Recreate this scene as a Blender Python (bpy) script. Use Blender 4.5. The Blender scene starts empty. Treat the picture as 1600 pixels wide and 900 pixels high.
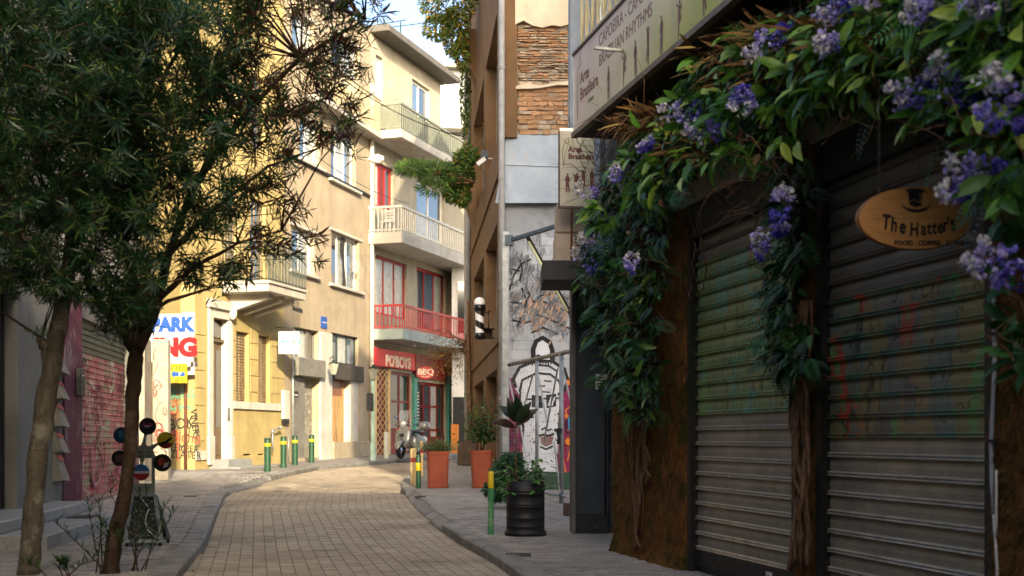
import bpy, math, random
import numpy as np
from mathutils import Vector, Matrix, Euler, noise
random.seed(7); RNG = np.random.default_rng(7)
C = bpy.context.scene.collection
sc = bpy.context.scene
# ---------------------------------------------------------------- camera, sky, sun, exposure
EYE, HOR, F = 1.5, 684.0, 2000.0
cam = bpy.data.objects.new('camera', bpy.data.cameras.new('camera')); C.objects.link(cam)
cam.location = (0, 0, EYE); cam.rotation_euler = (math.pi/2, 0, 0)
cam.data.sensor_width = 36; cam.data.lens = 36*F/1600
cam.data.shift_y = (HOR-450)/1600
cam.data.clip_start = .1; cam.data.clip_end = 2000
cam.data.dof.use_dof = True; cam.data.dof.focus_distance = 24; cam.data.dof.aperture_fstop = 2.2
sc.camera = cam
SUN_EL, SUN_TH = math.radians(20), math.radians(13)      # elevation; angle off the street axis, from behind on the right
sdir = Vector((math.sin(SUN_TH)*math.cos(SUN_EL), -math.cos(SUN_TH)*math.cos(SUN_EL), math.sin(SUN_EL)))
w = bpy.data.worlds.new('World'); sc.world = w; w.use_nodes = True
nt = w.node_tree; bg = nt.nodes['Background']
sky = nt.nodes.new('ShaderNodeTexSky'); sky.sky_type = 'NISHITA'; sky.sun_disc = False
sky.sun_elevation = SUN_EL; sky.sun_rotation = math.atan2(sdir.x, sdir.y)
sky.air_density = .6; sky.dust_density = 4; sky.ozone_density = 1.5
nt.links.new(sky.outputs[0], bg.inputs[0]); bg.inputs[1].default_value = .15
sl = bpy.data.lights.new('sun', 'SUN'); sl.energy = 2.0; sl.angle = math.radians(.6); sl.color = (1, .90, .74)
so = bpy.data.objects.new('sun', sl); C.objects.link(so)
so.rotation_euler = sdir.to_track_quat('Z', 'Y').to_euler(); so.location = (0, 0, 30)
sc.view_settings.view_transform = 'Standard'; sc.view_settings.look = 'None'
sc.view_settings.exposure = 2.3; sc.view_settings.gamma = 1
sc.view_settings.use_white_balance = True; sc.view_settings.white_balance_temperature = 7400; sc.view_settings.white_balance_tint = 8
sc.cycles.max_bounces = 6; sc.cycles.diffuse_bounces = 4; sc.cycles.transparent_max_bounces = 6
sc.cycles.sample_clamp_indirect = 4; sc.cycles.use_denoising = True

# ---------------------------------------------------------------- terrain, pixel -> world
GY = [-60, 18, 24, 33, 40, 46.5, 56, 80, 300]; GZ = [0, 0, .18, .5, .60, .72, .82, .9, .9]
def g(y): return float(np.interp(y, GY, GZ))
KH = .12
def G(px, py, off=KH):
    a, b = 6.0, 200.0
    for _ in range(50):
        m = (a+b)/2
        if HOR + F*(EYE-off-g(m))/m > py: a = m
        else: b = m
    return Vector(((px-800)/F*a, a, g(a)+off))
def P(px, py, y): return Vector(((px-800)/F*y, y, EYE+(HOR-py)*y/F))
class Fr:
    """a vertical plane: O on the plan, U along, W outward, V up"""
    def __init__(s, x, y, ux, uy):
        s.O = Vector((x, y, 0)); s.U = Vector((ux, uy, 0)).normalized(); s.W = Vector((s.U.y, -s.U.x, 0)); s.V = Vector((0, 0, 1))
    def p(s, u, v, w=0): return s.O+s.U*u+s.W*w+s.V*v
    def px(s, px, py, w=0):
        o = s.O+s.W*w; k = (px-800)/F
        u = (k*o.y-o.x)/(s.U.x-k*s.U.y); y = o.y+s.U.y*u
        return u, EYE+(HOR-py)*y/F
    def ground(s, u, w=0): return g((s.O+s.U*u+s.W*w).y)+KH
WORLD = Fr(0, 0, 1, 0)          # U = X, W = -Y

# ---------------------------------------------------------------- materials
MATS = {}
def lin(c):
    return tuple(((x/12.92) if x <= .04045 else ((x+.055)/1.055)**2.4) for x in c)
def H(h):
    h = h.lstrip('#'); return lin(tuple(int(h[i:i+2], 16)/255 for i in (0, 2, 4)))
class NB:
    def __init__(s, name):
        m = bpy.data.materials.new(name); m.use_nodes = True; s.m = m; s.t = m.node_tree; s.b = s.t.nodes['Principled BSDF']
    def n(s, typ, **k):
        x = s.t.nodes.new(typ)
        for a, b in k.items():
            if a.startswith('i_'): x.inputs[int(a[2:])].default_value = b
            else: setattr(x, a, b)
        return x
    def l(s, a, b): s.t.links.new(a, b)
    def pos(s): return s.n('ShaderNodeNewGeometry').outputs['Position']
    def mapped(s, sc_=(1, 1, 1), loc=(0, 0, 0)):
        m = s.n('ShaderNodeMapping'); m.inputs['Scale'].default_value = sc_; m.inputs['Location'].default_value = loc
        s.l(s.pos(), m.inputs[0]); return m.outputs[0]
    def noise(s, scale, detail=4, rough=.6, vec=None, dist=0):
        x = s.n('ShaderNodeTexNoise'); x.inputs['Scale'].default_value = scale; x.inputs['Detail'].default_value = detail
        x.inputs['Roughness'].default_value = rough; x.inputs['Distortion'].default_value = dist
        s.l(vec or s.pos(), x.inputs['Vector']); return x.outputs['Fac']
    def ramp(s, fac, stops, interp='LINEAR'):
        r = s.n('ShaderNodeValToRGB'); e = r.color_ramp; e.interpolation = interp
        while len(e.elements) < len(stops): e.elements.new(.5)
        for q, (p, c) in zip(e.elements, stops): q.position = p; q.color = (*c[:3], 1) if not isinstance(c, (int, float)) else (c, c, c, 1)
        s.l(fac, r.inputs[0]); return r.outputs[0]
    def mix(s, fac, a, b, mode='MIX'):
        x = s.n('ShaderNodeMix', data_type='RGBA', blend_type=mode)
        for i, v in ((0, fac), (6, a), (7, b)):
            if isinstance(v, (int, float)): x.inputs[i].default_value = v
            elif isinstance(v, tuple): x.inputs[i].default_value = (*v[:3], 1)
            else: s.l(v, x.inputs[i])
        return x.outputs[2]
    def math(s, op, a, b=0):
        x = s.n('ShaderNodeMath', operation=op)
        for i, v in ((0, a), (1, b)):
            if isinstance(v, (int, float)): x.inputs[i].default_value = v
            else: s.l(v, x.inputs[i])
        return x.outputs[0]
    def rnd(s):
        a = s.n('ShaderNodeAttribute', attribute_name='rnd').outputs['Fac']; o = s.n('ShaderNodeObjectInfo').outputs['Random']
        return s.math('FRACT', s.math('ADD', a, o))
    def bump(s, h, strength=.3, dist=.02):
        b = s.n('ShaderNodeBump'); b.inputs['Strength'].default_value = strength; b.inputs['Distance'].default_value = dist
        s.l(h, b.inputs['Height']); s.l(b.outputs[0], s.b.inputs['Normal'])
    def done(s, col=None, rough=.7, metal=0, spec=.4):
        if col is not None:
            if isinstance(col, tuple): s.b.inputs['Base Color'].default_value = (*col[:3], 1)
            else: s.l(col, s.b.inputs['Base Color'])
        if isinstance(rough, (int, float)): s.b.inputs['Roughness'].default_value = rough
        else: s.l(rough, s.b.inputs['Roughness'])
        s.b.inputs['Metallic'].default_value = metal; s.b.inputs['Specular IOR Level'].default_value = spec
        MATS[s.m.name] = s.m; return s.m
def mat(name, c, c2=None, scale=3, rough=.75, bump=.25, bs=60, metal=0, rnd=0, stain=None, streak=0, spec=.4, bd=.01):
    """weathered surface: mottle between two colours, optional stain, vertical streaks, per-piece variation, fine relief"""
    if name in MATS: return MATS[name]
    b = NB(name); c = H(c) if isinstance(c, str) else c
    c2 = (H(c2) if isinstance(c2, str) else c2) or tuple(x*.78 for x in c)
    col = b.mix(b.ramp(b.noise(scale, 5, .65), [(.35, 0), (.68, 1)]), c, c2)
    if stain:
        st = H(stain); col = b.mix(b.ramp(b.noise(scale*.55, 6, .75, dist=.6), [(.56, 0), (.70, .75)]), col, st)
    if streak:
        col = b.mix(b.math('MULTIPLY', b.ramp(b.noise(1, 4, .6, b.mapped((3.2, 3.2, .3)), 0), [(.48, 0), (.78, 1)]), streak), col, tuple(x*.45 for x in c))
    if rnd:
        v = b.n('ShaderNodeMapRange'); v.inputs[3].default_value = 1-rnd; v.inputs[4].default_value = 1+rnd*.7
        b.l(b.rnd(), v.inputs[0]); hs = b.n('ShaderNodeHueSaturation'); b.l(v.outputs[0], hs.inputs['Value']); b.l(col, hs.inputs['Color']); col = hs.outputs[0]
    if bump: b.bump(b.noise(bs, 4, .7), bump, bd)
    r = b.n('ShaderNodeMapRange'); r.inputs[3].default_value = max(.05, rough-.12); r.inputs[4].default_value = min(1, rough+.12)
    b.l(b.noise(scale*2), r.inputs[0])
    return b.done(col, r.outputs[0], metal, spec)
def leafmat(name, c, c2, c3=None, trans=.3, rough=.45):
    if name in MATS: return MATS[name]
    b = NB(name); stops = [(0, H(c)), (.75, H(c2))]+([(1, H(c3))] if c3 else [])
    col = b.ramp(b.rnd(), stops); col = b.mix(b.math('MULTIPLY', b.noise(30, 2), .35), col, tuple(x*.4 for x in H(c)))
    m = b.done(col, rough, 0, .4)
    t = b.n('ShaderNodeBsdfTranslucent'); b.l(b.mix(.5, col, H(c2)), t.inputs[0])
    mx = b.n('ShaderNodeMixShader'); mx.inputs[0].default_value = trans
    b.l(b.b.outputs[0], mx.inputs[1]); b.l(t.outputs[0], mx.inputs[2]); b.l(mx.outputs[0], b.t.nodes['Material Output'].inputs[0])
    return m
def glassmat(name, c, rough=.08):
    if name in MATS: return MATS[name]
    b = NB(name); col = b.mix(b.noise(1.3, 3), H(c), tuple(x*.5 for x in H(c))); m = b.done(col, rough, 0, .9); b.b.inputs['Coat Weight'].default_value = .6; return m
def graffiti(name, base, cols, scale=1.2, z0=None, z1=None, stretch=(1, 1, 1), seed=0, dark='#201c1a', rough=.5, metal=0, cover=.5, dull=0, sharp=.012):
    """spray paint in overlapping patches and drips over a base, optionally only between two heights"""
    if name in MATS: return MATS[name]
    b = NB(name); b0 = H(base)
    col = b.mix(b.noise(4, 5, .7), b0, tuple(x*.6 for x in b0))
    m = b.mapped(stretch, (seed*3.7, seed*1.3, seed*2.1)); paint = None
    for i, c in enumerate(cols):
        mm = b.mapped(stretch, (seed*3.7+i*11.3, seed+i*5.1, i*7.7))
        f = b.ramp(b.noise(scale*(1+.35*i), 3, .5, mm, .9), [(cover, 0), (cover+sharp, .9)])
        paint = b.mix(f, paint if paint is not None else col, H(c))
    ol = b.ramp(b.noise(scale*2.2, 2, .4, m, 1.4), [(.488, 0), (.495, .85), (.509, .85), (.516, 0)])
    paint = b.mix(ol, paint, H(dark))
    drip = b.ramp(b.noise(1, 3, .6, b.mapped((16, 16, .5))), [(.5, dull), (.62, min(1, dull+.3))]); paint = b.mix(drip, paint, b0)
    fac = 1.0
    if z0 is not None:
        z = b.n('ShaderNodeSeparateXYZ'); b.l(b.pos(), z.inputs[0])
        fac = b.math('MULTIPLY', b.math('GREATER_THAN', z.outputs[2], z0), b.math('LESS_THAN', z.outputs[2], z1))
    col = b.mix(fac, col, paint)
    b.bump(b.noise(25, 4, .7), .15, .01)
    return b.done(col, rough, metal, .4)

# ---------------------------------------------------------------- mesh building
class MB:
    def __init__(s): s.v = []; s.f = []; s.mi = []; s.cur = 0; s.smooth = False; s.sm = []; s.r = []; s.rv = 0.
    def add(s, vs, fs):
        o = len(s.v); s.v += [tuple(v) for v in vs]
        for f in fs: s.f.append([o+i for i in f]); s.mi.append(s.cur); s.sm.append(s.smooth); s.r.append(s.rv)
        return s
    def box(s, fr, u0, u1, v0, v1, w0, w1, bev=0):
        if u0 > u1: u0, u1 = u1, u0
        if v0 > v1: v0, v1 = v1, v0
        if w0 > w1: w0, w1 = w1, w0
        if not bev:
            vs = [fr.p(u, v, w) for w in (w0, w1) for v in (v0, v1) for u in (u0, u1)]
            return s.add(vs, [(0, 1, 3, 2)[::-1], (4, 5, 7, 6), (0, 4, 6, 2), (1, 3, 7, 5), (0, 1, 5, 4), (2, 6, 7, 3)])
        b = min(bev, (u1-u0)/2.1, (v1-v0)/2.1, (w1-w0)/2.1)
        bm_v = []
        for w, i in ((w0, 0), (w0+b, 1), (w1-b, 1), (w1, 0)):
            q = b if not i else 0
            ring = [(u0+q+b*i, v0+q), (u1-q-b*i, v0+q), (u1-q, v0+q+b*i), (u1-q, v1-q-b*i), (u1-q-b*i, v1-q), (u0+q+b*i, v1-q), (u0+q, v1-q-b*i), (u0+q, v0+q+b*i)]
            bm_v += [fr.p(a, c, w) for a, c in ring]
        fs = [tuple(range(7, -1, -1)), tuple(range(24, 32))]
        for k in range(3):
            for j in range(8): fs.append((k*8+j, k*8+(j+1) % 8, k*8+8+(j+1) % 8, k*8+8+j))
        return s.add(bm_v, fs)
    def obox(s, c, ax, ay, az, hx, hy, hz):
        c = Vector(c); vs = [c+ax*hx*i+ay*hy*j+az*hz*k for k in (-1, 1) for j in (-1, 1) for i in (-1, 1)]
        return s.add(vs, [(0, 2, 3, 1), (4, 5, 7, 6), (0, 4, 6, 2), (1, 3, 7, 5), (0, 1, 5, 4), (2, 6, 7, 3)])
    def quad(s, *p): return s.add(p, [tuple(range(len(p)))])
    def tube(s, pts, r, n=8, caps=True):
        pts = [Vector(p) for p in pts]; rs = r if isinstance(r, (list, tuple)) else [r]*len(pts)
        rings = []; N = None
        for i, p in enumerate(pts):
            t = (pts[min(i+1, len(pts)-1)]-pts[max(i-1, 0)]).normalized()
            if N is None: N = t.orthogonal().normalized()
            N = (N-t*N.dot(t)); N = N.normalized() if N.length > 1e-5 else t.orthogonal().normalized()
            B = t.cross(N); rings.append([p+(N*math.cos(2*math.pi*k/n)+B*math.sin(2*math.pi*k/n))*rs[i] for k in range(n)])
        vs = [v for q in rings for v in q]; fs = []
        for i in range(len(pts)-1):
            for k in range(n): fs.append((i*n+k, i*n+(k+1) % n, (i+1)*n+(k+1) % n, (i+1)*n+k))
        if caps: fs += [tuple(range(n-1, -1, -1)), tuple((len(pts)-1)*n+k for k in range(n))]
        sm = s.smooth; s.smooth = n > 5; s.add(vs, fs); s.smooth = sm; return s
    def lathe(s, c, prof, n=20, axis=None):
        c = Vector(c); A = (axis or Vector((0, 0, 1))).normalized(); X = A.orthogonal().normalized(); Y = A.cross(X)
        vs = [c+A*z+(X*math.cos(2*math.pi*k/n)+Y*math.sin(2*math.pi*k/n))*max(r, 1e-4) for r, z in prof for k in range(n)]
        fs = [(i*n+k, i*n+(k+1) % n, (i+1)*n+(k+1) % n, (i+1)*n+k) for i in range(len(prof)-1) for k in range(n)]
        sm = s.smooth; s.smooth = True; s.add(vs, fs); s.smooth = sm; return s
    def loft(s, secs, n=14, p=2.6):
        """secs: (centre, side axis, up axis, half width, half height); superellipse sections"""
        vs = []
        for c, a, b, ra, rb in secs:
            for k in range(n):
                t = 2*math.pi*k/n; x, y = math.cos(t), math.sin(t)
                x = math.copysign(abs(x)**(2/p), x); y = math.copysign(abs(y)**(2/p), y); vs.append(Vector(c)+a*x*ra+b*y*rb)
        fs = [(i*n+k, i*n+(k+1) % n, (i+1)*n+(k+1) % n, (i+1)*n+k) for i in range(len(secs)-1) for k in range(n)]
        fs += [tuple(range(n-1, -1, -1)), tuple((len(secs)-1)*n+k for k in range(n))]
        sm = s.smooth; s.smooth = True; s.add(vs, fs); s.smooth = sm; return s
    def ball(s, c, r, n=12, m=8):
        rr = r if isinstance(r, (tuple, list)) else (r, r, r); c = Vector(c)
        vs = [c+Vector((math.cos(2*math.pi*k/n)*math.sin(math.pi*i/m)*rr[0], math.sin(2*math.pi*k/n)*math.sin(math.pi*i/m)*rr[1], math.cos(math.pi*i/m)*rr[2])) for i in range(m+1) for k in range(n)]
        fs = [(i*n+k, (i+1)*n+k, (i+1)*n+(k+1) % n, i*n+(k+1) % n) for i in range(m) for k in range(n)]
        sm = s.smooth; s.smooth = True; s.add(vs, fs); s.smooth = sm; return s
    def stroke(s, fr, pts, wd, w=.004, close=False):
        """flat painted ribbon on the plane of fr"""
        pts = [Vector((a, b)) for a, b in pts]; n = len(pts); vs = []
        for i, p in enumerate(pts):
            a = pts[(i-1) % n] if (i or close) else p; b = pts[(i+1) % n] if (i < n-1 or close) else p
            t = b-a; t = t.normalized() if t.length else Vector((1, 0)); nn = Vector((-t.y, t.x))
            ww = wd[i] if isinstance(wd, (list, tuple)) else wd
            for sg in (1, -1): q = p+nn*ww*.5*sg; vs.append(fr.p(q.x, q.y, w))
        s.add(vs, [(2*i+1, (2*i+3) % len(vs), (2*i+2) % len(vs), 2*i) for i in range(n if close else n-1)]); return s
    def poly(s, fr, pts, w=.004, th=0):
        n = len(pts); a = [fr.p(u, v, w) for u, v in pts]
        if not th: return s.add(a, [tuple(range(n))])
        b = [fr.p(u, v, w-th) for u, v in pts]
        return s.add(a+b, [tuple(range(n)), tuple(range(2*n-1, n-1, -1))]+[(i, n+i, n+(i+1) % n, (i+1) % n) for i in range(n)])
    def build(s, name, mats, parent=None, label=None, kind=None, org=None):
        me = bpy.data.meshes.new(name); o = Vector(org) if org is not None else (parent_origin(parent) if parent else Vector((0, 0, 0)))
        me.from_pydata([(v[0]-o.x, v[1]-o.y, v[2]-o.z) for v in s.v], [], s.f)
        if not isinstance(mats, (list, tuple)): mats = [mats]
        for m in mats: me.materials.append(m)
        if len(mats) > 1: me.polygons.foreach_set('material_index', s.mi)
        me.polygons.foreach_set('use_smooth', s.sm)
        if any(s.r): a = me.attributes.new('rnd', 'FLOAT', 'FACE'); a.data.foreach_set('value', s.r)
        return link(name, me, parent, label, kind, o if not parent else None)
ORG = {}
def parent_origin(p): return ORG.get(p.name, Vector((0, 0, 0)))
def link(name, me, parent=None, label=None, kind=None, loc=None):
    ob = bpy.data.objects.new(name, me); C.objects.link(ob)
    if parent is not None: ob.parent = parent; ORG[ob.name] = parent_origin(parent)
    elif loc is not None: ob.location = loc; ORG[ob.name] = Vector(loc)
    if label: ob['label'] = label
    if kind: ob['kind'] = kind
    return ob
def thing(name, label, cat, loc=(0, 0, 0), group=None):
    o = bpy.data.objects.new(name, None); C.objects.link(o); o.location = loc; ORG[o.name] = Vector(loc); o.empty_display_size = .1
    return tag(o, label, cat, group)
def tag(o, label, cat, group=None):
    o['label'] = label; o['category'] = cat
    if group: o['group'] = group
    return o
def dup(root, loc, label, rz=0):
    def cp(o, par):
        c = o.copy(); C.objects.link(c)
        if par is not None: c.parent = par
        for ch in [x for x in KIDS.get(o.name, [])]: cp(ch, c)
        return c
    if not KIDS:
        pass
    kids = {}
    for o in bpy.data.objects:
        if o.parent: kids.setdefault(o.parent.name, []).append(o)
    KIDS.clear(); KIDS.update(kids)
    c = cp(root, None); c.location = loc; c.rotation_euler.z = rz; c['label'] = label; ORG[c.name] = Vector(loc); return c
KIDS = {}
def copy_part(o, parent=None):
    c = o.copy(); C.objects.link(c)
    if parent is not None: c.parent = parent
    return c

def wall(mb, fr, u0, u1, v0, v1, ops, d=.2):
    """front face with real openings: front quads and reveals going in by d"""
    us = sorted({u0, u1, *[min(max(x, u0), u1) for o in ops for x in o[:2]]}); vs = sorted({v0, v1, *[min(max(x, v0), v1) for o in ops for x in o[2:4]]})
    for a, b in zip(us, us[1:]):
        for c, e in zip(vs, vs[1:]):
            m, n = (a+b)/2, (c+e)/2
            if any(o[0] < m < o[1] and o[2] < n < o[3] for o in ops): continue
            mb.quad(fr.p(a, c), fr.p(b, c), fr.p(b, e), fr.p(a, e))
    for o in ops:
        a, b, c, e = o[:4]; p = fr.p
        mb.quad(p(a, c), p(a, e), p(a, e, -d), p(a, c, -d)); mb.quad(p(b, c), p(b, c, -d), p(b, e, -d), p(b, e))
        mb.quad(p(a, c), p(a, c, -d), p(b, c, -d), p(b, c)); mb.quad(p(a, e), p(b, e), p(b, e, -d), p(a, e, -d))
def body(mb, fr, u0, u1, v0, v1, w0=-.3, w1=-8):
    mb.box(fr, u0, u1, v0, v1, w1, w0)
def window(fr, u0, u1, v0, v1, parent, fm, pm, nx=2, ny=1, w=-.1, fw=.05, name='window', label=None, pane='pane', panelabel=None, pms=None):
    mb = MB(); e = .003; a, b, c, d = u0+e, u1-e, v0+e, v1-e
    mb.box(fr, a, a+fw, c, d, w-.03, w+.03); mb.box(fr, b-fw, b, c, d, w-.03, w+.03)
    mb.box(fr, a+fw, b-fw, c, c+fw, w-.03, w+.03); mb.box(fr, a+fw, b-fw, d-fw, d, w-.03, w+.03)
    for i in range(1, nx): x = a+(b-a)*i/nx; mb.box(fr, x-fw*.45, x+fw*.45, c+fw, d-fw, w-.026, w+.026)
    for j in range(1, ny):
        y = c+(d-c)*j/ny; mb.box(fr, a+fw, b-fw, y-fw*.35, y+fw*.35, w-.022, w+.022)
    o = mb.build(name, fm, parent, label)
    for i in range(nx):
        for j in range(ny):
            q = MB(); x0, x1 = a+(b-a)*i/nx, a+(b-a)*(i+1)/nx; y0, y1 = c+(d-c)*j/ny, c+(d-c)*(j+1)/ny
            q.box(fr, x0+.02, x1-.02, y0+.02, y1-.02, w-.012, w-.004)
            q.build(pane, (pms[i % len(pms)] if pms else pm), o)
    return o
FONT = {}
def text(fr, u, v, w, s, size, m, name, parent, ext=.004, align='LEFT', bold=0, shear=0, rot=0, sx=1, label=None, kind=None):
    cu = bpy.data.curves.new('t', 'FONT'); cu.body = s; cu.size = size; cu.extrude = ext/2; cu.align_x = align; cu.offset = bold; cu.shear = shear
    cu.resolution_u = 3; to = bpy.data.objects.new('t', cu); C.objects.link(to)
    dg = bpy.context.evaluated_depsgraph_get(); me = bpy.data.meshes.new_from_object(to.evaluated_get(dg)); bpy.data.objects.remove(to)
    o = parent_origin(parent) if parent else Vector((0, 0, 0)); c_, s_ = math.cos(rot), math.sin(rot)
    for vt in me.vertices:
        x, y, z = vt.co; x *= sx; x, y = x*c_-y*s_, x*s_+y*c_; vt.co = fr.p(u+x, v+y, w+z+ext/2)-o
    me.materials.clear(); me.materials.append(m); me.name = name
    return link(name, me, parent, label, kind)

# scatter many small leaves as one mesh (numpy)
NARROW = (np.array([(0, 0, 0), (-.055, .3, .015), (.055, .3, .015), (-.05, .65, -.02), (.05, .65, -.02), (0, 1, -.10)]), [(0, 2, 1), (1, 2, 4, 3), (3, 4, 5)])
BROAD = (np.array([(0, 0, 0), (-.13, .18, .05), (0, .2, 0), (.13, .18, .05), (-.2, .45, .06), (0, .47, -.01), (.2, .45, .06), (-.13, .75, .0), (0, .77, -.05), (.13, .75, .0), (0, 1.0, -.13)]),
         [(0, 2, 1), (0, 3, 2), (1, 2, 5, 4), (2, 3, 6, 5), (4, 5, 8, 7), (5, 6, 9, 8), (7, 8, 10), (8, 9, 10)])
SMALL = (np.array([(0, 0, 0), (-.22, .45, .05), (.22, .45, .05), (0, 1, -.08)]), [(0, 2, 3, 1)])
def _fern():
    v = []; f = []; n = 11
    for i in range(n):
        t = .12+.83*i/(n-1); L = .30*math.sin(math.pi*min(1, t*.9+.12))**.8+.03; z = -.28*t*t
        for sg in (-1, 1):
            o = len(v); v += [(0, t, z), (sg*L*.55, t+.02, z+.03), (sg*L, t+.10, z-.04), (sg*L*.5, t+.075, z+.02)]; f.append((o, o+1, o+2, o+3) if sg > 0 else (o+3, o+2, o+1, o))
    o = len(v); v += [(-.006, 0, 0), (.006, 0, 0), (.004, .5, -.07), (-.004, .5, -.07), (0, 1, -.28)]; f += [(o, o+1, o+2, o+3), (o+3, o+2, o+4)]
    return np.array(v), f
FERN = _fern()
BLOOM = (np.array([(0, 0, 0), (-.5, .5, .2), (-.35, -.5, .2), (.5, -.45, .25), (.45, .5, .2), (0, .1, .65), (-.3, .7, .5), (.35, .65, .5)]), [(0, 1, 2), (0, 2, 3), (0, 3, 4), (0, 4, 1), (0, 6, 5, 7)])
def frames(dirs, ups):
    d = dirs/np.maximum(np.linalg.norm(dirs, axis=1, keepdims=True), 1e-6); x = np.cross(d, ups); x /= np.maximum(np.linalg.norm(x, axis=1, keepdims=True), 1e-6)
    return x, d, np.cross(x, d)
def scatter(name, leaf, pos, dirs, ups, scale, m, parent=None, label=None, kind='stuff', singles=0, sname='leaf', org=None, mi=None):
    """all leaves; the `singles` nearest to the camera become objects of their own sharing one mesh"""
    pos, dirs, ups, scale = map(np.asarray, (pos, dirs, ups, scale)); bv, bf = leaf; x, d, z = frames(dirs, ups)
    o = parent_origin(parent) if parent else Vector(org or (0, 0, 0)); o = np.array(o)
    order = np.argsort(np.linalg.norm(pos-np.array([0, 0, EYE]), axis=1)); near = order[:singles]; rest = order[singles:]
    mats = m if isinstance(m, (list, tuple)) else [m]
    if singles:
        me = bpy.data.meshes.new(sname); me.from_pydata([tuple(v) for v in bv], [], bf); me.materials.append(mats[0])
        me.polygons.foreach_set('use_smooth', [True]*len(bf))
        for i in near:
            ob = bpy.data.objects.new(sname, me); C.objects.link(ob); ob.parent = parent
            M4 = Matrix.Identity(4)
            for r in range(3): M4[r][0], M4[r][1], M4[r][2], M4[r][3] = x[i][r]*scale[i], d[i][r]*scale[i], z[i][r]*scale[i], pos[i][r]-o[r]
            ob.matrix_local = M4
    if len(rest) == 0: return None
    V = (bv[None, :, 0:1]*x[rest][:, None]+bv[None, :, 1:2]*d[rest][:, None]+bv[None, :, 2:3]*z[rest][:, None])*scale[rest][:, None, None]+pos[rest][:, None]-o
    nv = len(bv); N = len(rest); me = bpy.data.meshes.new(name)
    li = np.concatenate([np.array(f) for f in bf]); lt = np.array([len(f) for f in bf])
    L = (li[None]+np.arange(N)[:, None]*nv).ravel(); tot = np.tile(lt, N); st = np.concatenate([[0], np.cumsum(tot)[:-1]])
    me.vertices.add(N*nv); me.vertices.foreach_set('co', V.ravel().astype(np.float32))
    me.loops.add(len(L)); me.loops.foreach_set('vertex_index', L.astype(np.int32))
    me.polygons.add(len(tot)); me.polygons.foreach_set('loop_start', st.astype(np.int32)); me.polygons.foreach_set('loop_total', tot.astype(np.int32))
    me.update(calc_edges=True)
    for q in mats: me.materials.append(q)
    if mi is not None: me.polygons.foreach_set('material_index', np.repeat(np.asarray(mi)[rest], len(bf)).astype(np.int32))
    me.polygons.foreach_set('use_smooth', [True]*len(tot))
    a = me.attributes.new('rnd', 'FLOAT', 'FACE'); a.data.foreach_set('value', np.repeat(RNG.random(N), len(bf)).astype(np.float32))
    return link(name, me, parent, label, kind, org if parent is None else None)
def rdirs(n, bias=(0, 0, 0), s=1):
    v = RNG.normal(size=(n, 3)); v /= np.linalg.norm(v, axis=1, keepdims=True); return v*s+np.array(bias)
# ================================================================ GROUND
m_base = mat('ground earth', '#4a443c', '#3a352e', 2, .95, .3)
m_road = mat('road pavers', '#a39683', '#857866', .6, .62, .5, 90, rnd=.2, stain='#544d44', bd=.006)
m_pave = mat('pavement pavers', '#98928a', '#807a72', 1.1, .75, .5, 90, rnd=.25, stain='#45423e', bd=.006)
m_kerb = mat('kerb stone', '#8a8780', '#6b6862', 3, .8, .5, 70, rnd=.15, stain='#4c4841')
m_joint = mat('paver joint', '#6f675b', '#5a5349', 4, .95, .2)
m_strip = mat('pale strip', '#a9a59c', '#8a867d', 5, .8, .3)

LK = [G(*p) for p in ((268, 925), (276, 894), (319, 842), (334, 805), (351, 770), (365, 761), (390, 756), (423, 744), (452, 737), (498, 728), (539, 725), (597, 720), (660, 714), (722, 709))]
LK.insert(0, LK[0]+(LK[0]-LK[1]).normalized()*22)
LK.append(LK[-1]+Vector((6, 1.5, 0)))
RK = [G(*p) for p in ((845, 922), (823, 900), (775, 868), (745, 850), (718, 836), (690, 818), (655, 790), (638, 772), (628, 760), (628, 750), (640, 739), (660, 730), (700, 722), (740, 718))]
RK.insert(0, RK[0]+(RK[0]-RK[1]).normalized()*22)
RK.append(RK[-1]+Vector((6, 1.5, 0)))
def interp_k(K):
    ys = [p.y for p in K]; xs = [p.x for p in K]
    for i in range(1, len(ys)): ys[i] = max(ys[i], ys[i-1]+.02)
    return lambda y: float(np.interp(y, ys, xs))
lk, rk = interp_k(LK), interp_k(RK)
# base sheets: one for everything out to the horizon, then road and pavement bases above it
def strip(name, fl, fr_, y0, y1, off, m, dy=.5, kind='structure', nx=1):
    mb = MB(); y = y0; ys = [y0]
    while y < y1-1e-6: y = min(y+dy, y1); ys.append(y)
    vs = [(fl(t)+(fr_(t)-fl(t))*i/nx, t, g(t)+off) for t in ys for i in range(nx+1)]; w_ = nx+1
    mb.add(vs, [(j*w_+i, j*w_+i+1, (j+1)*w_+i+1, (j+1)*w_+i) for j in range(len(ys)-1) for i in range(nx)])
    return mb.build(name, m, None, None, kind)
strip('ground', lambda y: -150, lambda y: 150, -60, 300, -.10, m_base, 3)
strip('road', lambda y: lk(y)-.05, lambda y: rk(y)+.05, -10, 46.5, -.006, m_joint)
lp = strip('left_pavement', lambda y: -16, lambda y: lk(y)-.2, -10, 60, KH-.008, m_joint)
rp = strip('right_pavement', lambda y: rk(y)+.2, lambda y: 9, -10, 41.5, KH-.008, m_joint)
road = bpy.data.objects['road']

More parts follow.
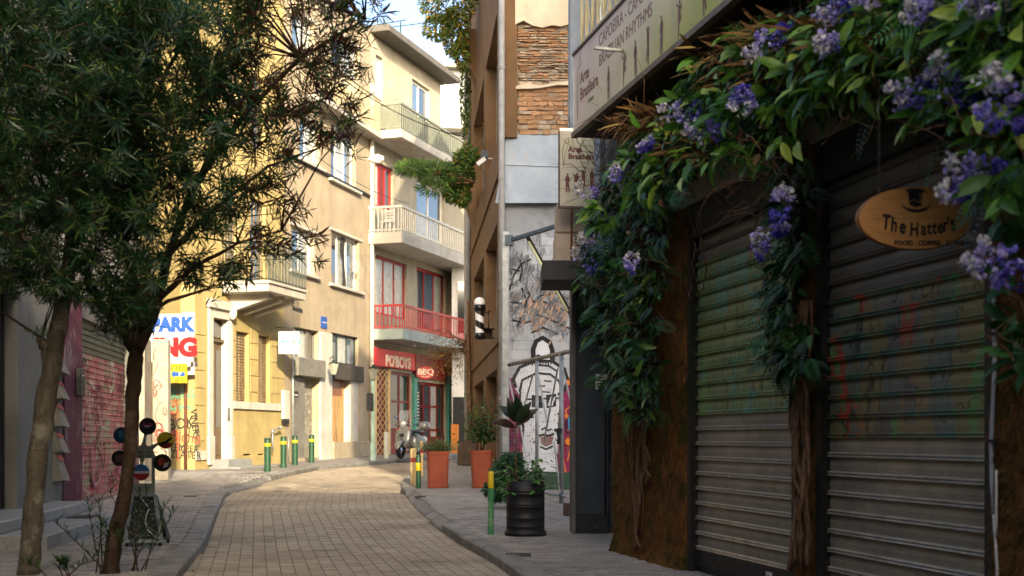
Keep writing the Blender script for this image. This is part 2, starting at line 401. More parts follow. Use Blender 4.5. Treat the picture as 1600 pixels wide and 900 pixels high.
def cxr(y): return float(np.interp(y, [0, 24, 28, 32, 36, 42], [0, -4.8, -5.3, -5.0, -4.0, -1.6]))
def pavers(name, single, parent, inside, m, off, uw, dw, cx, y0, y1, xr, label=None, gap=.0045, stagger=0):
    """every paver its own block with sunk joints; the 300 nearest are objects, the others one joined part"""
    cells = []; y = y0; row = 0
    while y < y1:
        for i in range(int((xr[1]-xr[0])/uw)):
            a = xr[0]+i*uw+(uw*.5 if stagger and row % 2 else 0); X = cx(y)+a+uw/2
            if y > 4:
                q = 800+F*X/y
                if not (-30 < q < 1630): continue
                if HOR+F*(EYE-off-g(y))/y > 925: continue
            if inside(X, y+dw/2): cells.append((a, y, X))
        y += dw; row += 1
    cells.sort(key=lambda c: c[1]); r = random.Random(3)
    big = MB(); n = 0; meshes = []
    def block(mb, a, y, h, o=(0, 0)):
        e = gap/2; ey = gap/3.5; x00, x01 = cx(y)+a+e, cx(y)+a+uw-e; x10, x11 = cx(y+dw)+a+e, cx(y+dw)+a+uw-e
        z0, z1 = g(y)+off+h, g(y+dw)+off+h; k = .004; B = .02
        top = [(x00+k, y+ey+k*.5, z0), (x01-k, y+ey+k*.5, z0), (x11-k, y+dw-ey-k*.5, z1), (x10+k, y+dw-ey-k*.5, z1)]
        low = [(x00, y+ey, z0-B), (x01, y+ey, z0-B), (x11, y+dw-ey, z1-B), (x10, y+dw-ey, z1-B)]
        mb.add([(p[0]-o[0], p[1]-o[1], p[2]) for p in top+low], [(0, 1, 2, 3), (4, 5, 1, 0), (5, 6, 2, 1), (6, 7, 3, 2), (7, 4, 0, 3)])
    shared = None
    for j, (a, y, X) in enumerate(cells):
        h = r.uniform(-.002, .0025)
        if j < 300 and y < 16:
            if shared is None:
                sb = MB(); block(sb, a, y, 0, (X, y)); shared = sb.build(single, m, parent); shared.location = (X, y, h)
            else:
                o = bpy.data.objects.new(single, shared.data); C.objects.link(o); o.parent = parent; o.location = (X, y, h+g(y))
        else:
            big.rv = r.random(); block(big, a, y, h)
    big.build(name, m, parent, label, 'stuff')
pavers('road_pavers', 'paver', road, lambda x, y: lk(y)-.02 < x < rk(y)+.02, m_road, 0, .16, .08, cxr, 11.6, 45, (-9, 9))
def in_left(x, y):
    if x > lk(y)-.26: return False
    if y < 27.6: return x > -7.6-.12*(y-21.5)
    return x > -12
cxl = lambda y: -.2*(y-12)
pavers('pavement_pavers', 'paver', lp, in_left, m_pave, KH, .2, .1, cxl, 11.8, 33.5, (-9, 9), stagger=1)
pavers('pavement_pavers', 'paver', rp, lambda x, y: rk(y)+.26 < x and (x < 4.9-.2266*y if y < 15.7 else x < 2.4), m_pave, KH, .2, .1, cxl, 11.8, 40, (-3, 14), stagger=1)
strip('far_pavement', lambda y: -16, lambda y: lk(y)-.25, 33.45, 60, KH-.002, m_pave, nx=1)

def kerb(K, side, parent, low=None):
    r = random.Random(5)
    for a, b in zip(K, K[1:]):
        L = (b-a).length; n = max(1, round(L/.85))
        for i in range(n):
            p, q = a.lerp(b, i/n), a.lerp(b, (i+1)/n)
            if q.y < 10: continue
            t = (q-p).normalized(); N = Vector((-t.y, t.x, 0))*side; e = t*.006; up = .004+r.uniform(-.004, .004)
            dz = -.085 if (low and low[0] < p.y < low[1]) else 0
            p, q = p+e, q-e; Z = lambda v, h: Vector((v.x, v.y, g(v.y)+h)); k = .025
            vs = [Z(p, -.12), Z(q, -.12), Z(p, KH+up+dz-k), Z(q, KH+up+dz-k), Z(p+N*k, KH+up+dz), Z(q+N*k, KH+up+dz), Z(p+N*.25, KH+up), Z(q+N*.25, KH+up), Z(p+N*.25, -.12), Z(q+N*.25, -.12)]
            mb = MB(); mb.rv = r.random()+.01
            fs = [(0, 1, 3, 2), (2, 3, 5, 4), (4, 5, 7, 6), (6, 7, 9, 8), (0, 2, 4, 6, 8), (1, 9, 7, 5, 3)]
            mb.add(vs, fs); mb.build('kerb_stone', m_kerb, parent)
kerb(LK, 1, lp, (26.3, 31)); kerb(RK, -1, rp, (19, 26))
# pale cross strips let into the pavements
sb = MB()
for py, x0, x1 in ((803, 80, 318), (850, 60, 285), (776, 200, 340), (765, 210, 352)):
    a, b = G(x0, py), G(x1, py); sb.quad(*[(q.x, q.y+d, g(q.y)+KH+.004) for q, d in ((a, 0), (b, 0), (b, .05), (a, .05))])
sb.build('pale_strip', m_strip, lp)
sb = MB()
for py, x0, x1 in ((810, 730, 800), (846, 765, 960)):
    a, b = G(x0, py), G(x1, py); sb.quad(*[(q.x, q.y+d, g(q.y)+KH+.004) for q, d in ((a, 0), (b, 0), (b, .05), (a, .05))])
sb.build('pale_strip', m_strip, rp)
m_iron = mat('cast iron cover', '#2c2b2a', '#222120', 9, .7, .5, metal=.2)
for px_, py_, wd_, par_ in ((810, 867, .30, rp), (657, 776, .22, rp), (300, 775, .25, lp)):
    c = G(px_, py_); mb = MB(); z = g(c.y)+KH; mb.box(Fr(c.x, c.y, 1, 0), -wd_/2, wd_/2, z-.01, z+.006, -wd_*.7, wd_*.7, .003); mb.build('utility_cover', m_iron, par_)
# litter of fallen leaves along the kerbs
pos = []
for i in range(420):
    y = random.uniform(12.2, 34); s = random.random()
    if s < .4: x = rk(y)-abs(random.gauss(0, .12)); z = g(y)+.006
    elif s < .7: x = lk(y)+abs(random.gauss(0, .12)); z = g(y)+.006
    elif s < .85: x = rk(y)+random.uniform(.3, 1.5); z = g(y)+KH+.006
    else: x = random.uniform(lk(y), rk(y)); z = g(y)+.006
    pos.append((x, y, z))
n = len(pos); m_dry = leafmat('dry leaf', '#4a3320', '#7a5a34', '#8f7a4a', .1, .8)
scatter('fallen_leaves', NARROW, pos, rdirs(n)*np.array([1, 1, .1]), np.tile([0, 0, 1.], (n, 1))+rdirs(n)*.2, RNG.uniform(.05, .11, n), m_dry, None, None, 'stuff', org=(0, 14, 0))
lo = bpy.data.objects['fallen_leaves']; tag(lo, 'dry brown leaves scattered along both kerbs of the lane', 'leaves')
# ================================================================ RIGHT SIDE : cafe front
m_dark = mat('dark paint', '#22211f', '#181716', 5, .6, .2)
m_darkwall = mat('dark soffit', '#2b2724', '#1e1b19', 4, .8, .3)
def mossmat():
    b = NB('coir moss'); v = b.mapped((22, 22, 6)); v2 = b.mapped((60, 60, 14))
    c = b.mix(b.ramp(b.noise(1, 5, .75, v), [(.3, 0), (.65, 1)]), H('#2e1d0f'), H('#85582e'))
    c = b.mix(b.ramp(b.noise(1, 3, .7, v2), [(.45, 0), (.8, .6)]), c, H('#b07a42'))
    c = b.mix(b.ramp(b.noise(2.6, 5, .7), [(.5, 0), (.62, .85)]), c, H('#2a3812'))
    b.bump(b.noise(1, 4, .8, v2), .9, .03); return b.done(c, .95, 0, .1)
m_moss = mossmat()
m_shut_low = mat('shutter slats', '#8d8679', '#787164', 2.2, .45, .15, 120, metal=.1, rnd=.06, stain='#5c4a38', streak=.15)
FS = Fr(*(4.807-.2266*15.68, 15.68), .2266, -1)     # cafe front: u grows towards the camera
def su(px, w=0): return FS.px(px, 0, w)[0]
U0 = 0; UA = su(1072); UB = su(1238); UC = su(1272); UD = su(1535); UE = 18.0
cafe = thing('cafe_building', 'dark cafe front with brown moss walls and two roller shutters under the flower garland', 'building', FS.p(4, 0))
mb = MB(); TOP = 15
mb.box(FS, U0+.05, UE, 3.9, TOP, -5, 0)                       # upper floors
mb.box(FS, U0+.05, UE, -.2, 3.9, -5, -.5)                      # ground floor behind the shutters
m_cafew = mat('cafe upper wall', '#a59a86', '#8d8371', 1.5, .9, .3, streak=.3)
mb.build('wall', m_cafew, cafe)
mb = MB()
for a, b in ((UA-.02, UA+.07), (UB-.06, UB+.02), (UC-.02, UC+.08), (UD-.01, UD+.13)): mb.box(FS, a, b, 0, 3.9, -.3, -.02)
mb.box(FS, UA+.07, UB-.06, 3.55, 3.9, -.3, -.03); mb.box(FS, UC+.08, UD-.01, 3.55, 3.9, -.3, -.03)
mb.build('shutter_guide', m_dark, cafe)
def mosswall(u0, u1, v0, v1, w, wrap=0, name='moss_wall'):
    mb = MB(); nu = max(4, int((u1-u0+wrap)/.045)); nv = int((v1-v0)/.05); vs = []
    for j in range(nv+1):
        for i in range(nu+1):
            s = (u1-u0+wrap)*i/nu-wrap; v = v0+(v1-v0)*j/nv; u, ww = (u0+s, w) if s > 0 else (u0, w+s)
            p = FS.p(u, v, ww); ed = min(1, (u1-u)/.12); d = noise.noise(p*4)*.025+noise.noise(p*11)*.03+noise.noise(Vector((p.x*25, p.y*25, p.z*9)))*.022
            if v > .3: pass
            else: d += (.3-v)*.28
            n_ = FS.W if s > .02 else (-FS.U if s < -.02 else (FS.W-FS.U).normalized()); vs.append(p+n_*d*(ed if s > 0 else 1)-(FS.W*.04*(1-ed) if s > 0 else Vector((0, 0, 0))))
    W_ = nu+1; mb.smooth = True; mb.add(vs, [(j*W_+i, j*W_+i+1, (j+1)*W_+i+1, (j+1)*W_+i) for j in range(nv) for i in range(nu)])
    o = mb.build(name, m_moss, cafe)
    n = int((u1-u0+wrap)*(v1-v0)*1500); S = RNG.uniform(-wrap, u1-u0, n); V_ = RNG.uniform(v0, v1, n); pos = []; dr = []
    for s, v in zip(S, V_):
        p = FS.p(u0+s, v, w+.02) if s > 0 else FS.p(u0, v, w+s)-FS.U*.02; pos.append(p); nn = FS.W if s > 0 else -FS.U
        dr.append(nn*.6+Vector((random.gauss(0, .3), random.gauss(0, .3), -1)))
    scatter('moss_fibre', NARROW, pos, dr, np.tile(list(FS.W), (n, 1)), RNG.uniform(.025, .06, n), m_fibre, cafe)
m_fibre = leafmat('coir fibre', '#3a2411', '#946234', '#666628', .1, .95)
mosswall(U0, UA-.02, .05, 3.95, .02, wrap=.45)
mosswall(UB+.02, UC-.02, .05, 3.95, .0, name='moss_pier')
mosswall(UD+.13, UD+2.2, .05, 3.95, .02)
m_pnt1 = graffiti('painted shutter left', '#7d766a', ['#b04a30', '#9a9058', '#7fa068', '#5f9a84', '#7a8a58'], 1.5, 1.72, 3.3, (1, 1, .35), 3, rough=.45, metal=.05, cover=.48, dull=.08)
m_rdg1 = graffiti('painted ridge highlight left', '#7d766a', ['#c4502c', '#9a9048', '#7fa05e', '#5aa898', '#7a8a50'], 1.5, 1.72, 3.3, (1, 1, .35), 3, rough=.35, metal=.05, cover=.5, dull=.05)  # ridge highlights put into the colour as a more vivid copy of the paint
m_pnt2 = graffiti('painted shutter right', '#756e64', ['#b8503c', '#5f9a58', '#6f766c', '#8a7a50'], 1.2, 1.49, 2.6, (1, 1, .5), 8, rough=.45, metal=.05, cover=.47, dull=.08)
m_rdg2 = graffiti('painted ridge highlight right', '#756e64', ['#d04a32', '#2f9a50', '#3c6a5c', '#7a7a50'], 1.2, 1.49, 2.6, (1, 1, .5), 8, rough=.35, metal=.05, cover=.49, dull=.05)  # highlights painted in here too, as stronger ridge colours
m_shut_low2 = mat('right shutter slats', '#a29680', '#7d766c', 2.2, .42, .15, 120, metal=.1, rnd=.06, stain='#8a6a44', streak=.25)
m_rdgl = mat('ridge highlight metal', '#b5ab98', '#958c7c', 6, .35, .05, metal=.15, stain='#6d5c48')  # paler cream copy of the slat metal paints highlights along the ridges
def shutter(u0, u1, v0, v1, pitch, m, vsplit, mlow, label, mr):
    mb = MB(); mb.box(FS, u0, u1, v0, v0+.22, -.14, -.08, .01); mb.box(FS, u0, u1, v0+.06, v0+.085, -.08, -.065)
    ro = mb.build('roller_shutter', m_dark, cafe, label)
    v = v0+.22; first = {}
    while v < v1:
        prof = [(0, -.10), (.004, -.078), (.011, -.072), (.018, -.078), (.022, -.09), (.026, -.078), (.033, -.073), (.040, -.08), (.045, -.104), (pitch*.6, -.098), (pitch, -.105)]
        mb = MB(); mb.rv = random.random()+.01
        for qi, ((a, wa), (b, wb)) in enumerate(zip(prof, prof[1:])):
            mb.cur = 1 if qi < 8 else 0; mb.quad(FS.p(u0+.004, v+a, wa), FS.p(u1-.004, v+a, wa), FS.p(u1-.004, v+b, wb), FS.p(u0+.004, v+b, wb))
        mb.build('slat', [m, mr] if v > vsplit else [mlow, m_rdgl], ro); v += pitch
    return ro
shutter(UA+.07, UB-.06, .13, 3.6, .153, m_pnt1, 1.72, m_shut_low, 'left shutter with faded green and red paint on its upper slats', m_rdg1)
shutter(UC+.08, UD-.01, .05, 3.6, .153, m_pnt2, 1.45, m_shut_low2, 'right shutter, bare slats below and dark graffiti above', m_rdg2)
mb = MB(); mb.box(FS, UA, UD+.13, .0, .125, -.5, -.02); mb.build('threshold', m_kerb, cafe)
# warning sticker on the bottom bar of the left shutter
m_white = mat('white paint', '#dcd8d0', '#c6c2b8', 3, .6, .1); m_red = mat('red paint', '#a31f1c', '#8a1816', 4, .5, .1)
m_black = mat('black print', '#151414', '#0e0e0e', 5, .6, 0)
u, v = FS.px(1197, 886, -.078); st = MB(); st.box(FS, u-.0, u+.13, .15, .30, -.079, -.0765); s1 = st.build('sticker', m_white, cafe)
st = MB(); st.box(FS, u+.01, u+.12, .20, .225, -.0764, -.0755); st.build('sticker_stripe', m_red, s1)
text(FS, u+.015, .24, -.076, 'IN', .06, m_black, 'sticker_print', s1, .001)
# pale plastic pipe and cable running up beside the right shutter
m_pvc = mat('white pvc', '#b9bcc0', '#9a9da2', 3, .4, .05)
pu = UD+.19
pts = [FS.p(pu+.02*math.sin(i*.9)+(.0 if i > 6 else .02*(6-i)*.4), .15+i*.22, .05) for i in range(12)]
mb = MB(); mb.tube(pts[4:], .014, 8); o = mb.build('cable_pipe', m_pvc, None, org=pts[0]); tag(o, 'pale cable pipe running up beside the right hand shutter', 'pipe')
mb = MB(); mb.tube(pts[:5], .009, 6); mb.tube([FS.p(pu+.05, .9+i*.1, .06) for i in range(5)], .008, 6); mb.build('cable', m_white, o)
for k in (6, 9): mb = MB(); mb.box(FS, pu-.03, pu+.05, pts[k].z, pts[k].z+.02, .02, .068); mb.build('clip', m_dark, o)

# ---------------------------------------------------------------- canopy with the printed banner (first floor)
FA = FS; WA = .52
ua, _ = FA.px(897, 0, WA)
can = thing('canopy_banner', 'long pinkish to yellow green banner board with dancer silhouettes above the flower garland', 'sign', FA.p(ua, 5.2, WA))
def bannermat():
    b = NB('printed banner'); s = b.n('ShaderNodeSeparateXYZ'); b.l(b.pos(), s.inputs[0])
    f = b.n('ShaderNodeMapRange'); f.inputs[1].default_value = 15.6; f.inputs[2].default_value = 8.5; b.l(s.outputs[1], f.inputs[0])
    z = b.n('ShaderNodeMapRange'); z.inputs[1].default_value = 6.2; z.inputs[2].default_value = 5.2; b.l(s.outputs[2], z.inputs[0])
    k = b.math('ADD', f.outputs[0], b.math('MULTIPLY', z.outputs[0], .35)); k = b.math('ADD', k, b.math('MULTIPLY', b.noise(1.4, 3), .25))
    c = b.ramp(k, [(.35, H('#cdb9ae')), (.75, H('#c9bf96')), (1, H('#a8a84a'))])
    c = b.mix(b.ramp(b.noise(1, 3, .6, b.mapped((3, 3, .8))), [(.5, 0), (.75, .25)]), c, H('#8d8272'))
    b.bump(b.noise(1.5, 2, .5, b.mapped((2, 2, .6))), .5, .05); return b.done(c, .55, 0, .3)
m_ban = bannermat(); m_frame = mat('banner frame', '#6b5a4c', '#55483c', 5, .6, .2); m_print = mat('maroon print', '#74483e', '#663e36', 6, .6, 0)
ue = ua+10.5; b0, b1 = 5.20, 6.14
mb = MB(); mb.box(FA, ua, ue, b0, b1, WA-.04, WA); mb.build('banner', m_ban, can)
mb = MB(); mb.box(FA, ua-.03, ua-.001, b0-.02, b1, 0.01, WA+.005); mb.build('end_panel', m_white, can)
mb = MB(); mb.box(FA, ua-.03, ue, b0-.06, b0-.001, WA-.05, WA+.03); mb.box(FA, ua-.03, ue, b1+.001, b1+.03, WA-.06, WA+.02); mb.build('frame', m_frame, can)
mb = MB(); mb.box(FA, ua-.01, ue, b0-.05, b0+.06, .003, WA-.051); mb.build('soffit', m_darkwall, can)
def bpx(px, py): return FA.px(px, py, WA)
m_printg = mat('green print', '#6f7d35', '#5f6c2d', 6, .6, 0)
def logo(fr, u, v, w, sc_, par):
    mb = MB(); mb.stroke(fr, [(u+sc_*x, v+sc_*y) for x, y in ((0, -.35), (-.03, -.1), (-.02, .15), (.05, .35), (.12, .42), (.15, .3), (.08, .25))], .022*sc_, w+.002); mb.stroke(fr, [(u+sc_*x, v+sc_*y) for x, y in ((.02, -.3), (.03, -.05), (.1, .2))], .014*sc_, w+.0024)
    mb.build('leaf_emblem', m_printg, par)
    text(fr, u+.12*sc_, v+.05*sc_, w+.001, 'Arte', .2*sc_, m_print, 'lettering', par, .002, bold=.004)
    text(fr, u+.12*sc_, v-.14*sc_, w+.001, 'Brasileira', .2*sc_, m_print, 'lettering', par, .002, bold=.004)
    text(fr, u+.45*sc_, v-.26*sc_, w+.001, 'athens', .09*sc_, m_printg, 'lettering', par, .002)
logo(FA, ua+.16, 5.66, WA, 1.0, can)
text(FA, ua+1.05, 5.93, WA, 'CAPOEIRA - CAPOEIRA ANGOLA', .20, m_print, 'lettering', can, .002, sx=.95)
text(FA, ua+1.05, 5.70, WA, 'BRAZILIAN RHYTHMS', .20, m_print, 'lettering', can, .002, sx=.95)
def figure(fr, u, v, h, pose, w, par, flip=1):
    """flat printed dancer: body as strokes with widths"""
    mb = MB(); S = lambda pts, wd, k=0: mb.stroke(fr, [(u+flip*x*h, v+y*h) for x, y in pts], [q*h*1.6 for q in wd], w+.002+k*.0005)
    P_ = {0: (((0, .55), (.0, .78), (.01, .86)), ((0, .55), (-.05, .3), (-.04, 0)), ((0, .55), (.06, .3), (.1, .0)), ((0, .8), (-.1, .66), (-.07, .52)), ((0, .8), (.1, .68), (.12, .55))),
          1: (((0, .5), (.05, .72), (.08, .82)), ((0, .5), (-.02, .28), (-.05, 0)), ((0, .5), (.12, .42), (.2, .52)), ((.05, .74), (-.06, .8), (-.16, .9)), ((.05, .74), (.16, .7), (.24, .8))),
          2: (((0, .55), (-.02, .78), (-.02, .88)), ((0, .55), (.03, .3), (.0, 0)), ((0, .55), (-.08, .35), (-.14, .12)), ((0, .8), (.08, .9), (.05, 1.02)), ((0, .8), (-.1, .9), (-.08, 1.04)))}[pose]
    S(P_[0], [.11, .13, .05]); S(P_[1], [.09, .06, .04], 1); S(P_[2], [.085, .06, .04], 2); S(P_[3], [.045, .035, .03], 3); S(P_[4], [.045, .035, .03], 4)
    hx, hy = P_[0][2]; mb.poly(fr, [(u+flip*(hx*h)+.055*h*math.cos(t), v+(hy+.06)*h+.065*h*math.sin(t)) for t in [k*math.pi/5 for k in range(10)]], w+.005)
    mb.build('dancer_silhouette', m_print, par)
for px, py, pose, hh in ((951, 152, 0, .5), (975, 117, 1, .42), (993, 108, 0, .45), (1013, 93, 2, .5), (1034, 76, 0, .62), (1061, 52, 1, .62), (1100, 14, 2, .6)):
    u, v = bpx(px, py); figure(FA, u, 5.235, min(hh, .38), pose, WA, can, 1 if px % 2 else -1)
mb = MB(); a = FA.p(ua+1.95, 5.62, WA); mb.tube([a, a+FA.W*.32+Vector((0, 0, .01))], .02, 8); mb.build('spotlight_arm', mat('grey lamp arm', '#8f8f8a', '#7c7c78', 4, .5, .05), can)
# lattice balcony above the banner
m_cream = mat('cream metal', '#cdbf93', '#b3a67e', 4, .5, .1)
mb = MB(); R0, R1 = 6.18, 7.25; u0 = ua+.25
mb.box(FA, u0, ue, R1, R1+.05, WA-.04, WA); mb.box(FA, u0, ue, R0, R0+.03, WA-.04, WA)
u = u0
while u < ue-.5:
    mb.box(FA, u, u+.025, R0, R1, WA-.035, WA-.005)
    for (x0, y0), (x1, y1) in (((u+.02, R0), (u+.45, R1)), ((u+.45, R0), (u+.02, R1))):
        mb.tube([FA.p(x0, y0, WA-.02), FA.p(x1, y1, WA-.02)], .011, 5)
    mb.box(FA, u+.22, u+.24, R0, R1, WA-.035, WA-.005); u += .46
o = mb.build('balcony_railing', m_cream, None, org=FA.p(u0, R0, WA)); tag(o, 'cream lattice balcony railing above the long banner', 'railing')

# ---------------------------------------------------------------- grey building beyond the cafe (Y 16..19)
m_grey = mat('slate grey render', '#3d4348', '#343a3f', 2, .8, .3, streak=.2); m_pale = mat('pale blue wall', '#9ba3a8', '#878f95', 2, .85, .25, streak=.2)
ga = thing('dance_school_building', 'slate grey and pale building between the cafe and the mural wall', 'building', (1.2, 18.3, 0))
X0 = (893-800)/F*18.3
mb = MB(); mb.box(WORLD, X0, 1.38, .05, 4.05, -18.9, -18.3); mb.box(WORLD, 1.38, 6, .05, 4.05, -18.9, -18.45); mb.build('wall', m_grey, ga)
mb = MB(); mb.box(WORLD, X0, X0+.055, .05, 4.0, -18.299, -18.24); mb.build('corner_post', mat('worn grey', '#6a6661', '#58544f', 4, .8, .4), ga)
mb = MB(); mb.box(WORLD, X0-.02, 6, 4.05, 15, -18.9, -18.28); mb.box(WORLD, 1.1, 6, 4.05, 15, -18.28, -16.0); mb.build('upper_wall', m_pale, ga)
mb = MB(); mb.box(WORLD, X0+.06, 1.375, .16, .42, -18.298, -18.285); mb.build('skirting', mat('dirty skirting', '#2c2f31', '#24272a', 5, .9, .5, stain='#6a655c'), ga)
mb = MB(); mb.tube([Vector((1.33, 18.27, .4)), Vector((1.33, 18.27, 4.0))], .012, 6); mb.build('conduit', m_dark, ga)
m_door = mat('blue grey door', '#2f3a42', '#28323a', 3, .5, .1)
mb = MB(); mb.box(WORLD, 1.385, 1.95, .14, 3.1, -18.44, -18.40); d = mb.build('door', m_door, ga)
mb = MB()
for k in range(26):
    for j in range(3):
        c = Vector((1.43+.055*j+.02*(k % 2), 18.395, 1.0+.065*k)); r_ = .024
        mb.tube([c+Vector((math.cos(t)*r_, 0, math.sin(t)*r_)) for t in [q*.9 for q in range(7)]], .005, 4)
mb.build('door_grille', mat('grille iron', '#6d7379', '#50565c', 8, .5, .1, metal=.5), d)
# concrete ledge, two air conditioner boxes, hanging banner, white panel
m_ledge = mat('ledge concrete', '#3c3a38', '#2e2c2b', 3, .8, .4)
yl = 17.6
a = P(846, 432, yl); mb = MB(); mb.box(WORLD, a.x, 1.9, P(0, 446, yl).z, P(0, 416, yl).z, -18.23, -yl+.6, .01)
o = mb.build('ledge', m_ledge, ga)
m_ac = mat('beige box', '#b7a48f', '#9f8d79', 3, .6, .2, stain='#6e5c4c', streak=.2); m_copper = mat('copper pipe', '#9a5c38', '#7a4528', 6, .5, .1)
ac = thing('air_conditioner', 'beige air conditioning housing on the dark ledge beside the hanging banner', 'air conditioner', P(887, 413, 17.4))
x0, x1 = P(867, 0, 17.4).x, P(920, 0, 17.4).x
z0, z1 = P(0, 413, 17.4).z, P(0, 318, 17.4).z; zm = z0+(z1-z0)*.52
mb = MB(); mb.box(WORLD, x0, x1, z0, zm-.01, -18.2, -17.4, .015); mb.box(WORLD, x0+.02, x1, zm+.01, z1, -18.2, -17.45, .015); mb.build('housing', m_ac, ac)
mb = MB(); mb.tube([Vector((x0+.22, 17.38, z0+.02)), Vector((x0+.23, 17.38, z1)), Vector((x0+.4, 17.3, z1+.06))], .014, 6); mb.build('pipe', m_copper, ac)
mb = MB()
for k in range(9): mb.box(WORLD, x0+.27, x1-.02, z0+.05+k*.04, z0+.065+k*.04, -17.399, -17.385)
mb.build('grille', m_dark, ac)
bn = thing('hanging_banner', 'small pale banner with dancers hung across the end of the long banner', 'sign', P(890, 262, 17.0))
yb = 17.0; x0, x1 = P(875, 0, yb).x, P(925, 0, yb).x; FB2 = Fr(0, yb, 1, .12)
u0, u1 = FB2.px(875, 0)[0], FB2.px(952, 0)[0]; z0, z1 = P(0, 320, yb).z, P(0, 198, yb).z
m_ban2 = mat('pale banner', '#cfc3b2', '#b9b48e', .9, .6, .15, stain='#8f9a60')
mb = MB(); mb.box(FB2, u0, u1, z0, z1, -.03, 0); mb.build('banner', m_ban2, bn)
logo(FB2, u0+.05, z0+.70, .0, .5, bn)
for k in range(5): figure(FB2, u0+.10+k*.11, z0+.18+.02*k, .26, k % 3, 0, bn)
mb = MB(); mb.box(FB2, u0-.02, u1, z0-.03, z0, -.035, .005); mb.box(FB2, u0-.02, u0, z0, z1, -.035, .005); mb.build('frame', m_frame, bn)
mb = MB(); zp = P(0, 595, 18.2).z; mb.box(WORLD, P(931, 0, 18.25).x, P(948, 0, 18.25).x, zp-.12, zp+.1, -18.298, -18.26)
sg = mb.build('notice_plate', m_white, ga); mb = MB()
for k in range(4): mb.box(WORLD, P(933, 0, 18.25).x, P(946, 0, 18.25).x, zp-.09+k*.045, zp-.075+k*.045, -18.26, -18.257)
mb.build('print_line', m_black, sg)
# ================================================================ GARLAND over the cafe front
m_broad = leafmat('broad leaf', '#2a5a1c', '#6ea038', '#c4d456', .35, .38)
m_fern = leafmat('fern leaf', '#12301a', '#2f6a34', '#4f8a3c', .2, .5)
m_twig = mat('twig bark', '#7d5c40', '#4f3624', 12, .9, .4, rnd=.3)
m_dryg = leafmat('dry grass', '#5a3a1e', '#8d6534', '#a98a4a', .1, .9)
def cloud(blobs, n_per, wr=(.05, .55)):
    """points hanging off the cafe front inside rough outlines; blobs = (px, py, rx, ry, weight)"""
    pts = []; ctr = []
    for bx, by, rx, ry, wt in blobs:
        u, v = FS.px(bx, by, .3); y = FS.p(u, v, .3).y; k = y/F
        for i in range(int(n_per*wt)):
            a = random.uniform(0, 2*math.pi); r = math.sqrt(random.random())
            ww = random.uniform(*wr); uu, vv = FS.px(bx+math.cos(a)*r*rx, by+math.sin(a)*r*ry, ww); p = FS.p(uu, vv, ww)
            pts.append(p); ctr.append((math.cos(a)*r, -math.sin(a)*r))
    return pts, ctr
def leaves(name, leaf, blobs, n, size, m, parent, singles=0, sname='leaf', droop=.5, wr=(.05, .55), tri=1):
    pts, ctr = cloud(blobs, n, wr); P3 = []; D = []; U_ = []; S = []
    for p, c in zip(pts, ctr):
        base = Vector((0, 0, 0))+(-FS.U)*(-c[0]*.5)+Vector((0, 0, c[1]*.35-droop))+FS.W*random.uniform(.0, .9)
        for j in range(tri):
            d = base+Vector((random.gauss(0, .5), random.gauss(0, .5), random.gauss(0, .35)))
            P3.append(p+Vector((random.gauss(0, .015), random.gauss(0, .015), 0))*tri); D.append(d); U_.append(FS.W*1.0+Vector((random.gauss(0, .45), random.gauss(0, .45), .7+random.gauss(0, .4)))); S.append(random.uniform(*size))
    return scatter(name, leaf, P3, D, U_, S, m, parent, singles=singles, sname=sname)
def twigs(name, blobs, n, parent, r=.005, L=.5, wr=(.1, .5), m=None, kink=.35):
    mb = MB(); pts, _ = cloud(blobs, n, wr)
    for p in pts:
        d = Vector((random.gauss(0, 1), random.gauss(0, 1), random.gauss(0, .8))).normalized(); q = p.copy(); ln = [q.copy()]
        for i in range(6):
            d = (d+Vector((random.gauss(0, kink), random.gauss(0, kink), random.gauss(0, kink)))).normalized(); q = q+d*L/6; ln.append(q.copy())
        mb.rv = random.random(); mb.tube(ln, [r*(1-.12*i)*random.uniform(.9, 1.1) for i in range(7)], 5)
    return mb.build(name, m or m_twig, parent, None, 'stuff')
TOPB = [(948, 340, 30, 35, .7), (990, 290, 50, 50, 1), (1040, 240, 50, 60, 1.2), (1090, 200, 60, 65, 1.5), (1120, 130, 60, 45, 1), (1180, 190, 60, 60, 1.3), (1230, 110, 60, 70, 1.3), (1200, 50, 60, 35, .8),
        (1290, 120, 60, 60, 1), (1290, 40, 70, 50, 1), (1370, 90, 70, 70, 1), (1380, 20, 80, 40, 1), (1460, 60, 70, 60, .9), (1550, 50, 70, 60, 1), (1560, 150, 60, 60, .9), (1480, 170, 50, 35, .5), (1580, 250, 45, 60, .8)]
gar = thing('flower_garland', 'lush arch of broad leaves, twigs and purple wisteria along the top of the cafe front', 'garland', FS.p(3, 3.6))
leaves('broad_leaves', BROAD, TOPB, 34, (.13, .27), m_broad, gar, singles=280, sname='broad_leaf', tri=3)
leaves('fern_fronds', FERN, [(b[0], b[1], b[2]*1.1, b[3]*1.1, b[4]) for b in TOPB], 9, (.2, .42), m_fern, gar, wr=(0, .45), tri=1)
leaves('needle_grass', NARROW, [(1150, 90, 70, 50, 1), (1230, 70, 80, 40, 1.4), (1010, 190, 50, 20, 1.4), (1330, 60, 60, 40, .6), (1080, 230, 50, 20, .5)], 240, (.12, .3), m_dryg, gar, wr=(.2, .5), droop=.1)
twigs('twigs', [(1200, 250, 50, 60, 1.5), (1290, 90, 90, 70, 1), (1000, 190, 60, 30, 1.2), (930, 260, 30, 50, 1.6), (1480, 110, 90, 60, 1), (1550, 200, 40, 80, 1.2), (1160, 300, 60, 40, .8), (1400, 150, 60, 40, .7)], 26, gar, L=.55)
m_dead = leafmat('withered leaf', '#5a3a1c', '#8a6a34', '#a89048', .2, .8)
